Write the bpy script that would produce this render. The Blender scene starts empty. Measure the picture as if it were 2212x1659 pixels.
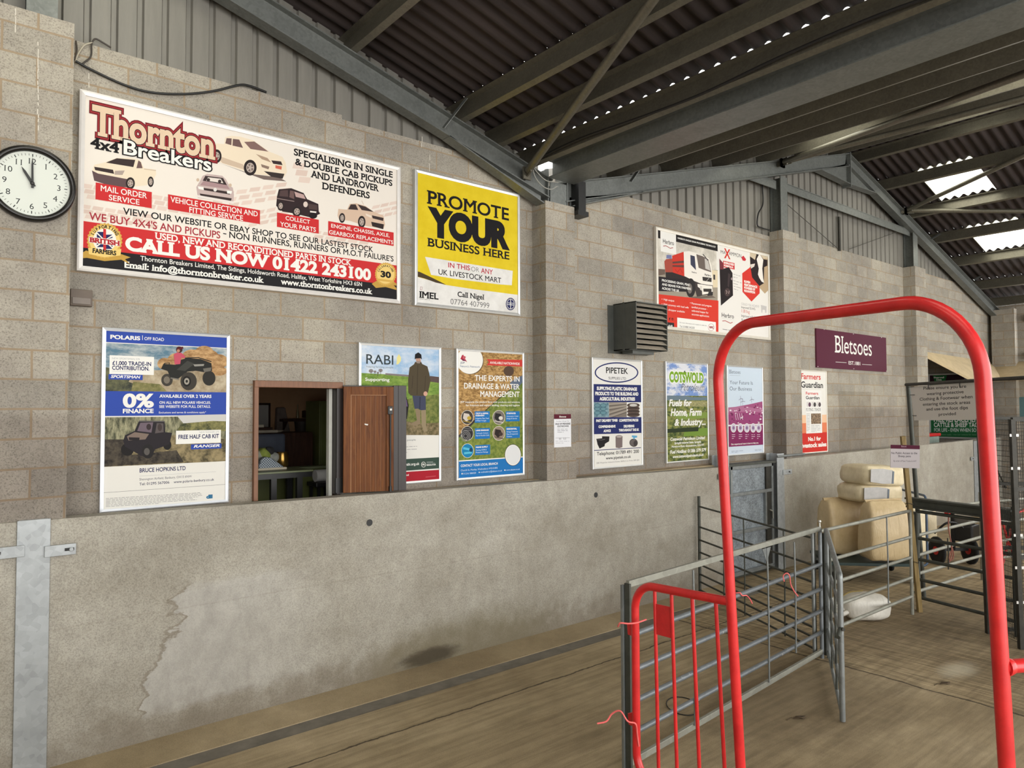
import bpy, bmesh, math, random
from mathutils import Vector, Matrix
from mathutils.geometry import tessellate_polygon

# ------------------------------------------------------------------ camera
SC = bpy.context.scene
COL = SC.collection
W, H, F = 2212.0, 1659.0, 1533.4
CR = Vector((0.77231, -0.63524, -0.00396))      # camera right
CD = Vector((0.01848, 0.02871, -0.99942))       # camera down
CF = Vector((0.63498, 0.77178, 0.03391))        # camera forward
D = 6.723                                       # distance camera - block wall (wall lies in the plane y = D)
HC = 2.73                                       # height of the camera over the pen floor
FL = -HC                                        # all heights below are written relative to the camera and lifted at the end
GX, GZ = 2.1785, 0.9057                         # origin of the block bond

cam_data = bpy.data.cameras.new('camera')
cam = bpy.data.objects.new('camera', cam_data)
COL.objects.link(cam)
cam_data.sensor_fit = 'HORIZONTAL'
cam_data.sensor_width = 36.0
cam_data.lens = F / W * 36.0
cam_data.clip_start, cam_data.clip_end = 0.05, 300
_m = Matrix((CR, -CD, -CF)).transposed().to_4x4()
_m.translation = (0, 0, HC)
cam.matrix_world = _m
SC.camera = cam

# ------------------------------------------------------------------ sky, exposure
SC.view_settings.view_transform = 'Standard'
SC.view_settings.look = 'None'
SC.view_settings.gamma = 1.0
SC.view_settings.use_curve_mapping = False
SC.view_settings.exposure = 0.60
world = bpy.data.worlds.new('overcast_sky')
SC.world = world
world.use_nodes = True
_bg = world.node_tree.nodes['Background']
_bg.inputs[0].default_value = (1.0, 0.99, 0.965, 1)
_bg.inputs[1].default_value = 3.2

def portal(loc, sx, sy, direction):
    l = bpy.data.lights.new('sky_portal', 'AREA')
    l.shape = 'RECTANGLE'; l.size, l.size_y = sx, sy
    l.cycles.is_portal = True
    o = bpy.data.objects.new('sky_portal', l); COL.objects.link(o)
    o.location = (loc[0], loc[1], loc[2] + HC)
    o.rotation_euler = Vector(direction).to_track_quat('-Z', 'Y').to_euler()
    o['kind'] = 'helper'
YF = -7.0                                       # open front of the shed
portal((6.5, YF, 0.6), 32, 6.4, (0, 1, 0))

# ------------------------------------------------------------------ photo pixel -> point in the place
def ray(x, y): return CR * ((x - W / 2) / F) + CD * ((y - H / 2) / F) + CF
def atY(x, y, yv=D): r = ray(x, y); return r * (yv / r.y)
def atZ(x, y, z=FL): r = ray(x, y); return r * (z / r.z)
def atX(x, y, xv): r = ray(x, y); return r * (xv / r.x)
def atD(x, y, d): return ray(x, y) * d
def depth(p): return Vector(p).dot(CF)
def to_px(p):
    p = Vector(p); d = p.dot(CF)
    return W / 2 + F * p.dot(CR) / d, H / 2 + F * p.dot(CD) / d

# ------------------------------------------------------------------ materials
def lin(c):
    return tuple(((v / 255) / 12.92 if v / 255 <= .04045 else ((v / 255 + .055) / 1.055) ** 2.4) for v in c) + (1.0,)
class NT:
    """small node-tree writer"""
    def __init__(s, name):
        s.m = bpy.data.materials.new(name); s.m.use_nodes = True
        s.t = s.m.node_tree; s.b = s.t.nodes['Principled BSDF']; s.out = s.t.nodes['Material Output']
        s.co = None
    def n(s, typ, **kw):
        nd = s.t.nodes.new(typ)
        for k, v in kw.items(): setattr(nd, k, v)
        return nd
    def link(s, a, b): s.t.links.new(a, b)
    def coord(s):
        if s.co is None: s.co = s.n('ShaderNodeNewGeometry').outputs['Position']
        return s.co
    def val(s, sock, v):
        if hasattr(v, 'is_linked') or hasattr(v, 'node'): s.link(v, sock)
        else: sock.default_value = v
    def math(s, op, a, b=0.0, c=0.0, clamp=False):
        nd = s.n('ShaderNodeMath', operation=op); nd.use_clamp = clamp
        for i, v in enumerate((a, b, c)): s.val(nd.inputs[i], v)
        return nd.outputs[0]
    def xyz(s, vec=None):
        nd = s.n('ShaderNodeSeparateXYZ'); s.link(vec or s.coord(), nd.inputs[0]); return nd.outputs
    def comb(s, x, y, z):
        nd = s.n('ShaderNodeCombineXYZ')
        for i, v in enumerate((x, y, z)): s.val(nd.inputs[i], v)
        return nd.outputs[0]
    def mapping(s, scale=(1, 1, 1), loc=(0, 0, 0), rot=(0, 0, 0), vec=None):
        nd = s.n('ShaderNodeMapping'); s.link(vec or s.coord(), nd.inputs[0])
        nd.inputs['Scale'].default_value = scale; nd.inputs['Location'].default_value = loc; nd.inputs['Rotation'].default_value = rot
        return nd.outputs[0]
    def noise(s, scale, detail=4, rough=.6, vec=None, dist=0.0):
        nd = s.n('ShaderNodeTexNoise'); s.link(vec or s.coord(), nd.inputs['Vector'])
        nd.inputs['Scale'].default_value = scale; nd.inputs['Detail'].default_value = detail
        nd.inputs['Roughness'].default_value = rough; nd.inputs['Distortion'].default_value = dist
        return nd.outputs['Fac']
    def ramp(s, fac, stops, interp='LINEAR'):
        nd = s.n('ShaderNodeValToRGB'); nd.color_ramp.interpolation = interp
        e = nd.color_ramp.elements
        while len(e) < len(stops): e.new(0.5)
        for el, (p, c) in zip(e, stops):
            el.position = p; el.color = c if len(c) == 4 else tuple(c) + (1,)
        s.link(fac, nd.inputs[0]); return nd.outputs[0]
    def step(s, fac, a, b):
        nd = s.n('ShaderNodeMapRange'); nd.interpolation_type = 'SMOOTHSTEP'
        s.link(fac, nd.inputs[0]); nd.inputs[1].default_value = a; nd.inputs[2].default_value = b
        return nd.outputs[0]
    def mix(s, fac, a, b, blend='MIX'):
        nd = s.n('ShaderNodeMix', data_type='RGBA', blend_type=blend)
        s.val(nd.inputs[0], fac); s.val(nd.inputs[6], a); s.val(nd.inputs[7], b)
        return nd.outputs[2]
    def bump(s, height, strength=.3, dist=.01):
        nd = s.n('ShaderNodeBump'); nd.inputs['Strength'].default_value = strength; nd.inputs['Distance'].default_value = dist
        s.link(height, nd.inputs['Height']); s.link(nd.outputs[0], s.b.inputs['Normal'])
    def color(s, v): s.val(s.b.inputs['Base Color'], v)
    def set(s, rough=.6, metal=0.0, spec=.5):
        s.val(s.b.inputs['Roughness'], rough); s.val(s.b.inputs['Metallic'], metal); s.val(s.b.inputs['Specular IOR Level'], spec)
        return s.m
_mc = {}
def mat(name, c, rough=.6, metal=0.0, var=.12, scale=12, spec=.5, bump=0.0, stretch=(1, 1, 1)):
    """plain colour worn by two scales of noise"""
    if name in _mc: return _mc[name]
    k = NT(name); a = lin(c)
    if var:
        v = k.mapping(stretch) if stretch != (1, 1, 1) else None
        n = k.noise(scale, 5, .65, v)
        lo = tuple(x * (1 - var) for x in a[:3]) + (1,); hi = tuple(min(1, x * (1 + var)) for x in a[:3]) + (1,)
        k.color(k.ramp(n, [(.3, lo), (.7, hi)]))
        if bump: k.bump(n, bump, .01)
    else: k.color(a)
    _mc[name] = k.set(rough, metal, spec); return _mc[name]
def ink(c):
    """one printed colour"""
    nm = 'ink_%d_%d_%d' % tuple(int(v) for v in c)
    if nm in _mc: return _mc[nm]
    k = NT(nm); k.color(tuple(v * .86 for v in lin(c)[:3]) + (1,))
    _mc[nm] = k.set(.55, 0, .12); return _mc[nm]
def ink_tex(name, ca, cb, scale, stretch=(1, 1, 1), detail=6, lo=.38, hi=.62, rot=(0, 0, 0)):
    """a printed photographic texture: grass, hay, cloud ..."""
    if name in _mc: return _mc[name]
    k = NT(name); n = k.noise(scale, detail, .7, k.mapping(stretch, rot=rot))
    f = lambda c: tuple(v * .86 for v in lin(c)[:3]) + (1,)
    k.color(k.ramp(n, [(lo, f(ca)), (hi, f(cb))])); _mc[name] = k.set(.55, 0, .12); return _mc[name]

def galv(name, c, rough=.42, metal=.55, scale=22, spots=False, con=1.0):
    """hot-dip galvanised steel with spangle"""
    if name in _mc: return _mc[name]
    k = NT(name); a = lin(c)
    vo = k.n('ShaderNodeTexVoronoi'); k.link(k.coord(), vo.inputs['Vector']); vo.inputs['Scale'].default_value = scale
    sp = k.xyz(vo.outputs['Color'])[0]
    n = k.noise(5, 5, .6)
    f = k.math('ADD', k.math('MULTIPLY', sp, .3), k.math('MULTIPLY', n, .75))
    gc = k.ramp(f, [(.25, tuple(v * (1 - .22 * con) for v in a[:3])), (.8, tuple(min(1, v * (1 + .15 * con)) for v in a[:3]))])
    if spots: gc = k.mix(k.step(k.noise(16, 4, .65), .66, .70), gc, lin((206, 204, 196)))
    k.color(gc)
    k.b.inputs['Roughness'].default_value = rough
    _mc[name] = k.set(rough, metal, .5); return _mc[name]

def block_material(name, axis='x', ox=0.0, tint=(1, 1, 1)):
    """440 x 215 dense aggregate blocks with tan mortar; axis = the horizontal direction of the face"""
    k = NT(name); x, y, z = k.xyz()
    h = x if axis == 'x' else y
    vec = k.comb(k.math('SUBTRACT', h, GX - .225 + ox), k.math('SUBTRACT', z, GZ + HC), 0.0)
    wob = k.noise(2.2, 2, .5)
    vec2 = k.n('ShaderNodeVectorMath', operation='ADD'); k.link(vec, vec2.inputs[0])
    k.link(k.comb(k.math('MULTIPLY', k.math('SUBTRACT', wob, .5), .012), k.math('MULTIPLY', k.math('SUBTRACT', wob, .5), .012), 0.0), vec2.inputs[1])
    br = k.n('ShaderNodeTexBrick'); k.link(vec2.outputs[0], br.inputs['Vector'])
    br.offset = .5; br.offset_frequency = 2; br.squash = 1.0
    br.inputs['Scale'].default_value = 1.0; br.inputs['Mortar Size'].default_value = .0085
    br.inputs['Mortar Smooth'].default_value = .15; br.inputs['Bias'].default_value = 0.0
    br.inputs['Brick Width'].default_value = .45; br.inputs['Row Height'].default_value = .225
    br.inputs['Color1'].default_value = lin((148, 143, 134)); br.inputs['Color2'].default_value = lin((166, 160, 149))
    br.inputs['Mortar'].default_value = lin((152, 136, 115))
    fine = k.noise(95, 3, .75); blot = k.noise(1.1, 4, .6); mid = k.noise(9, 3, .6)
    speck = k.mix(k.math('MULTIPLY', k.math('SUBTRACT', 1.0, br.outputs['Fac']), .85), (1, 1, 1, 1), k.ramp(fine, [(.34, (.48, .47, .46)), (.46, (.95, .95, .95)), (.62, (1.12, 1.12, 1.11))]))
    c = k.mix(1.0, br.outputs['Color'], speck, 'MULTIPLY')
    c = k.mix(.8, c, k.ramp(blot, [(.34, (.80, .78, .78)), (.52, (1.0, .99, .97)), (.66, (1.10, 1.09, 1.04))]), 'MULTIPLY')
    c = k.mix(.5, c, k.ramp(mid, [(.35, (.86, .85, .84)), (.65, (1.08, 1.08, 1.08))]), 'MULTIPLY')
    damp = k.step(z, HC + .02, HC - .10)
    damp = k.math('MULTIPLY', damp, .8)
    c = k.mix(damp, c, k.mix(1.0, c, (.74, .71, .71, 1), 'MULTIPLY'))
    if axis == 'x':
        # blocked-up opening in the third bay, laid in darker blocks
        p0, p1 = atY(1811, 845), atY(1884, 958)
        ins = k.math('MULTIPLY', k.math('MULTIPLY', k.math('GREATER_THAN', x, p0.x), k.math('LESS_THAN', x, p1.x)), k.math('LESS_THAN', z, p0.z + HC))
        c = k.mix(k.math('MULTIPLY', ins, .55), c, k.mix(1.0, c, (.66, .63, .58, 1), 'MULTIPLY'))
    k.color(c)
    hgt = k.math('ADD', k.math('MULTIPLY', k.math('SUBTRACT', 1.0, br.outputs['Fac']), .8), k.math('MULTIPLY', fine, .5))
    k.bump(hgt, .55, .008)
    return k.set(.92, 0, .2)

# ------------------------------------------------------------------ mesh builder
class MB:
    def __init__(s): s.v = []; s.f = []; s.mi = []; s.sm = []; s.mats = []
    def midx(s, m):
        if m is None: return 0
        if m not in s.mats: s.mats.append(m)
        return s.mats.index(m)
    def add(s, vs, fs, m=None, smooth=False):
        o = len(s.v); i = s.midx(m)
        s.v += [tuple(v) for v in vs]
        for f in fs: s.f.append([o + q for q in f]); s.mi.append(i); s.sm.append(smooth)
        return s
    def box(s, a, b, m=None):
        x0, y0, z0 = (min(a[i], b[i]) for i in range(3)); x1, y1, z1 = (max(a[i], b[i]) for i in range(3))
        vs = [(x0, y0, z0), (x1, y0, z0), (x1, y1, z0), (x0, y1, z0), (x0, y0, z1), (x1, y0, z1), (x1, y1, z1), (x0, y1, z1)]
        return s.add(vs, [(0, 3, 2, 1), (4, 5, 6, 7), (0, 1, 5, 4), (1, 2, 6, 5), (2, 3, 7, 6), (3, 0, 4, 7)], m)
    def bar(s, p, q, w, t, up=(0, 0, 1), m=None):
        """rectangular bar from p to q; w across, t along up"""
        p, q = Vector(p), Vector(q); d = (q - p).normalized(); up = Vector(up)
        sd = d.cross(up).normalized(); up = sd.cross(d).normalized()
        vs = []
        for c in (p, q):
            for a, b in ((-1, -1), (1, -1), (1, 1), (-1, 1)): vs.append(c + sd * (a * w / 2) + up * (b * t / 2))
        return s.add(vs, [(0, 1, 2, 3), (7, 6, 5, 4), (0, 4, 5, 1), (1, 5, 6, 2), (2, 6, 7, 3), (3, 7, 4, 0)], m)
    def tube(s, pts, r, n=10, m=None, caps=True, closed=False):
        pts = [Vector(p) for p in pts]; rings = []; N = len(pts)
        rr = r if isinstance(r, (list, tuple)) else [r] * N
        nv = None; prev = None
        for i, p in enumerate(pts):
            if closed: t = pts[(i + 1) % N] - pts[i - 1]
            else: t = pts[min(i + 1, N - 1)] - pts[max(i - 1, 0)]
            t = t.normalized() if t.length > 1e-9 else (prev or Vector((0, 0, 1)))
            if nv is None:
                a = Vector((0, 0, 1)) if abs(t.z) < .9 else Vector((1, 0, 0))
                nv = t.cross(a).normalized()
            else:
                nv = nv - t * nv.dot(t); nv = nv.normalized() if nv.length > 1e-9 else t.orthogonal().normalized()
            b = t.cross(nv); prev = t
            rings.append([p + (nv * math.cos(2 * math.pi * k / n) + b * math.sin(2 * math.pi * k / n)) * rr[i] for k in range(n)])
        vs = [v for rg in rings for v in rg]; fs = []
        for i in range(N if closed else N - 1):
            for k in range(n):
                j = (i + 1) % N
                fs.append((i * n + k, i * n + (k + 1) % n, j * n + (k + 1) % n, j * n + k))
        s.add(vs, fs, m, True)
        if caps and not closed:
            s.add(rings[0], [tuple(range(n - 1, -1, -1))], m); s.add(rings[-1], [tuple(range(n))], m)
        return s
    def lathe(s, c, axis, prof, n=24, m=None):
        """prof: (radius, height along axis)"""
        c, ax = Vector(c), Vector(axis).normalized(); u = ax.orthogonal().normalized(); w = ax.cross(u)
        vs = []; fs = []
        for r, h in prof:
            for k in range(n):
                a = 2 * math.pi * k / n; vs.append(c + ax * h + (u * math.cos(a) + w * math.sin(a)) * r)
        for i in range(len(prof) - 1):
            for k in range(n): fs.append((i * n + k, i * n + (k + 1) % n, (i + 1) * n + (k + 1) % n, (i + 1) * n + k))
        s.add(vs, fs, m, True)
        s.add(vs[:n], [tuple(range(n - 1, -1, -1))], m); s.add(vs[-n:], [tuple(range(n))], m)
        return s
    def prism(s, poly, ex, m=None):
        """extrude a planar 3-D polygon along vector ex"""
        poly = [Vector(p) for p in poly]; ex = Vector(ex); n = len(poly)
        tri = tessellate_polygon([poly])
        vs = poly + [p + ex for p in poly]
        fs = [tuple(t) for t in tri] + [tuple(n + q for q in reversed(t)) for t in tri]
        fs += [(i, (i + 1) % n, n + (i + 1) % n, n + i) for i in range(n)]
        return s.add(vs, fs, m)
    def build(s, name, material=None, parent=None, origin=None, bevel=0.0):
        me = bpy.data.meshes.new(name)
        o = bpy.data.objects.new(name, me); COL.objects.link(o)
        off = Vector((0, 0, 0))
        if parent is not None:
            o.parent = parent; root = parent; off = Vector(parent['_w'])
            o['_w'] = tuple(off)
        elif origin is not None:
            off = Vector(origin); o.location = off; o['_w'] = tuple(off)
        else: o['_w'] = (0.0, 0.0, 0.0)
        me.from_pydata([tuple(Vector(v) - off) for v in s.v], [], s.f)
        ms = [x for x in s.mats]
        if not ms: ms = [material]
        for x in ms: me.materials.append(x if x is not None else material)
        me.polygons.foreach_set('material_index', s.mi if s.mats else [0] * len(s.f))
        me.polygons.foreach_set('use_smooth', s.sm)
        me.update()
        bm = bmesh.new(); bm.from_mesh(me); bmesh.ops.recalc_face_normals(bm, faces=bm.faces); bm.to_mesh(me); bm.free()
        if bevel:
            md = o.modifiers.new('bevel', 'BEVEL'); md.width = bevel; md.segments = 2; md.limit_method = 'ANGLE'; md.angle_limit = .7
        return o
def tag(o, label=None, cat=None, group=None, kind=None):
    if label: o['label'] = label
    if cat: o['category'] = cat
    if group: o['group'] = group
    if kind: o['kind'] = kind
    return o
def thing(name, loc, label, cat, group=None):
    o = bpy.data.objects.new(name, None); COL.objects.link(o)
    o.empty_display_size = .1; o.location = Vector(loc); o['_w'] = tuple(loc)
    return tag(o, label, cat, group)
def struct(name, mb, m, parent=None, bevel=0.0):
    return tag(mb.build(name, m, parent, bevel=bevel), kind='structure' if parent is None else None)
def arc_path(pts, r, n=7):
    """polyline with its inner corners rounded to radius r"""
    pts = [Vector(p) for p in pts]; out = [pts[0]]
    for i in range(1, len(pts) - 1):
        a, b, c = pts[i - 1], pts[i], pts[i + 1]
        u = (a - b).normalized(); w = (c - b).normalized(); ang = u.angle(w)
        t = min(r / math.tan(ang / 2), (a - b).length * .49, (c - b).length * .49)
        p, q = b + u * t, b + w * t
        ctr = b + (u + w).normalized() * (t / math.cos(ang / 2)); rad = (p - ctr).length
        for k in range(n + 1):
            f = k / n; d = ((p - ctr) * (1 - f) + (q - ctr) * f).normalized(); out.append(ctr + d * rad)
    return out + [pts[-1]]
def curve_pts(ctrl, n=8):
    """Catmull-Rom through ctrl"""
    c = [Vector(p) for p in ctrl]; c = [c[0] * 2 - c[1]] + c + [c[-1] * 2 - c[-2]]; out = []
    for i in range(1, len(c) - 2):
        for k in range(n):
            t = k / n; p0, p1, p2, p3 = c[i - 1:i + 3]
            out.append(.5 * ((2 * p1) + (p2 - p0) * t + (2 * p0 - 5 * p1 + 4 * p2 - p3) * t * t + (3 * p1 - p0 - 3 * p2 + p3) * t ** 3))
    return out + [c[-2]]

# ------------------------------------------------------------------ lettering and flat artwork
_gc = {}
def glyphs(text, bold=0.0, shear=0.0):
    """(x, y, lift) vertices, faces and outline edges of a line of type; a positive bold adds a sloping band round every letter"""
    key = (text, bold, shear)
    if key in _gc: return _gc[key]
    cu = bpy.data.curves.new('lettering', 'FONT'); cu.body = text; cu.size = 1.0; cu.shear = shear
    cu.resolution_u = 5; cu.fill_mode = 'FRONT'
    if bold > 0: cu.bevel_depth = bold; cu.bevel_resolution = 0
    else: cu.offset = bold
    o = bpy.data.objects.new('lettering', cu); COL.objects.link(o)
    dg = bpy.context.evaluated_depsgraph_get(); me = bpy.data.meshes.new_from_object(o.evaluated_get(dg))
    k = 1.0 / bold if bold > 0 else 0.0
    fs = [tuple(p.vertices) for p in me.polygons if all(me.vertices[v].co.z > -1e-5 for v in p.vertices)]
    used = sorted({v for f in fs for v in f}); idx = {v: i for i, v in enumerate(used)}
    vs = [(me.vertices[v].co.x, me.vertices[v].co.y, me.vertices[v].co.z * k) for v in used]; fs = [tuple(idx[v] for v in f) for f in fs]
    bd = {}
    for p in me.polygons:
        for e in p.edge_keys: bd[e] = bd.get(e, 0) + 1
    be = [(idx[e[0]], idx[e[1]]) for e, c in bd.items() if c == 1 and e[0] in idx and e[1] in idx] if bold <= 0 else []
    bpy.data.objects.remove(o); bpy.data.curves.remove(cu); bpy.data.meshes.remove(me)
    _gc[key] = (vs, fs, be); return _gc[key]
CAP = .0
def cap_height():
    global CAP
    if not CAP:
        vs, _, _ = glyphs('H'); CAP = max(v[1] for v in vs)
    return CAP
def serifs(vs, be, bold, t=.055, ext=.06, wide=.34):
    """slab serifs added at the feet and heads of the stems"""
    out_v, out_f = [], []
    ys = [v[1] for v in vs]; levels = {}
    segs = []
    for a, b in be:
        if abs(vs[a][1] - vs[b][1]) < .004 and abs(vs[a][0] - vs[b][0]) > .03: segs.append((min(vs[a][0], vs[b][0]), max(vs[a][0], vs[b][0]), vs[a][1]))
    cap = cap_height(); xh = cap * .752; asc = cap * 1.04
    for x0, x1, y in segs:
        if x1 - x0 > wide: continue
        if abs(y) < .012: s = 1
        elif abs(y - cap) < .012 or abs(y - xh) < .02 or abs(y - asc) < .03: s = -1
        else: continue
        o = len(out_v); ya, yb = (y - s * bold, y + s * t)
        e = ext + bold
        out_v += [(x0 - e, ya), (x1 + e, ya), (x1 + e, yb), (x0 - e, yb)]; out_f.append((o, o + 1, o + 2, o + 3))
    return out_v, out_f
class Art:
    """flat printed artwork lying on a plane; pixel positions are read off the photo and projected onto that plane"""
    def __init__(s, pt, u=(1, 0, 0), v=(0, 0, 1), step=.00022):
        s.o = Vector(pt); s.u = Vector(u).normalized(); s.v = Vector(v); s.v = (s.v - s.u * s.v.dot(s.u)).normalized()
        s.nn = s.u.cross(s.v); s.step = step; s.mb = MB(); s.boxes = []; s.group = None
    def P(s, a, b, h=0.0): return s.o + s.u * a + s.v * b + s.nn * h
    def px(s, x, y):
        r = ray(x, y); t = s.o.dot(s.nn) / r.dot(s.nn); q = r * t - s.o; return q.dot(s.u), q.dot(s.v)
    def right(s, a0, b0, xr, y0):
        y = y0
        for _ in range(3):
            a1 = s.px(xr, y)[0]; y = to_px(s.P(a1, b0))[1]
        return a1
    def raw(s, ab, fs, c, level=None, hs=None):
        m = c if not isinstance(c, tuple) else ink(c)
        bx = (min(p[0] for p in ab), max(p[0] for p in ab), min(p[1] for p in ab), max(p[1] for p in ab))
        if level is None:
            level = 1 + max((L for b, L in s.boxes if b[0] < bx[1] and b[1] > bx[0] and b[2] < bx[3] and b[3] > bx[2]), default=0)
        s.boxes.append((bx, level)); s.last = level
        s.mb.add([s.P(p[0], p[1], (level + (.45 * hs[i] if hs else 0)) * s.step) for i, p in enumerate(ab)], fs, m)
    def polyab(s, ab, c):
        tri = tessellate_polygon([[Vector((a, b, 0)) for a, b in ab]]); s.raw(ab, [tuple(t) for t in tri], c)
    def poly(s, pts, c): s.polyab([s.px(x, y) for x, y in pts], c)
    def rect(s, xl, yt, yb, xr, c):
        a0, b1 = s.px(xl, yt); a0b, b0 = s.px(xl, yb); a1 = s.right(a0, b0, xr, yb)
        s.polyab([(a0, b0), (a1, b0), (a1, b1), (a0, b1)], c)
    def ell(s, cx, cy, rx, ry, c, n=28):
        s.poly([(cx + rx * math.cos(2 * math.pi * k / n), cy + ry * math.sin(2 * math.pi * k / n)) for k in range(n)], c)
    def ring(s, cx, cy, rx, ry, w, c, n=36):
        o = [s.px(cx + rx * math.cos(2 * math.pi * k / n), cy + ry * math.sin(2 * math.pi * k / n)) for k in range(n)]
        i = [s.px(cx + (rx - w) * math.cos(2 * math.pi * k / n), cy + (ry - w) * math.sin(2 * math.pi * k / n)) for k in range(n)]
        s.raw(o + i, [(k, (k + 1) % n, n + (k + 1) % n, n + k) for k in range(n)], c)
    def seal(s, cx, cy, rx, ry, c, teeth=30):
        s.poly([(cx + rx * (1 if k % 2 else .93) * math.cos(math.pi * k / teeth), cy + ry * (1 if k % 2 else .93) * math.sin(math.pi * k / teeth)) for k in range(2 * teeth)], c)
    def line(s, pts, w, c):
        ab = [Vector(s.px(x, y)) for x, y in pts]; q = s.px(pts[0][0], pts[0][1] + w); hw = (Vector(q) - ab[0]).length / 2
        L, R_ = [], []
        for i, p in enumerate(ab):
            t = (ab[min(i + 1, len(ab) - 1)] - ab[max(i - 1, 0)]).normalized(); nrm = Vector((-t.y, t.x)) * hw
            L.append(tuple(p + nrm)); R_.append(tuple(p - nrm))
        n = len(ab); s.raw(L + R_, [(i, i + 1, n + i + 1, n + i) for i in range(n - 1)], c)
    def text(s, t, xl, yt, yb, xr, c, bold=0.0, serif=False, shear=0.0, outline=None, lower=False, rise=None):
        """text whose capitals span yt..yb at its left end xl and whose last letter ends at pixel column xr"""
        a0, b1 = s.px(xl, yt); _, b0 = s.px(xl, yb); cap = cap_height()
        if rise is None:
            a1 = s.right(a0, b0, xr, yb); e1, e2 = Vector((a1 - a0, 0)), Vector((0, b1 - b0))
        else:
            q = s.px(xr, yb + rise); e1 = Vector((q[0] - a0, q[1] - b0)); e2 = Vector((-e1.y, e1.x)).normalized() * (b1 - b0)
        vs, fs, be = glyphs(t, bold, shear)
        if not vs: return
        x0 = min(v[0] for v in vs); x1 = max(v[0] for v in vs)
        hgt = cap * (.752 if lower else 1.0)
        jobs = []
        for ob, oc in (outline or []):
            ov, of, _ = glyphs(t, bold + ob, shear); jobs.append((ov, of, oc, bold + ob))
        jobs.append((vs, fs, c, bold)); pv, _, pe = glyphs(t, 0.0, shear)
        for V_, F_, cc, bb in jobs:
            def tr(v): 
                q = Vector((a0, b0)) + e1 * ((v[0] - x0) / (x1 - x0)) + e2 * (v[1] / hgt); return (q.x, q.y)
            s.raw([tr(v) for v in V_], F_, cc, None, [v[2] for v in V_])
            if serif:
                sv, sf = serifs(pv, pe, max(bb, 0))
                if sf:
                    s.raw([tr(v) for v in sv], sf, cc, s.last + .7)
    def arc_text(s, t, cx, cy, rx, ry, a0, a1, hpx, c, bold=.02):
        """letters set around an ellipse from angle a0 to a1 (degrees, clockwise from the left)"""
        n = len(t); cap = cap_height()
        for i, ch in enumerate(t):
            if ch == ' ': continue
            an = math.radians(a0 + (a1 - a0) * (i + .5) / n); dx, dy = -math.cos(an), -math.sin(an)
            p = Vector(s.px(cx + dx * rx, cy + dy * ry)); q = Vector(s.px(cx + dx * (rx + hpx), cy + dy * (ry + hpx)))
            up = q - p; side = Vector((up.y, -up.x)); vs, fs, _ = glyphs(ch, bold)
            xm = (min(v[0] for v in vs) + max(v[0] for v in vs)) / 2
            s.raw([tuple(p + side * ((v[0] - xm) / cap * .9) + up * (v[1] / cap)) for v in vs], fs, c, None, [v[2] for v in vs])
    def greek(s, xl, yt, xr, n, dy, w, c, slope=0.0):
        """rows of print too small to read"""
        rnd = random.Random(int(xl * 7 + yt))
        for i in range(n):
            y = yt + i * dy; x = xl; e = xr - (rnd.random() * .12 * (xr - xl) if i < n - 1 else .45 * (xr - xl))
            while x < e:
                L = min(e - x, 3 + rnd.random() * 9); s.line([(x, y + slope * (x - xl)), (x + L, y + slope * (x + L - xl))], w, c); x += L + 1.6
    def build(s, name, parent): return s.mb.build(name, None, parent)

def corners(art, tl, bl, tr, br):
    """true rectangle nearest to four read-off corners"""
    A = [art.px(*q) for q in (tl, bl, tr, br)]
    x0 = (A[0][0] + A[1][0]) / 2; x1 = (A[2][0] + A[3][0]) / 2; z1 = (A[0][1] + A[2][1]) / 2; z0 = (A[1][1] + A[3][1]) / 2
    return x0, x1, z0, z1
def frame_mesh(art, x0, x1, z0, z1, w, d, back):
    """mitred picture frame; d in front of the art plane, back behind it"""
    mb = MB(); o = [(x0, z0), (x1, z0), (x1, z1), (x0, z1)]; i = [(x0 + w, z0 + w), (x1 - w, z0 + w), (x1 - w, z1 - w), (x0 + w, z1 - w)]
    m_ = [(x0 + w * .35, z0 + w * .35), (x1 - w * .35, z0 + w * .35), (x1 - w * .35, z1 - w * .35), (x0 + w * .35, z1 - w * .35)]
    for k in range(4):
        j = (k + 1) % 4
        sec = [(o, -back), (o, d * .7), (m_, d), (i, d * .6), (i, -back)]
        vs = [art.P(r[k][0], r[k][1], h) for r, h in sec] + [art.P(r[j][0], r[j][1], h) for r, h in sec]
        mb.add(vs, [(q, q + 1, 5 + q + 1, 5 + q) for q in range(4)])
    return mb
def poster(name, label, cat, tl, bl, tr, br, fw=.028, fd=.012, off=.03, frame_mat=None, paper=(232, 229, 222), group=None, yv=None):
    """framed sheet on the block wall: returns thing, art, inner rectangle"""
    art = Art((0, (D if yv is None else yv) - off, 0)); x0, x1, z0, z1 = corners(art, tl, bl, tr, br)
    o = thing(name, ((x0 + x1) / 2, art.o.y, z0), label, cat, group)
    if fw: frame_mesh(art, x0, x1, z0, z1, fw, fd, off - .002).build('frame', frame_mat or mat('alu_frame', (205, 205, 203), .35, .5, .05), o)
    i = (x0 + fw * .9, x1 - fw * .9, z0 + fw * .9, z1 - fw * .9)
    art.polyab([(i[0], i[2]), (i[1], i[2]), (i[1], i[3]), (i[0], i[3])], paper)
    return o, art, i
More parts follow.
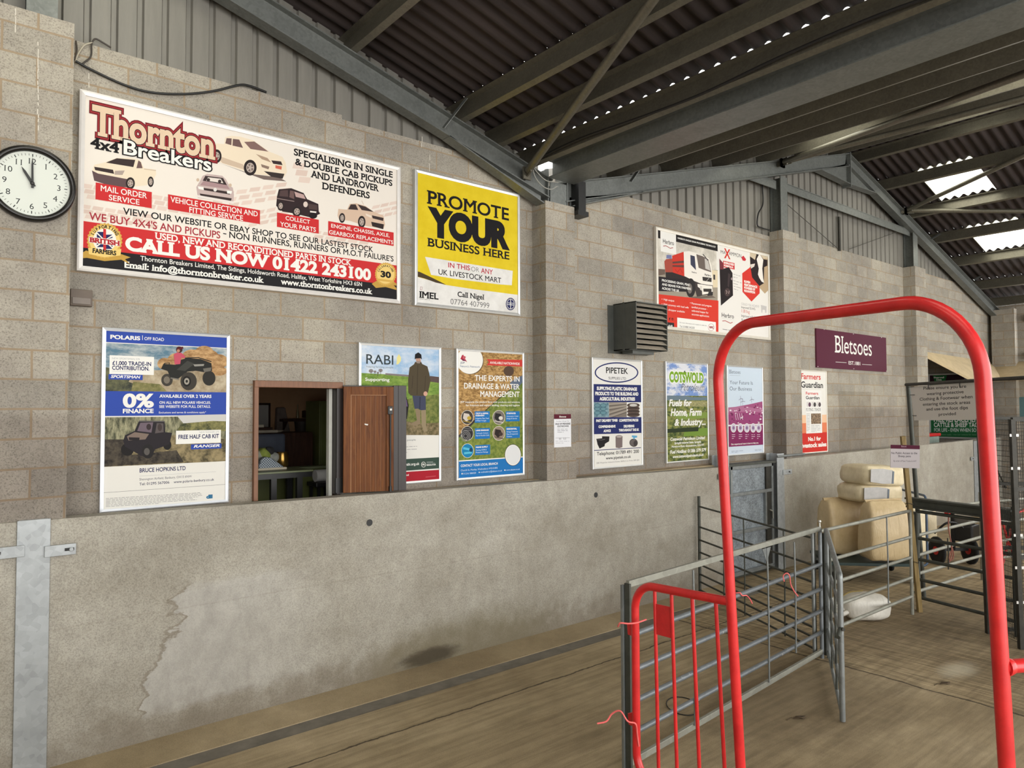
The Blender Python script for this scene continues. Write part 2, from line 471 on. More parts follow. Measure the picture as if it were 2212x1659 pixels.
def clip_poly(pts, x0, x1, z0, z1):
    """clip polygon (a,b) to a rectangle"""
    def cut(P, ins, isec):
        out = []
        for k in range(len(P)):
            a, b = P[k - 1], P[k]
            if ins(b):
                if not ins(a): out.append(isec(a, b))
                out.append(b)
            elif ins(a): out.append(isec(a, b))
        return out
    def ix(v, k):
        def f(a, b):
            t = (v - a[k]) / (b[k] - a[k]); return (a[0] + (b[0] - a[0]) * t, a[1] + (b[1] - a[1]) * t)
        return f
    for k, v, sg in ((0, x0, 1), (0, x1, -1), (1, z0, 1), (1, z1, -1)):
        if not pts: return pts
        pts = cut(pts, lambda p: (p[k] - v) * sg >= 0, ix(v, k))
    return pts
class Sheet(Art):
    pass
def zoomer(x0, y0, k): return lambda zx, zy: (x0 + zx * k, y0 + zy * k)
class Pic:
    """artwork read from an enlarged crop of the photo: crop origin (x0, y0), scale k; polygons are clipped to the sheet"""
    def __init__(s, art, inner, x0, y0, k): s.a, s.i, s.x0, s.y0, s.k = art, inner, x0, y0, k
    def q(s, p): return (s.x0 + p[0] * s.k, s.y0 + p[1] * s.k)
    def poly(s, pts, c):
        ab = clip_poly([s.a.px(*s.q(p)) for p in pts], *s.i)
        if len(ab) > 2: s.a.polyab(ab, c)
    def band(s, xl, yt, yb, xr, c):
        a = s.a; p, q = s.q((xl, yt)), s.q((xl, yb)); a0, b1 = a.px(*p); _, b0 = a.px(*q); a1 = a.right(a0, b0, s.q((xr, 0))[0], q[1])
        a0, a1 = max(a0, s.i[0]), min(a1, s.i[1]); b0, b1 = max(b0, s.i[2]), min(b1, s.i[3])
        a.polyab([(a0, b0), (a1, b0), (a1, b1), (a0, b1)], c)
    def ell(s, cx, cy, rx, ry, c, n=24): s.poly([(cx + rx * math.cos(2 * math.pi * k / n), cy + ry * math.sin(2 * math.pi * k / n)) for k in range(n)], c)
    def ring(s, cx, cy, rx, ry, w, c): x, y = s.q((cx, cy)); s.a.ring(x, y, rx * s.k, ry * s.k, w * s.k, c)
    def line(s, pts, w, c): s.a.line([s.q(p) for p in pts], w * s.k, c)
    def text(s, t, xl, yt, yb, xr, c, **kw):
        if 'rise' in kw: kw['rise'] *= s.k
        l = s.q((xl, yt)); b = s.q((xl, yb)); s.a.text(t, l[0], l[1], b[1], s.q((xr, 0))[0], c, **kw)
    def wheel(s, cx, cy, rx, ry, c=(45, 38, 38), h=(190, 175, 165)):
        s.ell(cx, cy, rx, ry, c); s.ell(cx, cy, rx * .62, ry * .62, h); s.ell(cx, cy, rx * .5, ry * .5, (120, 105, 100)); s.ell(cx, cy, rx * .18, ry * .18, h)
        for k in range(5):
            an = math.pi * 2 * k / 5; s.line([(cx, cy), (cx + rx * .55 * math.cos(an), cy + ry * .55 * math.sin(an))], max(rx, ry) * .16, h)

# ------------------------------------------------------------------ the shed: shared materials
M_BLOCK = block_material('blockwork')
M_BLOCK_SIDE = block_material('blockwork_side', 'y', .11)
def concrete_material():
    k = NT('cast_concrete'); x, y, z = k.xyz()
    big = k.noise(.9, 5, .62, k.mapping((1, 1, 1.6))); mid = k.noise(7, 6, .7, k.mapping((1, 1, .6))); fine = k.noise(105, 4, .8)
    c = k.ramp(big, [(.30, lin((148, 142, 130))), (.5, lin((163, 158, 147))), (.70, lin((176, 172, 162)))])
    c = k.mix(.75, c, k.ramp(mid, [(.3, (.84, .83, .82)), (.7, (1.12, 1.12, 1.11))]), 'MULTIPLY')
    c = k.mix(.7, c, k.ramp(fine, [(.36, (.52, .51, .50)), (.56, (1.12, 1.12, 1.12))]), 'MULTIPLY')
    wob = k.noise(3.2, 6, .68); wob2 = k.noise(9, 5, .7, k.mapping((.7, 1, 2.4)))
    def blob(px, py, rx, rz, soft, amp, w=wob):
        p = atY(px, py, D - .285)
        dx = k.math('DIVIDE', k.math('SUBTRACT', x, p.x), rx); dz = k.math('DIVIDE', k.math('SUBTRACT', z, p.z + HC), rz)
        r = k.math('SQRT', k.math('ADD', k.math('MULTIPLY', dx, dx), k.math('MULTIPLY', dz, dz)))
        r = k.math('ADD', r, k.math('MULTIPLY', k.math('SUBTRACT', w, .5), amp))
        return k.step(r, 1.0 + soft, 1.0 - soft)
    # pale washed patch with a wavy left edge, and the darker rim round it
    pa, pb = atY(405, 1290, D - .285), atY(312, 1540, D - .285); slope = (pa.x - pb.x) / (pa.z - pb.z)
    zc = k.math('SUBTRACT', z, HC)
    edge = k.math('ADD', k.math('MULTIPLY', k.math('SUBTRACT', zc, pa.z), slope), pa.x)
    lob = k.noise(1.0, 5, .62, k.mapping((2.2, 1, 5.5)))
    dl = k.math('ADD', k.math('SUBTRACT', x, edge), k.math('MULTIPLY', k.math('SUBTRACT', lob, .5), .62))
    zin = k.math('MULTIPLY', k.step(k.math('ADD', zc, k.math('MULTIPLY', k.math('SUBTRACT', lob, .5), .3)), pa.z + .16, pa.z + .06), k.step(k.math('ADD', zc, k.math('MULTIPLY', k.math('SUBTRACT', wob, .5), .2)), pb.z - .08, pb.z + .02))
    fade = k.math('MULTIPLY', k.step(x, pa.x + 1.5, pa.x + .1), zin)
    pale = k.math('MULTIPLY', k.step(dl, -.006, .012), fade)
    rim = k.math('MULTIPLY', k.step(k.math('ABSOLUTE', k.math('ADD', dl, .014)), .03, .006), zin)
    c = k.mix(k.math('MULTIPLY', rim, .5), c, lin((112, 102, 88)))
    c = k.mix(k.math('MULTIPLY', pale, .55), c, k.mix(1.0, lin((178, 175, 170)), k.ramp(mid, [(.3, (.8, .8, .8)), (.6, (1.08, 1.08, 1.08))]), 'MULTIPLY'))
    # slurry-stained foot of the wall, olive splash, black mould
    foot = k.step(k.math('ADD', z, k.math('MULTIPLY', k.math('SUBTRACT', wob, .5), .9)), .42, .02)
    c = k.mix(k.math('MULTIPLY', foot, .6), c, lin((112, 101, 86)))
    c = k.mix(k.math('MULTIPLY', blob(1010, 1395, 1.15, .33, .5, .8), .55), c, lin((108, 99, 72)))
    c = k.mix(k.math('MULTIPLY', blob(930, 1418, .34, .085, .45, .9, wob2), .8), c, lin((58, 50, 38)))
    c = k.mix(k.math('MULTIPLY', blob(1790, 1110, 1.3, .45, .5, .9), .5), c, lin((98, 86, 66)))
    # long faint form-board lines
    ln = k.math('ABSOLUTE', k.math('SUBTRACT', z, k.math('ADD', 1.04, k.math('MULTIPLY', wob, .03))))
    c = k.mix(k.math('MULTIPLY', k.step(ln, .012, .002), .12), c, lin((110, 100, 84)))
    k.color(c); k.bump(k.math('ADD', k.math('MULTIPLY', mid, .7), k.math('MULTIPLY', fine, .35)), .35, .008)
    return k.set(.85, 0, .25)
def floor_material(name, ridged=True):
    k = NT(name); x, y, z = k.xyz()
    big = k.noise(.55, 5, .62); mid = k.noise(4.5, 6, .7); fine = k.noise(140, 3, .75)
    c = k.ramp(big, [(.30, lin((140, 123, 97))), (.5, lin((162, 145, 117))), (.70, lin((180, 163, 135)))])
    c = k.mix(.7, c, k.ramp(mid, [(.3, (.82, .81, .79)), (.7, (1.13, 1.12, 1.10))]), 'MULTIPLY')
    c = k.mix(.75, c, k.ramp(fine, [(.33, (.66, .65, .63)), (.62, (1.1, 1.1, 1.08))]), 'MULTIPLY')
    h = k.math('ADD', k.math('MULTIPLY', mid, .5), k.math('MULTIPLY', fine, .35))
    if ridged:
        # tamped ridges running across the bay, two pours
        wv = k.noise(1.0, 3, .6, k.mapping((1.1, 15, 1), rot=(0, 0, math.radians(28))))
        c = k.mix(.55, c, k.ramp(wv, [(.38, (.66, .65, .62)), (.6, (1.14, 1.14, 1.13))]), 'MULTIPLY')
        rid = k.noise(1.0, 2, .5, k.mapping((24, 2.0, 1), rot=(0, 0, math.radians(-12))))
        second = k.step(k.math('ADD', x, k.math('MULTIPLY', y, .0)), 7.35, 7.6)
        c = k.mix(k.math('MULTIPLY', second, .7), c, k.mix(1.0, c, k.ramp(rid, [(.38, (.52, .49, .44)), (.6, (1.16, 1.14, 1.10))]), 'MULTIPLY'))
        h = k.math('ADD', h, k.math('MULTIPLY', k.math('MULTIPLY', rid, second), 1.4))
        h = k.math('ADD', h, k.math('MULTIPLY', wv, .5))
        wob = k.math('MULTIPLY', k.math('SUBTRACT', k.noise(1.7, 5, .65), .5), .16)
        j1 = k.math('ABSOLUTE', k.math('ADD', k.math('SUBTRACT', y, 5.33), wob))
        j2 = k.math('ABSOLUTE', k.math('ADD', k.math('SUBTRACT', x, 7.5), wob))
        jl = k.math('MAXIMUM', k.math('MULTIPLY', k.step(j1, .016, .004), .85), k.math('MULTIPLY', k.step(j2, .022, .005), .9))
        c = k.mix(jl, c, lin((52, 43, 32)))
        # soft hurdle shadow painted into the floor colour, then damp muck along the pens
        def blob(px, py, rx, ry, soft, amp):
            p = atZ(px, py); dx = k.math('DIVIDE', k.math('SUBTRACT', x, p.x), rx); dy = k.math('DIVIDE', k.math('SUBTRACT', y, p.y), ry)
            r = k.math('ADD', k.math('SQRT', k.math('ADD', k.math('MULTIPLY', dx, dx), k.math('MULTIPLY', dy, dy))), k.math('MULTIPLY', k.math('SUBTRACT', mid, .5), amp))
            return k.step(r, 1 + soft, 1 - soft)
        c = k.mix(k.math('MULTIPLY', blob(1700, 1510, 1.0, .75, .6, 1.1), .42), c, lin((84, 68, 50)))
        c = k.mix(k.math('MULTIPLY', blob(1950, 1340, 1.6, .6, .6, 1.1), .35), c, lin((88, 74, 56)))
        c = k.mix(k.math('MULTIPLY', blob(2070, 1447, .26, .12, .8, 1.8), .5), c, lin((225, 216, 192)))
        c = k.mix(k.math('MULTIPLY', blob(2212, 1340, 2.2, 1.0, .6, 1.0), .4), c, lin((72, 58, 42)))
    k.color(c); k.bump(h, .45, .012)
    return k.set(.8, 0, .3)
M_CONC = concrete_material(); M_FLOOR = floor_material('floor_concrete'); M_KERB = floor_material('kerb_concrete', False)
M_GUT = mat('channel_concrete', (112, 106, 96), .75, 0, .25, 5, bump=.2)
M_GALV = galv('galvanised_steel', (168, 172, 174), .45, .35); M_GALV_D = galv('galvanised_dull', (116, 119, 116), .45, .45, 40)
M_PURL = galv('purlin_steel', (108, 104, 92), .45, .5, 50)
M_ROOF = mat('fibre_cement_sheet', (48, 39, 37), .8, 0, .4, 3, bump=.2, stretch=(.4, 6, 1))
M_CLAD = mat('gable_cladding', (122, 119, 112), .5, .15, .10, 4, stretch=(4, 4, .4))
M_DARK = mat('dark_steel', (52, 50, 44), .55, .3, .3, 14)
M_BLACK = mat('black_plastic', (24, 24, 24), .45, 0, .2, 20)

def zr(x):
    """top of the rafters over x: two spans meeting in a valley at 6.1"""
    if x < 6.1: return 2.85 + .275 * (6.1 - x) if x > -1.85 else 2.85 + .275 * (7.95 - (-1.85 - x))
    return 2.85 + .275 * (x - 6.1) if x < 14.05 else 2.85 + .275 * (7.95 - (x - 14.05))
XL, XR = -9.8, 22.7
Y1 = D + .12
# floor with a shallow drain channel and a kerb fillet under the wall
struct('floor', MB().box((XL, YF, FL - .25), (XR + .5, 5.83, FL)).box((9.6, 5.83, FL - .25), (XR + .5, 9.6, FL)).box((XL, 5.83, FL - .25), (9.6, 9.6, FL - .02)), M_FLOOR)
struct('trim_1', MB().box((XL, 5.8305, FL - .021), (9.59, 6.045, FL - .012)), M_GUT)
_kb = [(XL, 6.046, FL - .019), (XL, 6.05, FL - .006), (XL, 6.25, FL + .008), (XL, 6.45, FL + .03), (XL, 6.45, FL - .019)]
struct('trim_2', MB().prism(_kb, (9.5 - XL, 0, 0)), M_KERB)
# block wall with the hatch opening; the last bay is open at its foot
DX0, DX1, DZ1 = 2.365, 3.262, .272
wall = MB()
for a, b in (((XL, 0, FL), (DX0, 0, 3.045)), ((DX1, 0, FL), (6.1, 0, 3.0)), ((DX0, 0, DZ1), (DX1, 0, 3.045)), ((6.1, 0, FL), (11.7, 0, 3.02)), ((11.7, 0, FL), (17.5, 0, 3.15)), ((17.5, 0, 1.24), (XR, 0, 3.17))):
    wall.box((a[0], D, a[2]), (b[0], D + .2, b[2]))
struct('wall_back', wall, M_BLOCK)
# block piers standing proud of the wall: front faces and returns
PIERS = [(.34, .842, 3.06), (5.87, 6.37, 2.575), (11.44, 11.98, 3.09), (17.03, 17.62, 3.15)]
PF = D - .256
for i, (x0, x1, zt) in enumerate(PIERS):
    p = MB().add([(x0, PF, FL), (x1, PF, FL), (x1, PF, zt), (x0, PF, zt)], [(0, 1, 2, 3)], M_BLOCK)
    p.add([(x0, D, zt), (x0, PF, zt), (x1, PF, zt), (x1, D, zt)], [(0, 1, 2, 3)], M_BLOCK)
    for x in (x0, x1): p.add([(x, PF, FL), (x, D, FL), (x, D, zt), (x, PF, zt)], [(0, 1, 2, 3)], M_BLOCK_SIDE)
    o = p.build('pillar'); tag(o, kind='structure')
# end wall on the right: blocks to eaves, pier, cladding with two rails above a low block wall
XS = XR
ew = MB().box((XS, 5.9, FL), (XS + .2, 9.4, 2.75)).box((XS, YF, FL), (XS + .2, 5.9, .9))
struct('wall_right', ew, M_BLOCK_SIDE)
struct('pillar', MB().box((XS - .26, 6.08, FL), (XS, 6.62, 2.62)), M_BLOCK_SIDE)
def cladding(name, x0, x1, y, zlo, ztop, along='x', pitch=.2, m=M_CLAD):
    """box-profile sheeting with narrow recessed ribs"""
    mb = MB(); n = int((x1 - x0) / pitch)
    for i in range(n):
        a = x0 + i * pitch; pts = [(a, 0), (a + pitch * .70, 0), (a + pitch * .76, .032), (a + pitch * .94, .032), (a + pitch, 0)]
        for (p, dp), (q, dq) in zip(pts, pts[1:]):
            v = [(p, y + dp, zlo), (q, y + dq, zlo), (q, y + dq, ztop(q)), (p, y + dp, ztop(p))]
            if along == 'y': v = [(y + b - .0, a_, c) for a_, b, c in v]
            mb.add(v, [(0, 1, 2, 3)])
    return struct(name, mb, m)
cladding('wall_gable', XL, 6.1, D + .02, 2.9, lambda x: zr(x) + .24)
cladding('wall_gable', 6.1, XR, D + .02, 2.9, lambda x: zr(x) + .24, pitch=.215)
cladding('wall_side_cladding', YF, 5.9, XS + .02, .8, lambda y: 2.9, 'y', .2, mat('side_cladding', (96, 92, 86), .6, .1, .15, 4))
rails = MB()
for z in (2.35, 1.35): rails.box((XS - .12, YF, z - .09), (XS + .01, 5.9, z + .09))
struct('trim_3', rails, M_DARK)
struct('wall_left', MB().box((XL - .2, YF, FL), (XL, D + .2, 2.9)), M_BLOCK_SIDE)
# dim lean-to behind the open foot of the last bay
struct('wall_outhouse', MB().box((17.3, 9.2, FL), (XS + .2, 9.4, 2.6)).box((17.3, D + .2, FL), (17.5, 9.2, 2.6)), M_BLOCK)
struct('ceiling', MB().box((17.3, D + .2, 2.6), (XS + .2, 9.4, 2.7)), M_DARK)
# sloping board canopy over that opening
cb = [Vector((17.66, D - .01, 1.30)), Vector((22.69, D - .01, 1.22)), Vector((22.69, 6.25, .74)), atY(2105, 822, 6.2)]
struct('trim_4', MB().prism(cb, (0, .015, -.05)), mat('canopy_board', (188, 168, 132), .8, 0, .15, 3, bump=.1))

cb2 = [Vector((22.69, 6.7, 1.20)), Vector((22.69, 2.5, 1.20)), Vector((21.75, 2.5, .72)), Vector((21.75, 6.4, .72))]
struct('trim_9', MB().prism(cb2, (-.015, 0, -.05)), mat('canopy_board', (0, 0, 0)))

# concrete stock panels in front of the blockwork
CY = D - .28
def zt(x): return -.836 - .0103 * (x - .74)
pan = MB()
def slab(x0, x1, ztop=zt):
    poly = [(x0, CY, FL - .02), (x1, CY, FL - .02), (x1, CY, ztop(x1)), (x0, CY, ztop(x0))]
    pan.prism(poly, (0, .17, 0))
slab(XL, .535); slab(.733, 9.53)
zrp = lambda x: atY(1700, 991, CY).z + (atY(2170, 944, CY).z - atY(1700, 991, CY).z) * (x - 11.3) / 10
XC = atY(2107, 955, CY).x
slab(11.3, XC - .161, zrp); slab(XC + .161, 22.4, zrp)
struct('wall_concrete', pan, M_CONC, bevel=.008)
struct('trim_5', MB().box((XL, CY + .172, zt(5) - .05), (5.87, D, zt(5) - .004)).box((6.37, CY + .172, zt(7) - .05), (9.53, D, zt(7) - .004)), M_KERB)
def h_column(x0, x1, ztop, zb=FL, yf=None, dp=.2):
    yf = (CY - .018) if yf is None else yf; c = (x0 + x1) / 2
    return MB().box((x0, yf, zb), (x1, yf + .013, ztop)).box((c - .005, yf + .013, zb), (c + .005, yf + dp, ztop)).box((x0 + .012, yf + dp, zb), (x1 - .012, yf + dp + .012, ztop))
def clip(col, xa, xb, z, hole):
    p = MB().box((xa, CY - .038, z - .042), (xb, CY - .0185, z + .042)).build('clip_plate', M_GALV, col, bevel=.003)
    MB().tube([(hole - .03, CY - .0385, z + .002), (hole + .03, CY - .0385, z + .002)], .011, 10, M_BLACK).build('slot', None, p)
    MB().lathe((hole + .012, CY - .052, z), (0, 1, 0), [(.014, 0), (.017, .004), (.017, .012)], 6, M_GALV).build('bolt', None, p)
def stanchion(x0, x1, ztop, label, clips):
    t = thing('steel_stanchion', ((x0 + x1) / 2, CY, FL), label, 'post', 'steel stanchions holding the concrete panels')
    h_column(x0, x1, ztop, dp=.025 if x0 < 1 else .2).build('flange', M_GALV, t, bevel=.002)
    for c in clips: clip(t, *c)
    return t
_p = atY(150, 1185, CY); _l = atY(20, 1192, CY)
stanchion(.528, .738, -.825, 'wide galvanised stanchion at the left end of the concrete wall, below the clock', [(.70, .905, _p.z, .86), (.36, .575, _l.z, .40)])
stanchion(9.5, 9.66, atY(1560, 985, CY).z, 'galvanised stanchion on the left of the steel pen door', [(9.36, 9.53, atY(1545, 1030, CY).z, 9.43)])
_c = atY(1679, 980, CY); _q = atY(1690, 1020, CY)
stanchion(11.06, 11.28, _c.z, 'galvanised stanchion on the right of the steel pen door', [(11.22, 11.5, _q.z, 11.42)])
_c = atY(2107, 955, CY); stanchion(_c.x - .16, _c.x + .16, _c.z + .03, 'far galvanised stanchion beyond the sacks, partly behind the red hoop', [(_c.x - .42, _c.x - .2, _c.z - .4, _c.x - .3), (_c.x + .12, _c.x + .42, _c.z - .4, _c.x + .3)])
for px, py in ((798, 1129), (1287, 1069)):
    p = atY(px, py, CY); o = MB().lathe((p.x, CY - .004, p.z), (0, 1, 0), [(.034, 0), (.034, .003)], 20, M_BLACK).build('wall_hole')
    tag(o, kind='structure')

# ------------------------------------------------------------------ steel frames and roof
RY = D - .165
def rafter(x0, x1, over=0.0):
    mb = MB(); a, b = Vector((x0, RY, zr(x0))), Vector((x1, RY, zr(x1))); d = (b - a).normalized(); up = Vector((-d.z, 0, d.x)); dp = .255
    up = up if up.z > 0 else -up
    for off, t in ((.008, .014), (dp - .008, .014)): mb.bar(a - up * off, b - up * off, .15, t, up)
    mb.bar(a - up * dp / 2, b - up * dp / 2, .008, dp - .03, up)
    return mb
def haunch(xa, za, xb, zb, xc, zc):
    """tapered web with a bottom flange, xa-za at the column foot, xb-zb where it dies into the rafter"""
    mb = MB(); mb.prism([(xa, RY - .004, za), (xb, RY - .004, zb), (xc, RY - .004, zc)], (0, .008, 0)); mb.bar((xa, RY, za), (xb, RY, zb), .15, .014, (0, 0, 1)); return mb
for x0, x1, hs in ((-1.85, 6.02, (5.87, 2.545, 4.45, zr(4.45) - .26, 5.87, zr(5.87) - .2)), (6.18, 14.05, (6.37, 2.60, 7.75, zr(7.75) - .26, 6.37, zr(6.37) - .2)), (14.05, XR, (14.05, 4.42, 12.9, zr(12.9) - .26, 14.05, zr(14.05) - .2))):
    mb = rafter(x0, x1); h = haunch(*hs); mb.v, o0 = mb.v, len(mb.v)
    mb.add(h.v, h.f)
    if x1 == XR:
        h = haunch(14.05, 4.42, 15.2, zr(15.2) - .26, 14.05, zr(14.05) - .2); mb.add(h.v, h.f)
        mb.box((14.035, RY - .09, 4.36), (14.065, RY + .09, 5.05)).box((13.93, RY - .08, 4.41), (14.17, RY + .08, 4.43))
    struct('rafter_beam', mb, M_GALV_D)
rl = rafter(XL, -1.85); struct('rafter_beam', rl, M_GALV_D)
struct('valley_column', h_column(5.98, 6.26, zr(6.1), 2.57, PF + .03).box((5.95, PF + .04, 2.575), (5.965, D, 3.0)).box((6.28, PF + .04, 2.575), (6.295, D, 3.0)), M_GALV_D)
tag(MB().box((6.40, PF - .05, 2.50), (6.53, PF + .1, 2.92)).box((6.37, PF - .07, 2.47), (6.56, PF + .12, 2.53)).build('downpipe', M_BLACK), 'black square downpipe on the haunch above the block pier', 'downpipe')
for x0, x1, zb in ((11.48, 11.70, 3.09), (17.1, 17.34, 3.15), (.53, .735, 3.06)):
    struct('gable_column', h_column(x0, x1, zr(x0) - .27, zb, PF + .05), M_GALV_D)
gr = MB()
for x0, x1, z in ((11.75, 17.1, 3.93), (9.9, 11.45, 3.9)): gr.box((x0, D - .14, z + .055), (x1, D - .02, z + .075)).box((x0, D - .14, z - .075), (x1, D - .125, z + .06))
struct('gable_rail_beam', gr, M_GALV_D)
def purlin(x, h=.2):
    """Z purlin running the length of the shed at right angles to the slope"""
    s = 1 if (zr(x + .01) > zr(x - .01)) else -1
    n = Vector((-.265 * s, 0, .964)); sl = Vector((.964, 0, .265 * s)); a = Vector((x, Y1, zr(x))); L = Vector((0, YF - Y1, 0)); mb = MB()
    mb.bar(a + n * h / 2, a + n * h / 2 + L, .006, h, n)
    mb.bar(a + sl * .035 + n * .004, a + sl * .035 + n * .004 + L, .07, .006, n); mb.bar(a - sl * .035 + n * (h - .004), a - sl * .035 + n * (h - .004) + L, .07, .006, n)
    return mb
PXS = [-8.5, -7.0, -5.5, -4.0, -2.4, -1.3, .55, 1.9, 3.24, 4.59, 5.14, 5.64, 6.6, 7.3, 8.5, 9.8, 11.1, 12.4, 13.7, 14.4, 15.6, 16.95, 18.3, 19.66, 21.2, 22.4]
for x in PXS: struct('purlin_beam', purlin(x), M_PURL)
# valley gutter, open to the sky between the two roofs
struct('valley_gutter_beam', MB().box((5.95, YF, 2.86), (5.96, D - .3, 3.05)).box((6.24, YF, 2.86), (6.25, D - .3, 3.05)).box((5.88, YF, 2.85), (6.32, D - .3, 2.862)).box((5.70, YF, 3.05), (6.52, D - .3, 3.06)).box((5.70, YF, 3.05), (5.71, D - .3, 3.10)).box((6.51, YF, 3.05), (6.52, D - .3, 3.10)), M_GALV_D)
tag(MB().tube(curve_pts([Vector((5.60, D - .35 - k * .8, 2.99 + .03 * math.sin(k * 1.7))) for k in range(13)], 5), .014, 8).build('power_cable', mat('cable_black', (20, 18, 18), .6, 0, .05)), 'black cable clipped in waves along the eaves purlin by the valley gutter', 'cable')
# fly braces and wind-bracing tubes
def roof_hit(px, py, drop=.08):
    r = ray(px, py)
    best = None
    for sx, x0, z0 in ((-.275, 6.1, 2.85), (.275, 6.1, 2.85), (-.275, 14.05, 5.036)):
        t = (z0 - drop - sx * x0) / (r.z - sx * r.x)
        p = r * t
        if t > 0 and ((sx < 0 and x0 == 6.1 and p.x <= 6.1) or (sx > 0 and 6.1 <= p.x <= 14.05) or (x0 == 14.05 and p.x >= 14.05)):
            if best is None or t < best[0]: best = (t, p)
    return best[1] if best else None
def brace(a, b, r=.045, plate=True, m=M_PURL):
    a, b = Vector(a), Vector(b); d = (b - a).normalized(); mb = MB().tube([a + d * .06, b], r, 14)
    if plate: mb.bar(a - d * .1, a + d * .16, .02, .12, (0, 0, 1)).box(a - Vector((.06, .012, .09)), a + Vector((.06, .012, .06)))
    return struct('bracing_tube_beam', mb, m)
def extend(a, b, k): a, b = Vector(a), Vector(b); return a + (b - a) * k
A = atY(1138, 372, D - .27); B = roof_hit(1410, 0)
brace(A, extend(A, B, 1.5))
A = Vector((11.45, D - .27, 4.27))
for q in ((2212, 212), (2212, 160)):
    B = roof_hit(*q, drop=.10)
    if B: brace(A, extend(A, B, 1.1))
A = atY(1958, 455, D - .27)
for q, dr in (((2212, 336), .06), ((2212, 456), .08)):
    B = roof_hit(*q, drop=dr)
    if B: brace(A, extend(A, B, 1.1))
def fly(p, q): return struct('fly_brace_beam', MB().bar(atY(*p, D - .26), atY(*q, D - .24) + Vector((0, -.16, .0)), .05, .006, (1, 0, 0)), M_GALV_D)
fly((958, 276), (990, 222)); fly((1362, 392), (1380, 345)); fly((2012, 516), (2035, 496)); fly((2105, 604), (2122, 588))

# corrugated roof: 1 m sheets lapped at every purlin, some replaced by rooflights
PITCH = .175
SKY = [(15.66, 16.62, 4.62, 5.58), (18.15, 19.18, 4.62, 5.58), (15.66, 16.62, -1.0, 2.0), (18.15, 19.18, -2.0, 1.0), (.62, 1.86, 3.5, 5.55), (.62, 1.86, -2.0, 2.0), (9.9, 11.0, 1.0, 3.4), (9.9, 11.0, 4.6, 5.6), (-3.95, -2.45, -2, 4), (12.5, 13.6, .5, 2.6), (12.5, 13.6, 3.9, 5.3)]
def roof_sheets(name, xs):
    mb = MB(); lights = []
    per = PITCH * 6; ny = int((Y1 + .1 - YF) / per)
    for i in range(len(xs) - 1):
        xa, xb = xs[i], xs[i + 1]; s = 1 if zr((xa + xb) / 2 + .01) > zr((xa + xb) / 2 - .01) else -1
        for j in range(ny):
            ya = Y1 + .1 - j * per; yb = ya - per * 1.02; ym = (ya + yb) / 2; xm = (xa + xb) / 2
            hit = any(a - .2 < xm < b + .2 and c < ym < d for a, b, c, d in SKY)
            n = 48; vs = []; lo = .225
            # each sheet laps over the one below it and over its neighbour
            xe = (xa - .10, xb + .0) if s < 0 else (xa, xb + .10)
            xe = (xa - (.06 if s > 0 and i else .0), xb + (.06 if s < 0 and i < len(xs) - 2 else .0))
            for k in range(n + 1):
                y = ya + (yb - ya) * k / n; w = .030 * math.cos(2 * math.pi * (y - Y1) / PITCH) + .008 * k / n
                for x, up in ((xe[0], .012 if s < 0 else 0.0), (xe[1], 0.0 if s < 0 else .012)): vs.append((x, y, zr(x) + lo + .03 + w + (.012 - up)))
            fs = [(2 * k, 2 * k + 1, 2 * k + 3, 2 * k + 2) for k in range(n)]
            if hit: lights.append((vs, fs))
            else: mb.add(vs, fs, None, True)
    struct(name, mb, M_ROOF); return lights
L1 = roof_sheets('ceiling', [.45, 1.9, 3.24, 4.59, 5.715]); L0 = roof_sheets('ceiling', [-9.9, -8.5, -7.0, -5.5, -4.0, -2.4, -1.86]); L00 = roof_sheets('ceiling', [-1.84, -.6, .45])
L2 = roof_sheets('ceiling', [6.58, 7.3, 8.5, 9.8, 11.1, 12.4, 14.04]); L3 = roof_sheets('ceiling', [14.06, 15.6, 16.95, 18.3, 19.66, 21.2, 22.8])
def rooflight_material():
    k = NT('rooflight_sheet'); t = k.n('ShaderNodeBsdfTranslucent'); p = k.n('ShaderNodeBsdfTransparent'); mx = k.n('ShaderNodeMixShader')
    n = k.noise(6, 5, .6, k.mapping((1, 5, 1)))
    col = k.ramp(n, [(.35, (.75, .72, .45)), (.55, (.96, .96, .90))])
    k.link(col, t.inputs[0]); k.link(col, p.inputs[0]); mx.inputs[0].default_value = .3
    k.link(t.outputs[0], mx.inputs[1]); k.link(p.outputs[0], mx.inputs[2]); k.link(mx.outputs[0], k.out.inputs[0]); return k.m
M_LIGHT = rooflight_material()
for i, (vs, fs) in enumerate(L0 + L00 + L1 + L2 + L3): struct('window_%d' % (i + 1), MB().add(vs, fs, None, True), M_LIGHT)
for x in (-1.85, 14.05): struct('ridge_beam', MB().bar((x, Y1 + .1, zr(x) + .29), (x, YF, zr(x) + .29), .34, .02), M_ROOF)
# standing platform under the camera, off the bottom of the picture
struct('floor_platform', MB().box((-3.5, -2.5, FL), (2.36, 1.66, -1.62)), M_KERB)

# ------------------------------------------------------------------ signs and posters on the wall
WH, BK, NAVY, RED = (240, 238, 232), (26, 24, 26), (38, 42, 92), (203, 50, 52)
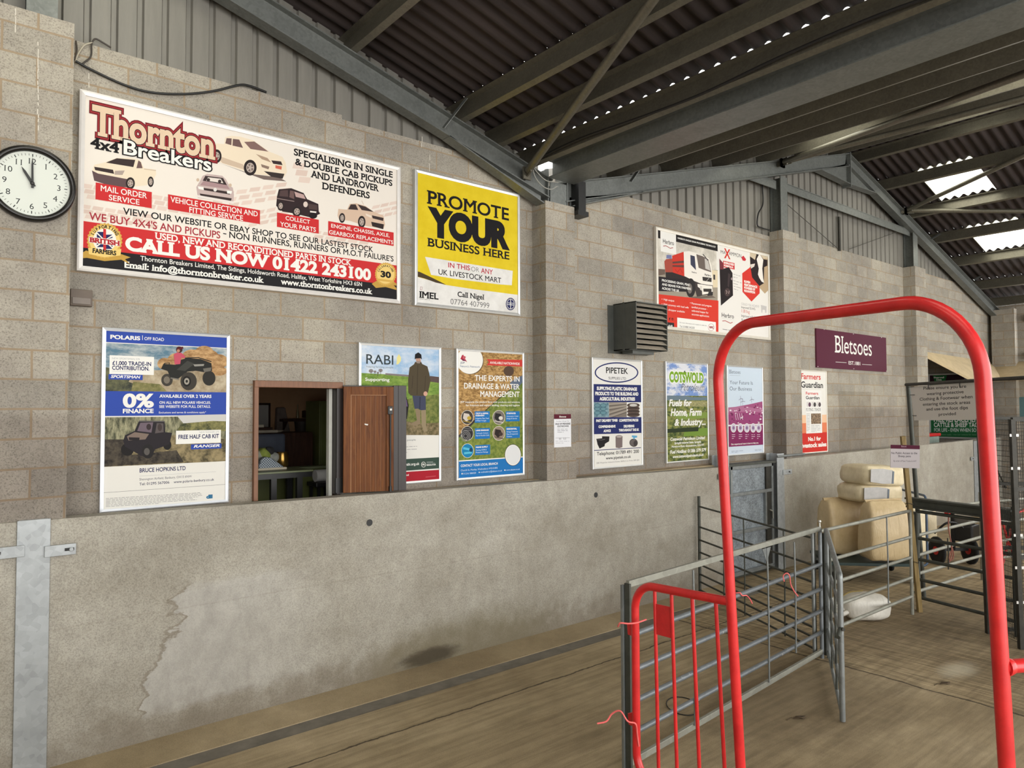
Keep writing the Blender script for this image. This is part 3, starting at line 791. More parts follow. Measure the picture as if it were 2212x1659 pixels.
# --- big breakers banner
o, a, i = poster('advertising_banner', 'large white, red and black vehicle breakers banner in a white frame beside the clock', 'banner', (172, 193), (165, 586), (863, 361), (865, 655), fw=.042, fd=.02, off=.045, frame_mat=mat('white_frame', (216, 212, 208), .4, .2, .04), paper=(236, 228, 218))
P = Pic(a, i, 0, 160, .40687)
PINK, PINK2 = (222, 200, 188), (228, 208, 196)
def tread(x0, y0, dx, dy, n, w, h, sk):
    for r in range(3):
        for c in range(n):
            x = x0 + c * dx + r * w * .25; y = y0 + c * dy + r * (h + 7)
            P.poly([(x, y), (x + w, y + sk * w), (x + w - 8, y + sk * w + h), (x - 8, y + h)], PINK if (r + c) % 2 else PINK2)
tread(440, 580, 62, 10, 10, 52, 22, .16); tread(1120, 640, 70, -12, 6, 54, 22, -.1); tread(430, 690, 66, 10, 6, 54, 20, .16); tread(1560, 470, 0, 0, 1, 60, 30, .1)
tread(1300, 740, 60, -12, 4, 46, 20, -.2); tread(1980, 700, 46, -10, 3, 40, 18, -.2); tread(1660, 830, 60, 8, 5, 48, 16, .1)
C_BODY, C_SH, C_GL, C_DK = (236, 220, 196), (206, 184, 162), (112, 88, 86), (62, 50, 50)
# silver pick-up, top centre
P.poly([(1160, 470), (1400, 560), (1520, 570), (1480, 548), (1330, 530)], (120, 104, 98))
P.poly([(1140, 400), (1145, 368), (1190, 372), (1195, 335), (1225, 328), (1275, 332), (1345, 352), (1430, 412), (1500, 440), (1516, 470), (1524, 520), (1510, 545), (1350, 532), (1290, 512), (1170, 470), (1145, 440)], C_BODY)
P.poly([(1148, 430), (1290, 480), (1300, 508), (1180, 472)], C_SH)
P.poly([(1196, 368), (1203, 340), (1230, 342), (1228, 378)], C_GL); P.poly([(1234, 380), (1236, 344), (1270, 348), (1290, 392)], C_GL); P.poly([(1296, 360), (1350, 358), (1425, 412), (1330, 398)], (132, 104, 100))
P.poly([(1440, 458), (1492, 464), (1500, 484), (1450, 476)], C_DK); P.poly([(1358, 424), (1420, 446), (1440, 470), (1390, 452)], (176, 150, 128)); P.poly([(1462, 484), (1496, 490), (1494, 508), (1462, 500)], (206, 104, 84)); P.poly([(1385, 478), (1430, 492), (1425, 506), (1390, 494)], (140, 118, 106)); P.poly([(1400, 515), (1510, 530), (1500, 556), (1440, 545)], (60, 52, 50))
P.wheel(1150, 436, 26, 36); P.wheel(1328, 497, 34, 42)
# white single cab, left
P.poly([(490, 510), (500, 482), (560, 468), (620, 445), (700, 446), (745, 458), (765, 500), (826, 508), (830, 530), (815, 560), (780, 590), (690, 600), (600, 600), (500, 560)], C_BODY)
P.poly([(488, 512), (520, 528), (660, 555), (690, 560), (680, 602), (600, 598), (500, 566)], (98, 78, 80)); P.poly([(500, 492), (600, 508), (606, 530), (505, 510)], C_DK); P.poly([(610, 514), (662, 512), (650, 536), (608, 534)], (176, 160, 150))
P.poly([(562, 470), (620, 447), (718, 456), (708, 494)], C_DK); P.poly([(724, 500), (735, 458), (748, 468), (757, 500)], C_GL); P.line([(765, 504), (828, 512)], 5, C_SH)
P.wheel(692, 580, 24, 32); P.wheel(800, 572, 16, 28)
# front view pick-up
P.poly([(1042, 600), (1060, 570), (1076, 540), (1100, 530), (1180, 540), (1200, 560), (1215, 588), (1236, 604), (1242, 640), (1238, 688), (1050, 658)], (196, 176, 172))
P.poly([(1076, 566), (1090, 540), (1184, 552), (1205, 590)], C_DK); P.poly([(1094, 566), (1104, 548), (1172, 556), (1186, 580)], (228, 218, 210)); P.ell(1106, 562, 9, 9, C_DK); P.ell(1166, 570, 9, 9, C_DK); P.poly([(1062, 590), (1080, 568), (1205, 590), (1220, 612)], (170, 140, 142))
P.poly([(1066, 602), (1222, 626), (1220, 640), (1070, 614)], C_DK); P.poly([(1050, 596), (1080, 600), (1082, 616), (1054, 610)], WH); P.poly([(1204, 618), (1232, 622), (1228, 636), (1206, 634)], WH); P.ell(1142, 614, 9, 10, (226, 220, 216)); P.poly([(1060, 634), (1230, 660), (1226, 674), (1064, 646)], C_DK); P.poly([(1044, 654), (1240, 690), (1240, 676), (1046, 642)], (230, 222, 216))
P.ell(1050, 562, 8, 9, C_SH); P.ell(1222, 590, 8, 9, C_SH)
# dark 4x4
P.poly([(1466, 700), (1470, 652), (1480, 612), (1546, 606), (1612, 632), (1630, 664), (1690, 690), (1692, 728), (1700, 742), (1650, 762), (1560, 740), (1500, 730)], (52, 40, 42))
P.poly([(1482, 648), (1488, 618), (1528, 616), (1530, 652)], (84, 66, 66)); P.poly([(1536, 654), (1540, 618), (1560, 622), (1562, 664)], C_GL); P.poly([(1562, 624), (1612, 640), (1622, 664), (1570, 652)], (190, 160, 156)); P.poly([(1636, 688), (1684, 696), (1684, 722), (1640, 716)], (80, 64, 62)); P.ell(1622, 692, 12, 15, (216, 200, 190)); P.poly([(1646, 726), (1680, 730), (1678, 738), (1646, 734)], (228, 222, 216)); P.line([(1470, 660), (1562, 676)], 4, (150, 130, 126))
P.wheel(1490, 700, 18, 26); P.wheel(1576, 730, 24, 28); P.ell(1662, 752, 22, 16, (34, 28, 30))
# gold double cab
P.poly([(1792, 752), (1796, 716), (1842, 720), (1856, 690), (1890, 686), (1940, 700), (1982, 730), (2036, 752), (2044, 800), (2036, 822), (1940, 806), (1860, 780), (1800, 772)], (214, 186, 164))
P.poly([(1848, 718), (1862, 692), (1888, 692), (1902, 722)], C_DK); P.poly([(1898, 692), (1940, 704), (1984, 732), (1920, 722)], C_DK); P.poly([(1974, 750), (2036, 764), (2034, 780), (1978, 766)], C_DK); P.poly([(1940, 740), (1972, 752), (1970, 764), (1944, 752)], (232, 216, 200)); P.poly([(1970, 784), (2038, 798), (2034, 824), (1976, 808)], (52, 42, 42)); P.line([(1920, 672), (1930, 694)], 3, C_SH)
P.wheel(1816, 764, 16, 26); P.wheel(1920, 785, 20, 32)
# red captions
for xl, yt, yb, xr in ((508, 575, 665, 805), (892, 638, 718, 1380)): P.band(xl, yt, yb, xr, RED)
a.rect(598.2, 458.9, 490.1, 688.5, RED); a.rect(708.8, 477.5, 508.7, 850.2, RED)
P.text('MAIL ORDER', 535, 590, 620, 780, WH, bold=.012); P.text('SERVICE', 578, 640, 668, 740, WH, bold=.012)
P.text('VEHICLE COLLECTION AND', 905, 650, 679, 1368, WH, bold=.012); P.text('FITTING SERVICE', 1005, 705, 733, 1290, WH, bold=.012)
a.text('COLLECT', 616.8, 466.5, 475, 669.5, WH, bold=.012); a.text('YOUR PARTS', 605, 479, 488.6, 682, WH, bold=.012)
a.text('ENGINE, CHASSIS, AXLE,', 715.2, 483.4, 491.2, 841.3, WH, bold=.012); a.text('GEARBOX REPLACEMENTS', 710.8, 496.9, 505.3, 848.8, WH, bold=.012)
# heading
TAN = (226, 200, 172)
a.text('Thornton', 199, 228, 287.5, 461, TAN, bold=.035, serif=True, outline=((.085, (122, 36, 44)), (.045, (176, 58, 62)), (.022, (60, 24, 28))))
a.text('4x4', 195.2, 296, 318.5, 257, BK, bold=.03, serif=True)
a.text('Breakers', 267, 302, 332, 456, WH, bold=.02, outline=((.055, BK),))
for t, xl, yt, yb, xr in (('SPECIALISING IN SINGLE', 634.7, 320.7, 334.5, 848.3), ('& DOUBLE CAB PICKUPS', 637.6, 341.9, 355.3, 847.5), ('AND LANDROVER', 672, 368.2, 382.2, 817.8), ('DEFENDERS', 696.6, 394, 408, 798.7)):
    a.text(t, xl, yt, yb, xr, BK, bold=.028, serif=True)
a.text('VIEW OUR WEBSITE OR EBAY SHOP TO SEE OUR LASTEST STOCK', 265.8, 448.6, 462.6, 806.1, BK, bold=.014)
a.text("WE BUY 4X4'S AND PICKUPS", 192.5, 458.2, 474.6, 475.7, (166, 48, 60), bold=.014)
a.text('-', 482, 497, 508, 489, BK, bold=.02); a.text("NON RUNNERS, RUNNERS OR M.O.T FAILURE'S", 495.3, 500.2, 513.4, 850, BK, bold=.014)
x0, x1 = i[0], i[1]; b1 = a.px(174.6, 476.5)[1]; b0 = a.px(173, 534)[1]
a.polyab([(x0, b0), (x1, b0), (x1, b1), (x0, b1)], RED); a.polyab([(x0, i[2]), (x1, i[2]), (x1, b0), (x0, b0)], (34, 32, 34))
a.text('USED, NEW AND RECONDITIONED PARTS IN STOCK', 335.8, 502.3, 516, 758.3, WH, bold=.025, serif=True)
a.text('CALL US NOW 01422 243100', 270.7, 511.6, 539, 801.2, WH, bold=.045, serif=True)
a.text('Thornton Breakers Limited, The Sidings, Holdsworth Road, Halifax, West Yorkshire HX3 6SN', 303.2, 552.4, 562.6, 781.7, WH, bold=.008)
a.text('Email: info@thorntonbreaker.co.uk', 269, 564.7, 577.8, 569.5, WH, bold=.03, serif=True); a.text('www.thorntonbreakers.co.uk', 606.6, 604.6, 613.6, 803.8, WH, bold=.03, serif=True, lower=True)
GOLD, GOLD2 = (214, 172, 84), (236, 204, 124)
a.poly([(173, 549), (186, 541), (226, 556), (262, 549), (282, 556), (270, 560), (281, 571), (262, 561), (226, 564), (188, 557), (173, 558)], (196, 156, 72)); a.seal(226, 520, 39, 39, GOLD); a.ell(226, 520, 33, 33, GOLD2); a.ell(226, 519, 25, 25, (240, 236, 226))
for q in ((209, 501, 224, 516), (243, 507, 228, 517), (209, 534, 224, 522), (243, 538, 228, 523)): a.poly([(q[0], q[1]), (q[2], q[3]), (q[2], q[1])], NAVY); a.poly([(q[0], q[1] + (4 if q[1] < 520 else -4)), (q[0], q[3] - (3 if q[1] < 520 else -3)), (q[2] - (3 if q[0] < 226 else -3), q[3])], NAVY)
a.poly([(223, 494), (229, 495), (229, 545), (223, 544)], RED); a.rect(192, 511, 524, 259, (240, 236, 226)); a.text('BRITISH', 194, 513, 522.5, 258, (176, 40, 48), bold=.05, serif=True)
a.poly([(190, 535), (226, 541), (262, 538), (260, 552), (226, 556), (192, 549)], GOLD2); a.text('FARMERS', 200, 536.5, 545.5, 251, BK, bold=.04, serif=True); a.arc_text('SUPPORTING', 226, 520, 27, 27, 22, 158, 6.0, BK, .04)
a.poly([(803, 613), (818, 604), (833, 614), (848, 606), (862, 618), (850, 616), (862, 628), (833, 620), (812, 622)], (196, 156, 72)); a.seal(833, 592, 23.5, 25.5, GOLD); a.ell(833, 592, 19, 21, GOLD2); a.text('30', 822, 585.5, 597.5, 844.5, BK, bold=.05, serif=True); a.arc_text('CELEBRATING', 833, 592, 14.5, 16, 15, 165, 3.6, BK, .04); a.rect(815, 601.5, 606, 851, GOLD)
a.build('banner_sheet', o)

# --- off-road vehicle poster
SILV = mat('silver_frame', (200, 203, 208), .3, .55, .05)
o, a, i = poster('framed_poster', 'blue and white quad bike finance poster in a silver frame, left of the hatch', 'poster', (220.2, 707.1), (215.5, 1108.5), (496.7, 723.2), (492.8, 1085), frame_mat=SILV, group=None)
P = Pic(a, i, 200, 690, .25911); BLUE = (52, 78, 168)
P.band(90, 80, 187, 1140, BLUE)
P.text('POLARIS', 148, 129, 160, 397, WH, bold=.04); P.band(414, 133, 172, 418, WH); P.text('OFF ROAD', 432, 146, 172, 595, WH, bold=.008)
P.band(90, 194, 590, 1140, ink_tex('ink_cloud_sky', (92, 126, 146), (196, 200, 198), 4, (1, 1, 2.2)))
P.poly([(90, 440), (1140, 400), (1140, 620), (90, 620)], ink_tex('ink_dust', (150, 132, 104), (196, 182, 156), 7))
for x, y, rx, ry in ((600, 370, 60, 50), (700, 350, 80, 70), (830, 320, 90, 70), (930, 280, 80, 60), (960, 330, 100, 80), (1050, 350, 80, 60), (1050, 430, 70, 40)): P.ell(x, y, rx, ry, ink_tex('ink_straw_bale', (150, 112, 72), (206, 168, 120), 14, (1, 1, 2)))
P.poly([(90, 395), (340, 440), (300, 520), (560, 620), (90, 620)], ink_tex('ink_dark_field', (52, 56, 52), (112, 112, 82), 10)); P.poly([(340, 520), (560, 540), (620, 600), (320, 600)], ink_tex('ink_meadow', (104, 104, 62), (150, 142, 96), 18))
ATV = (42, 42, 40)
P.ell(970, 490, 54, 62, (50, 48, 44)); P.ell(620, 505, 48, 52, (66, 62, 56)); P.ell(618, 505, 26, 30, (120, 112, 100))
P.poly([(570, 412), (590, 370), (690, 378), (725, 340), (785, 322), (900, 330), (990, 365), (996, 430), (930, 440), (860, 428), (790, 436), (745, 470), (702, 502), (650, 490), (625, 430)], ATV); P.poly([(700, 420), (790, 345), (850, 370), (770, 430)], (66, 66, 62)); P.line([(588, 408), (600, 366), (640, 362), (632, 402)], 9, ATV); P.line([(770, 322), (880, 318), (990, 352)], 8, ATV); P.poly([(920, 410), (990, 400), (985, 430), (930, 440)], (110, 106, 98)); P.poly([(838, 375), (930, 372), (925, 388), (850, 392)], (150, 148, 140)); P.line([(650, 488), (720, 500)], 10, (120, 116, 108))
P.ell(800, 515, 68, 76, (64, 60, 54)); P.ell(784, 516, 36, 44, (36, 34, 32)); P.ell(784, 516, 22, 28, (160, 154, 142)); P.ell(784, 516, 10, 12, ATV)
P.poly([(676, 292), (710, 272), (742, 280), (775, 310), (760, 326), (738, 316), (730, 372), (684, 376)], (196, 84, 104)); P.ell(722, 252, 27, 27, (70, 40, 40)); P.ell(714, 262, 13, 13, (188, 132, 108)); P.poly([(700, 236), (752, 228), (758, 244), (705, 250)], (90, 30, 34))
P.band(142, 298, 455, 510, WH); P.text('NEW SPORTSMAN 570', 163, 316, 332, 393, (176, 178, 182)); P.text('£1,000 TRADE-IN', 165, 346, 378, 488, NAVY, bold=.025); P.text('CONTRIBUTION.', 163, 386, 418, 472, NAVY, bold=.025); P.line([(163, 431), (330, 433)], 4, (206, 206, 206)); P.band(133, 456, 500, 417, BLUE); P.text('SPORTSMAN', 152, 464, 487, 398, WH, bold=.03, shear=.2)
P.band(85, 597, 806, 1140, BLUE)
P.text('0%', 252, 624, 730, 510, WH, bold=.04); P.text('FINANCE', 252, 747, 781, 508, WH, bold=.035); P.text('AVAILABLE OVER 2 YEARS', 557, 626, 651, 990, WH, bold=.03); P.text('ON ALL NEW POLARIS VEHICLES.', 557, 682, 703, 985, WH, bold=.015); P.text('SEE WEBSITE FOR FULL DETAILS.', 555, 716, 737, 983, WH, bold=.015); P.text('Exclusions and terms & conditions apply*', 553, 768, 784, 945, WH)
P.band(85, 816, 1215, 1140, ink_tex('ink_maize', (74, 76, 60), (168, 164, 132), 16, (2, 1, .6)))
P.poly([(700, 800), (1140, 790), (1140, 880), (760, 870)], (206, 204, 200)); P.poly([(740, 868), (1000, 846), (1140, 850), (1140, 930), (700, 930)], ink_tex('ink_hedge', (60, 66, 46), (150, 144, 92), 14)); P.poly([(85, 1060), (500, 1000), (700, 960), (1140, 1000), (1140, 1180), (85, 1230)], ink_tex('ink_stubble', (76, 70, 52), (158, 142, 106), 15)); P.poly([(85, 1000), (270, 1000), (330, 1130), (700, 1090), (760, 1190), (85, 1225)], ink_tex('ink_rut', (44, 40, 38), (88, 80, 68), 16))
UTV = (44, 40, 44)
P.ell(290, 1085, 54, 52, (34, 32, 32)); P.ell(622, 1046, 34, 42, (36, 34, 34))
P.poly([(255, 1012), (270, 966), (350, 930), (386, 846), (600, 846), (606, 940), (662, 946), (650, 1002), (640, 1040), (520, 1085), (500, 1130), (410, 1140), (270, 1060)], UTV); P.poly([(372, 930), (398, 862), (505, 858), (490, 944)], (112, 98, 108)); P.poly([(520, 950), (535, 864), (590, 866), (592, 940)], (92, 84, 84)); P.ell(468, 896, 20, 26, (60, 50, 52)); P.ell(560, 900, 18, 30, (70, 60, 58)); P.poly([(286, 975), (350, 940), (470, 955), (440, 1000), (300, 1010)], (128, 112, 102)); P.poly([(300, 982), (392, 985), (388, 1010), (304, 1006)], (40, 36, 38)); P.line([(384, 848), (602, 850)], 10, (96, 92, 92))
P.ell(460, 1100, 50, 60, (40, 38, 38)); P.ell(452, 1102, 24, 30, (92, 88, 84))
P.band(695, 928, 1040, 1068, WH); P.text('NEW RANGER 570', 890, 933, 948, 1053, (176, 178, 182)); P.text('FREE HALF CAB KIT', 715, 964, 997, 1053, NAVY, bold=.025); P.band(820, 1042, 1084, 1074, BLUE); P.text('RANGER', 842, 1048, 1069, 1060, WH, bold=.03, shear=.25)
P.text('BRUCE HOPKINS LTD', 392, 1243, 1276, 775, NAVY, bold=.02); P.line([(390, 1306), (1028, 1270)], 2.5, (190, 190, 190)); P.text('Shenington Airfield, Banbury, OX15 6NW', 390, 1324, 1343, 826, (90, 90, 104)); P.text('Tel: 01295 567006', 390, 1363, 1384, 640, (70, 70, 96), bold=.012); P.text('www.polaris-banbury.co.uk', 676, 1345, 1365, 1013, (60, 60, 90), bold=.012); P.line([(90, 1445), (1110, 1375)], 2.5, (110, 110, 110)); P.a.greek(228.5, 1077, 440, 7, 2.9, .8, (120, 120, 122), -.062); P.text('dll', 948, 1465, 1493, 1000, (40, 110, 150), bold=.06)
a.build('printed_sheet', o)

# --- yellow square banner
o, a, i = poster('advertising_banner', 'yellow square banner about promoting your business, left of the middle pier', 'banner', (895.4, 363), (895.4, 660.3), (1123, 421.9), (1122.5, 682.3), fw=.036, fd=.016, off=.04, paper=ink_tex('ink_yellow', (220, 192, 30), (232, 206, 44), 3))
P = Pic(a, i, 880, 360, .20501)
P.poly([(80, 1150), (103, 1160), (200, 1188), (400, 1246), (700, 1292), (1000, 1330), (1200, 1356), (1200, 1620), (80, 1620)], ink_tex('ink_white_vinyl', (220, 217, 212), (238, 236, 232), 3)); P.poly([(80, 1100), (128, 1108), (270, 1175), (410, 1245), (300, 1222), (180, 1178), (80, 1152)], (74, 60, 40)); P.poly([(185, 950), (1110, 1098), (1100, 1250), (960, 1240), (480, 1180), (250, 1140)], ink_tex('ink_white_vinyl', (0, 0, 0), (0, 0, 0), 1))
P.text('PROMOTE', 218, 252, 386, 1070, BK, bold=.02, serif=True); P.text('YOUR', 212, 442, 704, 1080, BK, bold=.07); P.text('BUSINESS HERE', 218, 752, 836, 1075, BK, bold=.02, serif=True)
P.text('IN THIS', 430, 1010, 1060, 658, (186, 34, 56), bold=.012); P.text('OR', 672, 1052, 1101, 755, (96, 92, 90), bold=-.012); P.text('ANY', 775, 1068, 1119, 900, (186, 34, 56), bold=.012); P.text('UK LIVESTOCK MART', 327, 1078, 1134, 988, BK, bold=.008)
P.text('Call Nigel', 528, 1316, 1368, 805, BK, bold=.02, serif=True); P.text('07764 407999', 455, 1390, 1448, 862, (70, 70, 72), bold=-.01); P.text('IMEL', 130, 1314, 1378, 328, BK, bold=.03, serif=True); P.line([(134, 1296), (140, 1264), (158, 1268), (152, 1298), (134, 1296)], 4, (150, 60, 70)); a.greek(906, 645.5, 947, 1, 2, 1.0, (130, 128, 126), .09)
a.seal(1102.8, 656.8, 10.5, 14, NAVY, 24); a.ell(1102.8, 656.8, 8.4, 11.4, (216, 214, 212)); a.ell(1102.8, 656.8, 7.4, 10, NAVY); a.rect(1095, 652.5, 658.5, 1110.5, (206, 206, 210)); a.text('BRITISH', 1096, 653.6, 657.4, 1109.6, NAVY, bold=.04); a.line([(1102.8, 647), (1102.8, 667)], 2, (216, 214, 212))
a.build('banner_sheet', o)

# --- farming charity poster, half behind the hatch door
o, a, i = poster('framed_poster', 'farming charity poster of a man in a field, half behind the wooden hatch door', 'poster', (773.5, 738.3), (775.5, 1052), (953, 750.9), (952.1, 1041.8))
P = Pic(a, i, 530, 720, .22905)
P.band(1060, 60, 400, 1900, ink_tex('ink_pale_sky', (150, 186, 222), (216, 224, 234), 3, (1, 1, 2)))
P.poly([(1060, 372), (1300, 385), (1540, 405), (1900, 440), (1900, 960), (1060, 960)], ink_tex('ink_green_field', (98, 132, 52), (142, 168, 80), 12, (1, 1, 2))); P.poly([(1320, 376), (1540, 392), (1540, 410), (1320, 392)], (130, 120, 120)); P.poly([(1740, 402), (1900, 420), (1900, 480), (1740, 455)], (92, 76, 74)); P.poly([(1400, 640), (1900, 560), (1900, 960), (1400, 960)], ink_tex('ink_rough_grass', (84, 100, 44), (134, 138, 76), 20)); P.poly([(1400, 810), (1640, 850), (1900, 840), (1900, 960), (1400, 960)], ink_tex('ink_tussock', (86, 80, 50), (150, 132, 100), 22))
for x, y, r in ((1185, 355, 22), (1222, 362, 14), (1275, 350, 20), (1250, 372, 12)): P.ell(x, y, r, r * .8, (140, 132, 132)); P.line([(x, y), (x, y + 34)], 5, (96, 84, 80))
P.text('RABI', 1140, 197, 286, 1395, (52, 62, 66), bold=.006); P.text('helping farming people', 1142, 305, 321, 1395, (120, 130, 138)); P.poly([(1425, 296), (1430, 226), (1448, 194), (1468, 230), (1466, 262), (1444, 290)], (232, 222, 150)); P.text('Supporting', 1130, 418, 447, 1360, WH, bold=.02)
P.poly([(1478, 596), (1500, 560), (1520, 600), (1540, 680), (1524, 812), (1506, 790), (1470, 800)], (34, 30, 32)); P.poly([(1480, 640), (1520, 625), (1530, 690), (1490, 690)], (110, 86, 130)); P.poly([(1484, 700), (1500, 720), (1494, 760), (1480, 756)], (220, 214, 206))
P.poly([(1600, 706), (1650, 724), (1650, 856), (1600, 872), (1560, 862), (1570, 846), (1618, 820)], (142, 124, 98)); P.poly([(1656, 722), (1702, 722), (1704, 870), (1718, 922), (1684, 932), (1662, 870)], (150, 134, 106))
P.poly([(1574, 588), (1700, 592), (1702, 722), (1655, 726), (1630, 710), (1596, 712)], (66, 70, 92)); P.poly([(1642, 600), (1652, 600), (1648, 720), (1640, 716)], (46, 48, 66))
P.poly([(1590, 292), (1600, 270), (1656, 268), (1668, 290), (1716, 312), (1734, 380), (1746, 450), (1722, 560), (1702, 560), (1696, 592), (1576, 588), (1560, 586), (1536, 560), (1534, 440), (1548, 322)], (80, 70, 52)); P.line([(1626, 300), (1618, 580)], 5, (54, 46, 34)); P.line([(1700, 400), (1690, 540)], 5, (58, 50, 38)); P.line([(1580, 400), (1570, 520)], 5, (58, 50, 38)); P.ell(1698, 570, 19, 22, (206, 160, 140))
P.poly([(1604, 238), (1650, 234), (1656, 268), (1640, 282), (1614, 278)], (198, 156, 136)); P.poly([(1610, 262), (1652, 262), (1644, 284), (1618, 282)], (150, 134, 126)); P.poly([(1596, 246), (1600, 198), (1630, 180), (1658, 200), (1664, 248), (1652, 236), (1606, 238)], (26, 24, 26)); P.line([(1616, 252), (1624, 252)], 4, (70, 50, 44)); P.line([(1634, 251), (1642, 251)], 4, (70, 50, 44))
P.text('farming people', 1420, 1002, 1018, 1606, (110, 118, 120)); a.greek(862, 966, 933, 1, 3, 1, (150, 150, 150), -.05); a.greek(862, 972, 933, 1, 3, 1, (150, 150, 150), -.05); a.greek(862, 978, 894, 1, 3, 1, (150, 150, 150), -.05)
P.poly([(1060, 1212), (1900, 1164), (1900, 1268), (1060, 1330)], (58, 78, 68)); P.text('/ rabi.org.uk', 1490, 1226, 1250, 1641, WH, bold=.02); P.ring(1680, 1238, 22, 26, 4, WH); P.text('FR', 1668, 1230, 1247, 1693, WH, bold=.03); P.text('REGULATOR', 1710, 1236, 1249, 1796, WH, bold=.04); P.line([(1710, 1216), (1770, 1213)], 4, (190, 196, 192)); P.line([(1710, 1226), (1790, 1222)], 3, (150, 160, 154))
P.poly([(1060, 1336), (1900, 1282), (1900, 1420), (1060, 1460)], (172, 30, 46)); P.text('IMEL Ltd', 1442, 1334, 1350, 1541, WH, bold=.03); P.line([(1700, 1356), (1796, 1346)], 8, (196, 80, 88))
a.build('printed_sheet', o)

# --- drainage and water poster
o, a, i = poster('framed_poster', 'drainage and water management poster, hay and grass behind, left of the middle pier', 'poster', (984.6, 752.1), (986.8, 1039), (1131, 761.5), (1133.5, 1025.9))
P = Pic(a, i, 970, 740, .18686)
P.band(80, 60, 1640, 900, ink_tex('ink_hay', (126, 92, 50), (204, 164, 104), 24, (1, 1, 2), rot=(0, .6, 0)))
P.poly([(860, 420), (720, 530), (600, 630), (500, 720), (400, 800), (250, 960), (80, 1110), (80, 1640), (900, 1640), (900, 420)], ink_tex('ink_lawn', (92, 112, 46), (142, 152, 72), 22)); P.line([(850, 430), (600, 630), (470, 740), (420, 790)], 9, (34, 34, 32)); P.line([(300, 900), (110, 1090)], 26, (60, 52, 44)); P.ell(690, 330, 60, 60, (86, 66, 52)); P.poly([(700, 470), (760, 420), (850, 380), (850, 460), (760, 560)], (96, 108, 128))
P.ell(248, 212, 152, 158, (104, 80, 50), 40); P.ell(240, 205, 152, 158, WH, 40)
for pts, c in (([(130, 190), (150, 145), (168, 140), (160, 175), (180, 190), (165, 205)], (176, 40, 60)), ([(165, 150), (195, 165), (185, 185), (210, 228), (180, 210), (160, 190)], (196, 88, 100)), ([(140, 195), (165, 190), (200, 215), (160, 212)], (120, 30, 70))): P.poly(pts, c)
P.text('JDP', 130, 221, 243, 180, (60, 70, 110), bold=.01); P.text("Nature's Network", 128, 260, 283, 355, (60, 96, 140))
P.poly([(434, 192), (900, 202), (900, 280), (434, 262), (462, 226)], (206, 62, 56)); P.text('AVAILABLE NATIONWIDE', 472, 217, 244, 815, WH, bold=.015)
P.text('THE EXPERTS IN', 297, 376, 437, 815, WH, bold=.018); P.text('DRAINAGE & WATER', 173, 467, 530, 815, WH, bold=.018); P.text('MANAGEMENT', 361, 562, 625, 815, WH, bold=.018)
P.text('JDP supports the modern farm with products and solutions', 130, 676, 696, 818, WH, bold=.012); P.text('for livestock and equine feeding, cleaning and hygiene', 193, 714, 735, 816, WH, bold=.012)
for x, y, c1, c2, c3 in ((210, 865, (70, 62, 56), (210, 200, 190), (190, 160, 60)), (575, 865, (120, 112, 106), (40, 38, 40), (220, 214, 206)), (210, 1050, (48, 46, 48), (130, 128, 128), (90, 88, 88)), (575, 1050, (150, 132, 114), (46, 36, 34), (70, 54, 50)), (213, 1250, (24, 128, 176), (90, 190, 220), (20, 70, 100))):
    P.ell(x, y, 72, 84, (222, 216, 204), 30); P.ell(x, y, 67, 79, c1, 30)
    if y == 1050 and x < 300:
        for r in (58, 42, 26): P.ring(x - 20, y + 30, r, r * 1.1, 8, c2)
        P.line([(x - 40, y - 60), (x + 40, y - 50)], 6, c2); P.line([(x - 50, y - 40), (x + 50, y - 30)], 6, c2)
    elif y > 1200: P.line([(x - 50, y - 30), (x + 50, y - 10)], 26, c2); P.line([(x - 40, y + 30), (x + 50, y + 20)], 24, c2); P.ell(x + 40, y - 10, 20, 24, c3)
    else: P.poly([(x - 40, y - 50), (x + 20, y - 40), (x + 40, y + 10), (x - 10, y + 50), (x - 50, y + 10)], c2); P.ell(x + 22, y + 8, 24, 22, c3); P.line([(x - 50, y + 40), (x + 50, y + 60)], 8, c3)
BB = (32, 116, 186)
for bx, hd, ls in (((297, 795, 927, 470), ('CROP & ANIMAL', 'HUSBANDRY'), ('Irrigation Pipe, Feed', '& Water Troughs')), ((655, 795, 912, 815), ('STORMWATER',), ('Attenuation Crates', 'Design & Service')), ((299, 992, 1115, 472), ('LAND DRAINAGE',), ('Twinwall, Culvert,', 'Pipe & Flexible Coils')), ((656, 975, 1107, 818), ('RESIDENTIAL',), ('Sewage Treatment,', 'Pipe & Inspection', 'Chambers')), ((300, 1187, 1302, 475), ('MAINS SUPPLY',), ('Ducting, HDPE &', 'Pressure Fittings'))):
    P.band(*bx, BB); y = bx[1] + 16; w = bx[3] - bx[0]
    for t in hd: P.text(t, bx[0] + 10, y, y + 16, bx[0] + 10 + w * min(.86, len(t) * .066), WH, bold=.04); y += 25
    y += 8
    for t in ls: P.text(t, bx[0] + 10, y, y + 15, bx[0] + 10 + w * min(.88, len(t) * .047), (200, 220, 240), bold=.01); y += 27
P.poly([(80, 1366), (900, 1312), (900, 1640), (80, 1640)], WH); P.poly([(80, 1378), (900, 1324), (900, 1640), (80, 1640)], BB); P.ell(738, 1300, 96, 126, (60, 60, 64), 36); P.ell(738, 1300, 91, 120, WH, 36); P.ell(738, 1300, 82, 110, (226, 226, 226), 36)
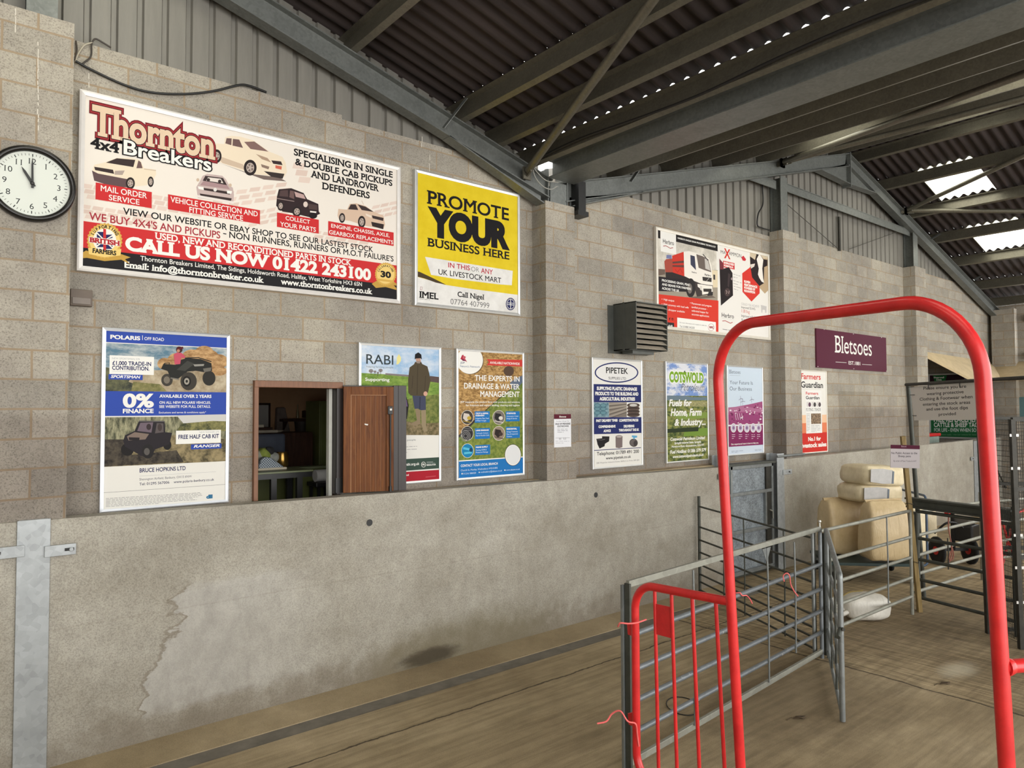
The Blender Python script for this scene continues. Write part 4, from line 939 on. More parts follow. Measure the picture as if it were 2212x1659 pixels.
P.text('CONTACT YOUR LOCAL BRANCH', 135, 1412, 1439, 562, WH, bold=.02); P.text('Church St, Moxley, Wednesbury WS10 8RS', 135, 1468, 1488, 560, (206, 226, 244)); P.text('01216 386020', 165, 1507, 1526, 310, (206, 226, 244)); P.text('wednesbury@jdpipes.co.uk', 362, 1489, 1507, 612, (206, 226, 244)); P.text('www.jdpipes.co.uk', 660, 1465, 1482, 818, (206, 226, 244)); P.ell(150, 1516, 7, 10, WH, 10); P.ell(348, 1500, 7, 7, WH, 10); P.ell(645, 1475, 8, 8, WH, 10)
a.build('printed_sheet', o)

# --- small paper notice
art = Art((0, PF - .006, 0)); x0, x1, z0, z1 = corners(art, (1196.5, 894.8), (1197, 966.7), (1233.2, 894.7), (1234, 964.8))
o = thing('paper_notice', ((x0 + x1) / 2, PF - .006, z0), 'small white paper sale notice with a maroon heading on the middle pier', 'notice'); i = (x0, x1, z0, z1); a = art
MB().prism([(x0, PF - .006, z0), (x1, PF - .006, z0), (x1, PF - .006, z1), (x0, PF - .006, z1)], (0, .004, 0)).build('paper_sheet', ink(WH), o); a.polyab([(x0, z0), (x1, z0), (x1, z1), (x0, z1)], (232, 232, 236))
P = Pic(a, i, 970, 740, .18686); P.band(1200, 820, 884, 1420, (92, 28, 44)); P.text('Bletsoes', 1275, 848, 866, 1353, WH, bold=.02, serif=True); P.text('Further Sheep Fair', 1240, 906, 916, 1392, (70, 70, 80)); P.text('SALE OF PEDIGREE', 1228, 932, 950, 1402, BK, bold=.03); P.text('SOUTHDOWNS', 1252, 960, 978, 1382, BK, bold=.03); a.greek(1204, 927, 1228, 3, 3.4, .8, (110, 110, 118), 0); P.text('11   1.1', 1275, 1102, 1124, 1350, BK, bold=.02); a.greek(1200, 953, 1231, 2, 4, .7, (150, 150, 156), 0); P.line([(1230, 1104), (1395, 1100)], 2.5, BK)
a.build('print', o)

# --- feed company board
o, a, i = poster('advertising_board', 'white and red grain lorry and cattle feed board above the louvred vent', 'board', (1415.3, 490.2), (1419, 710.5), (1660, 549), (1664.5, 734), fw=.045, fd=.016, off=.04, frame_mat=mat('pale_frame', (214, 208, 196), .4, .2, .05))
P = Pic(a, i, 1380, 480, .15674)
P.band(230, 60, 1600, 1086, ink_tex('ink_overcast', (190, 184, 172), (226, 220, 208), 4)); P.poly([(230, 640), (420, 660), (1086, 660), (1086, 1110), (230, 1010)], (160, 150, 134)); P.poly([(230, 640), (360, 650), (360, 720), (230, 740)], (110, 92, 82)); P.poly([(1000, 660), (1086, 668), (1086, 900), (1000, 900)], (224, 208, 176)); P.band(1025, 720, 790, 1052, (70, 66, 64))
P.band(510, 150, 268, 1086, (34, 30, 30)); P.text("HARBRO'S UNIQUE GRAIN PROCESSING TECHNOLOGY", 535, 207, 228, 1060, WH, bold=.03); P.band(248, 90, 215, 296, (34, 30, 30)); P.band(298, 100, 400, 514, WH)
P.text('Harbro', 330, 229, 284, 483, BK, bold=.008); P.line([(335, 330), (370, 325), (400, 340), (430, 360), (470, 352)], 9, (160, 40, 44)); P.line([(332, 296), (484, 318)], 2, (170, 170, 170))
LR = (204, 58, 44)
P.poly([(350, 540), (375, 510), (470, 500), (470, 750), (370, 740)], (168, 76, 62)); P.poly([(380, 450), (450, 452), (452, 505), (378, 500)], (120, 126, 168)); P.poly([(458, 462), (616, 408), (632, 766), (470, 742)], LR); P.poly([(462, 545), (622, 530), (622, 560), (464, 572)], (92, 66, 60)); P.poly([(462, 590), (624, 590), (624, 625), (464, 615)], (110, 62, 56)); P.line([(500, 650), (530, 690), (570, 640), (600, 700)], 8, (150, 34, 30)); P.poly([(365, 690), (460, 690), (700, 770), (700, 900), (440, 800), (370, 760)], (48, 42, 42))
P.poly([(616, 406), (690, 398), (770, 420), (900, 470), (965, 500), (1000, 600), (1010, 720), (1018, 860), (1020, 990), (870, 1002), (812, 860), (740, 800), (626, 742)], (238, 232, 222)); P.poly([(708, 452), (768, 470), (786, 662), (712, 585)], (62, 64, 84)); P.poly([(790, 440), (880, 470), (958, 512), (996, 690), (900, 660), (822, 628)], (110, 98, 92)); P.poly([(905, 500), (952, 520), (985, 670), (915, 640)], (196, 190, 184)); P.line([(880, 440), (930, 500), (950, 530)], 14, (60, 56, 56)); P.poly([(874, 752), (1002, 768), (1000, 826), (880, 806)], (58, 52, 50)); P.line([(925, 818), (965, 772)], 7, (190, 186, 180)); P.poly([(738, 800), (860, 850), (1018, 872), (1016, 990), (880, 1010), (800, 1030)], (66, 58, 56)); P.poly([(806, 850), (1012, 880), (1014, 975), (872, 1000), (866, 930), (810, 890)], (238, 232, 222)); P.poly([(886, 915), (1000, 918), (1000, 962), (890, 958)], (58, 52, 50)); P.poly([(838, 875), (868, 880), (868, 945), (842, 930)], (214, 208, 198))
P.text('Harbro', 727, 676, 694, 796, BK, bold=.02); P.text('Harbro', 904, 705, 735, 990, BK, bold=.02); P.ell(712, 905, 66, 132, (46, 42, 42)); P.ell(700, 915, 32, 70, (120, 112, 106)); P.ell(700, 915, 14, 30, (196, 190, 184)); P.poly([(960, 960), (1020, 960), (1016, 1010), (940, 1018)], (50, 46, 46)); P.poly([(700, 1030), (1000, 1010), (1060, 1040), (760, 1060)], (112, 100, 90))
P.poly([(230, 742), (460, 772), (640, 790), (700, 960), (230, 948)], (40, 36, 40)); P.ell(712, 905, 60, 120, (46, 42, 42)); P.ell(700, 915, 32, 70, (120, 112, 106))
P.text('PROCESSING GRAIN, PEAS', 315, 784, 814, 695, WH, bold=.028); P.text('AND BEANS FOR FARMERS', 315, 838, 868, 716, WH, bold=.028); P.text('ACROSS THE UK', 315, 893, 924, 555, WH, bold=.028)
P.poly([(230, 988), (1094, 1082), (1094, 1560), (230, 1560)], (214, 58, 42))
for t, x, y, r in (('High output', 338, 1050, 485), ('High accuracy with load cells', 338, 1116, 683), ('Bale chopper available', 338, 1184, 630), ('Maxammon and pregrain', 722, 1104, 1000), ('certified processor -', 722, 1155, 940), ('calibrated hopper for', 725, 1205, 956), ('accurate applications', 726, 1254, 966)): P.text(t, x, y, y + 25, r, WH, bold=.008)
for x, y in ((316, 1060), (316, 1126), (316, 1192), (706, 1112)): P.ell(x, y, 4, 6, WH, 8)
P.text('f', 412, 1316, 1350, 432, BK, bold=.05); P.band(448, 1318, 1350, 472, BK); P.ell(460, 1336, 6, 8, (214, 58, 42), 12)
P.band(250, 1362, 1460, 484, (44, 38, 40)); P.text('.co.uk', 400, 1408, 1432, 464, WH, bold=.03); P.poly([(526, 1314), (1058, 1378), (1062, 1560), (526, 1560)], WH); P.text('For more information and to speak to a sales rep', 560, 1372, 1390, 930, (110, 106, 106)); P.text('Tel: 01888 545200', 560, 1420, 1448, 765, (80, 78, 80)); P.ring(993, 1448, 42, 50, 4, (176, 50, 60)); P.text('NMC', 968, 1432, 1460, 1028, (150, 30, 46), bold=.05)
P.band(1092, 200, 1640, 1900, (232, 228, 222)); P.band(1528, 380, 620, 1900, (206, 190, 164)); P.poly([(1600, 500), (1790, 500), (1790, 930), (1736, 985), (1640, 880), (1560, 760)], (186, 162, 130))
P.text('MA', 1127, 384, 427, 1198, BK, bold=-.004); P.text('X', 1172, 362, 488, 1262, (206, 58, 46), bold=.03); P.text('AMMON', 1240, 402, 452, 1412, BK, bold=-.004); P.poly([(1412, 486), (1440, 460), (1478, 512), (1465, 535), (1430, 528)], (200, 52, 62)); P.band(1160, 530, 620, 1320, (208, 62, 66)); P.text('IMPROVED', 1172, 545, 570, 1312, WH, bold=.05); P.text('FORMULA', 1172, 583, 608, 1300, WH, bold=.05)
P.poly([(1108, 500), (1160, 560), (1170, 640), (1240, 620), (1290, 700), (1297, 1010), (1130, 1150), (1120, 900)], (36, 28, 30)); P.poly([(1108, 500), (1160, 560), (1170, 650), (1120, 650)], (120, 50, 60)); P.ell(1220, 965, 40, 56, (74, 58, 58)); P.line([(1200, 940), (1215, 960), (1205, 985)], 9, (196, 176, 170)); P.line([(1245, 945), (1235, 985)], 9, (196, 176, 170)); P.ell(1278, 780, 10, 18, (170, 150, 150)); P.poly([(1230, 700), (1262, 720), (1240, 900), (1222, 880)], (64, 52, 54))
P.poly([(1424, 704), (1545, 612), (1560, 760), (1664, 870), (1664, 980), (1552, 1094), (1428, 960)], (210, 56, 46)); P.poly([(1530, 470), (1600, 520), (1620, 440), (1660, 430), (1715, 510), (1770, 520), (1770, 600), (1726, 620), (1722, 840), (1660, 880), (1560, 760), (1540, 640)], (44, 34, 36)); P.poly([(1622, 510), (1660, 432), (1714, 520), (1700, 640), (1712, 770), (1724, 836), (1692, 820), (1660, 770), (1640, 720), (1652, 640)], (236, 230, 222)); P.poly([(1536, 582), (1600, 570), (1590, 610), (1545, 640)], (222, 210, 200))
for t, y in (('RUMEN', 800), ('PERFORMANCE', 845), ('POWERED BY', 886), ('MAXAMMON', 928)): P.text(t, 1450, y, y + 30, {'RUMEN': 1535, 'PERFORMANCE': 1630, 'POWERED BY': 1606, 'MAXAMMON': 1600}[t], WH, bold=.05)
a.greek(1584, 592, 1600, 2, 6, 1, (150, 146, 146), .3); a.greek(1584, 606, 1602, 2, 6, 1, (150, 146, 146), .3); a.greek(1585, 618, 1602, 2, 6, 1, (150, 146, 146), .3)
P.text('COULD YOU ACHIEVE?', 1412, 1108, 1140, 1660, (150, 146, 150), bold=-.008); P.text('Improved DLWG', 1412, 1152, 1184, 1604, BK); P.text('1.81kg', 1416, 1198, 1242, 1528, (196, 70, 56), bold=-.004); P.text('Improved milk butterfat', 1412, 1268, 1304, 1685, BK); P.text('& protein', 1414, 1322, 1352, 1524, BK); P.text('4.18%', 1416, 1370, 1402, 1500, (196, 70, 56)); P.poly([(1680, 1140), (1760, 1160), (1755, 1250), (1742, 1250), (1738, 1210), (1705, 1205), (1700, 1250), (1690, 1245)], (196, 192, 190)); P.text('Harbro', 1142, 1248, 1305, 1308, BK, bold=.008); P.line([(1150, 1362), (1190, 1358), (1225, 1375), (1260, 1392), (1292, 1380)], 9, (170, 40, 44)); P.line([(1142, 1322), (1306, 1344)], 2, (170, 170, 170)); a.greek(1561, 711, 1590, 1, 4, 1.4, (140, 138, 138), .16)
a.build('printed_sheet', o)

# --- pipe supplier poster
o, a, i = poster('framed_poster', 'white and navy plastic drainage pipe poster with an oval logo, below the vent', 'poster', (1277.4, 769.9), (1280.2, 1014.9), (1385.7, 779.5), (1389.6, 1004.8))
P = Pic(a, i, 1260, 750, .16873); DN = (38, 46, 102)
P.ell(425, 325, 280, 132, DN, 44); P.ell(425, 325, 264, 116, (232, 230, 228), 44); P.text('PIPETEK', 290, 258, 330, 572, BK, bold=.02); P.text('SUPPLIES LTD', 323, 378, 411, 546, BK)
P.poly([(60, 470), (800, 486), (800, 705), (60, 705)], DN)
for t, x, y, r in (('SUPPLYING PLASTIC DRAINAGE', 172, 506, 687), ('PRODUCTS TO THE BUILDING AND', 152, 572, 705), ('AGRICULTURAL INDUSTRIES', 207, 640, 662)): P.text(t, x, y, y + 40, r, WH, bold=.05)
P.band(60, 706, 898, 328, ink_tex('ink_teal', (70, 108, 122), (140, 168, 176), 20)); P.band(328, 706, 898, 556, (128, 118, 108)); P.band(556, 706, 892, 800, WH)
for k in range(2):
    for y in (745, 790, 840): P.ell(180 + k * 75, y, 40, 26, (104, 142, 152)); P.ring(180 + k * 75, y, 40, 26, 7, (70, 104, 118))
for y0, y1 in ((730, 712), (780, 745), (840, 770), (890, 812)): P.line([(328, y0), (556, y1)], 22, (158, 148, 136)); P.line([(328, y0 + 22), (556, y1 + 20)], 6, (84, 76, 70))
for y in (745, 785, 825, 865): P.ell(640, y, 82, 30, (66, 54, 48)); P.ring(640, y - 6, 80, 26, 7, (112, 94, 84))
P.ell(640, 742, 50, 18, (200, 196, 190)); P.poly([(60, 898), (800, 895), (800, 1096), (60, 1116)], DN)
for t, x, y, r in (('FAST DELIVERY TIMES', 162, 927, 437), ('COMPETITIVE PRICES', 457, 924, 703), ('COMPREHENSIVE', 193, 1004, 410), ('ADVICE', 257, 1058, 350), ('DELIVERING', 515, 998, 651), ('THROUGHOUT THE UK', 453, 1049, 712)): P.text(t, x, y, y + 29, r, WH, bold=.055)
P.poly([(166, 1172), (240, 1166), (240, 1140), (335, 1142), (330, 1205), (278, 1236), (272, 1268), (208, 1298), (182, 1245)], (34, 32, 34)); P.line([(172, 1180), (230, 1190), (278, 1176)], 5, (120, 116, 116)); P.poly([(412, 1150), (502, 1140), (500, 1280), (458, 1294), (414, 1284)], (124, 110, 108)); P.ell(457, 1146, 44, 20, (180, 168, 162)); P.ring(457, 1146, 44, 20, 6, (92, 80, 78)); P.ell(648, 1225, 50, 52, (104, 96, 94)); P.ell(668, 1232, 26, 34, (66, 60, 60)); P.ring(640, 1222, 50, 50, 8, (70, 64, 64)); P.poly([(622, 1128), (690, 1134), (686, 1158), (660, 1160), (655, 1180), (640, 1178), (640, 1158), (620, 1150)], (96, 168, 206))
P.line([(138, 1321), (738, 1286)], 9, DN); P.text('Telephone: 01789 491 200', 173, 1344, 1386, 712, (40, 38, 40), bold=.015); P.text('www.pipetek.co.uk', 288, 1412, 1438, 610, (50, 48, 50), bold=.018, lower=True); P.text('20B Waterloo Industrial Estate, Bidford on Avon, B50 4JH', 168, 1474, 1493, 715, (120, 116, 116))
a.build('printed_sheet', o)

# --- fuel poster
o, a, i = poster('framed_poster', 'green countryside fuel poster with white slanted lettering, left leg side of the red hoop', 'poster', (1436, 780), (1440.5, 1001.4), (1527.4, 785.4), (1531.7, 993), fw=.022)
P = Pic(a, i, 1260, 750, .16873)
P.band(1040, 180, 640, 1640, ink_tex('ink_summer_sky', (120, 150, 206), (224, 226, 232), 4, (1, 1, 2), lo=.42, hi=.55)); P.band(1040, 618, 1500, 1640, ink_tex('ink_valley', (58, 78, 40), (150, 152, 84), 11, (1, 1, 2.4))); P.poly([(1040, 618), (1280, 620), (1400, 640), (1640, 640), (1640, 680), (1040, 680)], (108, 126, 138)); P.poly([(1200, 690), (1640, 690), (1640, 760), (1300, 760)], ink_tex('ink_far_fields', (120, 124, 84), (182, 172, 122), 16, (1, 1, 3))); P.poly([(1300, 1050), (1640, 1030), (1640, 1130), (1280, 1140)], (118, 148, 60)); P.poly([(1100, 850), (1640, 830), (1640, 900), (1240, 930)], (128, 150, 70)); P.poly([(1040, 1050), (1480, 1020), (1470, 1075), (1040, 1100)], (44, 56, 34))
P.text('COTSWOLD', 1100, 318, 440, 1540, (122, 166, 34), bold=.05, serif=True, outline=((.085, (240, 240, 236)),)); P.text('Petroleum', 1245, 462, 552, 1550, (96, 98, 106), bold=-.004, shear=.45)
for t, x, y, b, r in (('Fuels for', 1094, 672, 752, 1388), ('Home, Farm', 1116, 790, 878, 1515), ('& Industry...', 1166, 922, 1004, 1566)): P.text(t, x, y, b, r, WH, bold=.035, shear=.22)
for t, x, y, b, r in (('Cotswold Petroleum Limited', 1115, 1160, 1199, 1558), ('Springhill Industrial Estate, Springhill,', 1166, 1216, 1241, 1508), ('Moreton-in-Marsh, Gloucestershire, GL56 9TT', 1130, 1262, 1286, 1548), ('Fuel Hotline: 01386 579 579', 1110, 1322, 1364, 1572), ('www.cotswoldpetroleum.co.uk', 1145, 1386, 1420, 1543)): P.text(t, x, y, b, r, WH, bold=.03, shear=.2)
a.build('printed_sheet', o)

# --- auctioneers' pale blue poster
o, a, i = poster('framed_poster', 'pale blue and maroon auctioneers poster with wind turbines, inside the red hoop', 'poster', (1567.5, 788.4), (1573.8, 983.4), (1646.4, 793.4), (1650.4, 980.4), fw=.022, paper=(206, 220, 234))
P = Pic(a, i, 1540, 680, .19896); MAR = (132, 40, 92)
P.text('Bletsoes', 177, 597, 636, 298, (84, 92, 106), bold=-.004, serif=True); P.line([(180, 655), (296, 660)], 2, (130, 136, 146)); P.text('Your Future Is', 182, 711, 752, 432, (62, 70, 86), bold=-.008); P.text('Our Business', 182, 779, 820, 422, (62, 70, 86), bold=-.008)
for x, y, h in ((302, 908, 90), (322, 935, 60), (420, 915, 40)):
    P.line([(x, y), (x, y + h)], 4, (96, 70, 104))
    for k in range(3): an = math.radians(100 + 120 * k); P.line([(x, y), (x + 28 * math.cos(an), y - 28 * math.sin(an))], 4, (96, 70, 104))
P.poly([(140, 1008), (240, 1000), (380, 975), (560, 935), (560, 1200), (140, 1200)], (164, 84, 128)); P.poly([(140, 1008), (240, 1002), (330, 990), (480, 1020), (560, 1010), (560, 1060), (420, 1050), (140, 1060)], (178, 112, 148)); P.poly([(140, 1090), (350, 1060), (560, 1100), (560, 1200), (140, 1200)], (152, 66, 116))
rnd = random.Random(4)
for _ in range(60):
    x, y = 165 + rnd.random() * 370, 945 + rnd.random() * 230
    if y > 1030 - (x - 160) * .22: P.ell(x, y, 4 + rnd.random() * 8, 4 + rnd.random() * 6, ((236, 226, 232), (98, 30, 72), (120, 44, 88))[rnd.randrange(3)], 8)
for x in (240, 262, 285, 310): P.line([(x, 1070), (x + 12, 1140)], 7, (232, 220, 228))
P.band(140, 1196, 1206, 560, WH); P.band(140, 1212, 1436, 560, MAR)
for k, x in enumerate((222, 297, 367, 435, 495)):
    P.ell(x, 1228, 31, 50, WH); P.ell(x, 1228, 26, 44, (206, 196, 214)); P.ell(x, 1228, 13, 20, (140, 110, 150)); a.greek(1540 + (x - 18) * .199, 680 + 1302 * .199, 1540 + (x + 20) * .199, 3, 4.2, 1.1, (226, 206, 220), -.05)
P.text('Our experienced team is here to help you.', 196, 1398, 1415, 495, WH, bold=.02); P.band(140, 1440, 1560, 560, (212, 222, 236)); a.greek(1580, 975, 1608, 2, 2.4, .9, (140, 150, 170), -.06); P.text('01832 732241', 455, 1462, 1478, 525, (130, 140, 160))
a.build('printed_sheet', o)

# --- farm newspaper poster
o, a, i = poster('framed_poster', 'tall white, orange and red farm newspaper poster tucked behind the pier', 'poster', (1722, 798.4), (1726, 979.4), (1783.7, 801.4), (1788.7, 977.4), fw=.02, frame_mat=mat('pale_frame', (0, 0, 0)))
P = Pic(a, i, 1540, 680, .19896)
P.band(900, 1090, 1250, 1300, (238, 196, 160)); P.band(900, 1180, 1330, 1300, (226, 130, 92)); P.band(900, 1290, 1520, 1300, (206, 52, 44))
P.text('Farmers', 955, 636, 695, 1170, (204, 52, 44), bold=.02); P.text('Guardian', 955, 724, 788, 1195, BK, bold=.02); P.line([(960, 806), (1170, 808)], 2, (170, 170, 170)); P.band(1005, 820, 1290, 1186, (236, 234, 230)); P.text('Farmers', 1008, 836, 866, 1142, (204, 52, 44), bold=.02); P.text('Guardian', 1008, 882, 916, 1156, BK, bold=.02)
for x, c in ((1050, (90, 60, 80)), (1105, (70, 66, 66)), (1158, (84, 74, 76))): P.band(x - 35, 945, 998, x + 10, (214, 208, 206)); P.ell(x, 975, 14, 24, c)
P.text('FLYING TRADE', 1012, 1014, 1045, 1172, (50, 50, 54), bold=-.006, serif=True); P.band(1064, 1072, 1186, 1174, ink_tex('ink_market_crowd', (60, 46, 40), (176, 150, 122), 40)); a.greek(1742, 894, 1750, 12, 3.3, 1, (170, 170, 172)); a.greek(1752, 919, 1773, 5, 3.3, 1, (170, 170, 172))
P.text('No.1 for', 1034, 1330, 1370, 1172, WH, bold=.045); P.text('livestock sales', 955, 1400, 1446, 1232, WH, bold=.04)
a.build('printed_sheet', o)

# --- maroon name board
o, a, i = poster('name_board', 'maroon auctioneers name board with white serif lettering on the right-hand blockwork', 'sign', (1762.8, 708.8), (1764.8, 793.4), (1914, 729.7), (1915.6, 803.7), fw=0, off=.03, paper=(84, 18, 46))
MB().box((i[0], D - .029, i[2]), (i[1], D - .002, i[3])).build('board', mat('maroon_board', (84, 24, 48), .4, 0, .05), o)
P = Pic(a, i, 1540, 680, .19896); P.text('Bletsoes', 1328, 224, 408, 1725, WH, bold=.0, serif=True); P.text('EST.1881', 1473, 502, 539, 1600, WH, bold=.012); P.line([(1332, 513), (1450, 520)], 4, WH); P.line([(1620, 538), (1726, 545)], 4, WH)
for q in ((1208, 158), (1525, 208), (1830, 246), (1530, 586), (1885, 612), (1140, 562)): P.ell(*q, 5, 5, (190, 176, 180), 10)
a.build('lettering', o)

# ------------------------------------------------------------------ wall clock on the left pier
c = atY(70, 396, PF - .05); c.y = PF
ck = thing('wall_clock', (c.x, PF, c.z), 'round black wall clock with a white face reading eleven, on the left pier', 'clock')
e0, e1 = atY(70, 478, PF - .05), atY(158, 398, PF - .05); RCK = (c.z - e0.z)
M_RIM = mat('clock_rim', (30, 28, 26), .25, .2, .1)
rim = MB(); prof = [(RCK * .99, .0), (RCK, .03), (RCK * .985, .055), (RCK * .93, .068), (RCK * .86, .058), (RCK * .845, .04), (RCK * .845, .0)]
n = 56; vs = [(c.x + r * math.cos(2 * math.pi * k / n), PF - h, c.z + r * math.sin(2 * math.pi * k / n)) for r, h in prof for k in range(n)]
rim.add(vs, [(q * n + k, q * n + (k + 1) % n, (q + 1) * n + (k + 1) % n, (q + 1) * n + k) for q in range(len(prof) - 1) for k in range(n)], None, True)
rim.build('rim', M_RIM, ck)
a = Art((c.x, PF - .034, c.z)); rf = RCK * .85
a.polyab([(rf * math.cos(2 * math.pi * k / 48), rf * math.sin(2 * math.pi * k / 48)) for k in range(48)], (222, 226, 218))
for k in range(60):
    an = 2 * math.pi * k / 60; L = .06 if k % 5 else .085; w = .006 if k % 5 else .013
    ux, uz = math.sin(an), math.cos(an); r0, r1 = rf * (.93 - L), rf * .93
    a.polyab([(ux * r0 - uz * w * rf, uz * r0 + ux * w * rf), (ux * r0 + uz * w * rf, uz * r0 - ux * w * rf), (ux * r1 + uz * w * rf, uz * r1 - ux * w * rf), (ux * r1 - uz * w * rf, uz * r1 + ux * w * rf)], (50, 52, 52))
for k in range(1, 13):
    an = 2 * math.pi * k / 12; px_, pz_ = math.sin(an) * rf * .70, math.cos(an) * rf * .70; vs, fs, be = glyphs(str(k), 0.0); cp = cap_height(); hh = rf * .17
    xm = (min(v[0] for v in vs) + max(v[0] for v in vs)) / 2
    tr = lambda v: (px_ + (v[0] - xm) / cp * hh, pz_ + (v[1] / cp - .5) * hh)
    a.raw([tr(v) for v in vs], fs, (48, 50, 52)); sv, sf = serifs(vs, be, 0.0, .035, .05)
    if sf: a.raw([tr(v) for v in sv], sf, (48, 50, 52), a.last + .7)
a.build('face', ck)
def hand(name, ang, L, w, h):
    an = math.radians(ang); u = Vector((math.sin(an), 0, math.cos(an))); s_ = Vector((u.z, 0, -u.x)); o_ = Vector((c.x, PF - h, c.z))
    MB().prism([o_ - u * L * .18 - s_ * w, o_ - u * L * .18 + s_ * w, o_ + u * L * .7 + s_ * w * .8, o_ + u * L, o_ + u * L * .7 - s_ * w * .8], (0, -.003, 0)).build(name, M_BLACK, ck)
hand('hour_hand', 329, rf * .56, .011, .045); hand('minute_hand', 359, rf * .82, .008, .051)
MB().lathe((c.x, PF - .044, c.z), (0, -1, 0), [(.014, 0), (.014, .012), (.008, .014)], 16).build('hub', M_BLACK, ck)

# ------------------------------------------------------------------ small things on the wall
b0, b1 = atY(150, 625), atY(197, 664)
t = thing('junction_box', ((b0.x + b1.x) / 2, D, b1.z), 'small brown wall box under the big banner beside the left pier', 'box')
MB().box((b0.x, D - .055, b1.z), (b1.x, D - .001, b0.z)).build('case', mat('brown_box', (92, 78, 66), .5, 0, .1), t, bevel=.004)
MB().box((b0.x + .012, D - .062, b1.z + .012), (b1.x - .012, D - .055, (b0.z + b1.z) / 2)).build('lid', mat('brown_lid', (108, 96, 86), .4, 0, .1), t, bevel=.003)
cab = [atY(163, 132, D - .03), atY(200, 152, D - .02), atY(270, 184, D - .02), atY(330, 200, D - .02), atY(400, 203, D - .02), atY(460, 197, D - .02), atY(516, 184, D - .03), atY(540, 186, D - .01), atY(575, 199, D + .012)]
tag(MB().tube(curve_pts(cab), .011, 8).build('power_cable', M_BLACK), 'thick black cable sagging along the top of the wall above the big banner', 'cable')
for pts, col_, lb in (([(163, 134), (168, 118), (182, 98), (200, 92)], (176, 168, 150), 'pale grey flex looping over the wall head beside the left pier'), ([(178, 138), (196, 122), (198, 96), (206, 84), (222, 92), (240, 103)], (60, 54, 48), 'dark flex loop standing on the wall head above the big banner'), ([(162, 130), (166, 108), (164, 88)], (70, 62, 54), 'short dark cable end rising up the corner of the left pier')):
    tag(MB().tube(curve_pts([atY(x, y, D - .02) for x, y in pts]), .007, 6).build('flex_cable', mat('flex_%d' % col_[0], col_, .5, 0, .05)), lb, 'cable', 'loose cables at the wall head')
for pts, lb in (([(1188, 358), (1206, 374), (1240, 393), (1205, 395)], 'upper pale cable looping at the valley column'), ([(1150, 360), (1164, 390), (1184, 402), (1204, 402)], 'lower pale cable looping at the valley column')):
    q = [(1150, 356), (1160, 372), (1180, 390), (1206, 394)] if 'upper' in lb else [(1149, 356), (1156, 382), (1172, 402), (1190, 409), (1204, 402)]
    tag(MB().tube(curve_pts([atY(x, y, D - .33) for x, y in q]), .006, 6).build('flex_cable', mat('flex_pale', (150, 148, 140), .5, 0, .05)), lb, 'cable', 'loose cables at the valley')
wire = [atY(1648, 372, D - .05), atY(1647, 400, D - .05), atY(1648, 440, D - .05), atY(1638, 462, D - .05), atY(1636, 486, D - .05), atY(1645, 492, D - .04), atY(1662, 497, D - .06)]
tag(MB().tube(curve_pts(wire), .012, 8).build('power_cable', M_BLACK), 'black cable hanging down the sheeting beside the gable column', 'cable')
# fixing wires
for k, (p, q) in enumerate(((atY(1694, 436, D - .1), atY(1810, 537, D - .04)), (atY(1940, 500, D - .1), atY(1835, 538, D - .04)))):
    tag(MB().tube([p, q], .006, 6).build('tie_rod', M_DARK), ('thin tie rod slanting down from the nearer gable column', 'thin tie rod slanting down from the farther gable column')[k], 'rod')
tr0, tr1 = atY(1815, 468, D - .06), atY(1815, 537, D - .03); tag(MB().box((tr0.x - .03, D - .05, tr1.z - .05), (tr0.x + .03, D - .02, tr0.z)).build('rail_hanger', M_DARK), 'dark upright strap between gable rail and wall head', 'strap')
# paint drips / mastic lines are worn into the wall as fine white runs
for px, y0, y1, yy in ((82, 90, 285, PF), (33, 18, 70, PF), (192, 158, 190, D), (911, 295, 318, D), (928, 335, 370, D)):
    pts = []; rnd = random.Random(px)
    k = 0
    mb = MB(); y = y0
    while y < y1:
        L = 6 + rnd.random() * 16; p = atY(px + rnd.random() * 2 - 1, y, yy - .0015); q = atY(px + rnd.random() * 2 - 1, min(y + L, y1), yy - .0015); mb.bar(p, q, .006, .002, (0, 1, 0)); y += L + rnd.random() * 8
    tag(mb.build('white_streak', mat('lime_run', (206, 200, 188), .8, 0, .1)), kind='structure')

# ------------------------------------------------------------------ louvred vent
v0 = atY(1312, 659, D); v1 = atY(1312, 763, D)
fx0, fx1 = atY(1373.5, 650, D - .42).x, atY(1441.5, 664, D - .42).x; ft, fb = atY(1374, 650, D - .42).z, atY(1376, 754, D - .42).z
bx0, bx1 = fx0 - .02, fx1
t = thing('louvred_vent', ((fx0 + fx1) / 2, D, fb), 'grey steel louvred vent hood boxed out from the wall', 'vent')
M_VENT = mat('vent_steel', (82, 84, 80), .5, .3, .12, 8)
yb, ym, yf_ = D - .002, D - .20, D - .42
bxw = v0.x
MB().box((bxw, D - .012, v1.z), (fx1 + .05, D - .001, v0.z)).build('back_flange', M_VENT, t, bevel=.002)
hood = MB()
for xa in (fx0, fx1 - .012): hood.box((xa, yf_, fb), (xa + .012, D - .012, ft))
hood.box((fx0, yf_, ft - .012), (fx1, D - .012, ft)).box((fx0, yf_ + .12, fb), (fx1, D - .012, fb + .012)).box((fx0 - .006, ym - .015, fb - .006), (fx0 + .004, ym + .015, ft + .008))
hood.build('hood', M_VENT, t); nl = 9
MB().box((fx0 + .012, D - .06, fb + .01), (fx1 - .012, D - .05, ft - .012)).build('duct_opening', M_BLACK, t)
M_SLAT = mat('vent_slat', (176, 166, 150), .5, .2, .18, 8)
for k in range(nl):
    z = fb + (ft - fb) * (k + .12) / nl; hz = (ft - fb) / nl * .78
    MB().prism([(fx0 + .012, yf_ - .004, z), (fx1 - .012, yf_ - .004, z), (fx1 - .012, yf_ + .075, z + hz), (fx0 + .012, yf_ + .075, z + hz)], (0, .003, .004)).build('slat', M_SLAT, t)
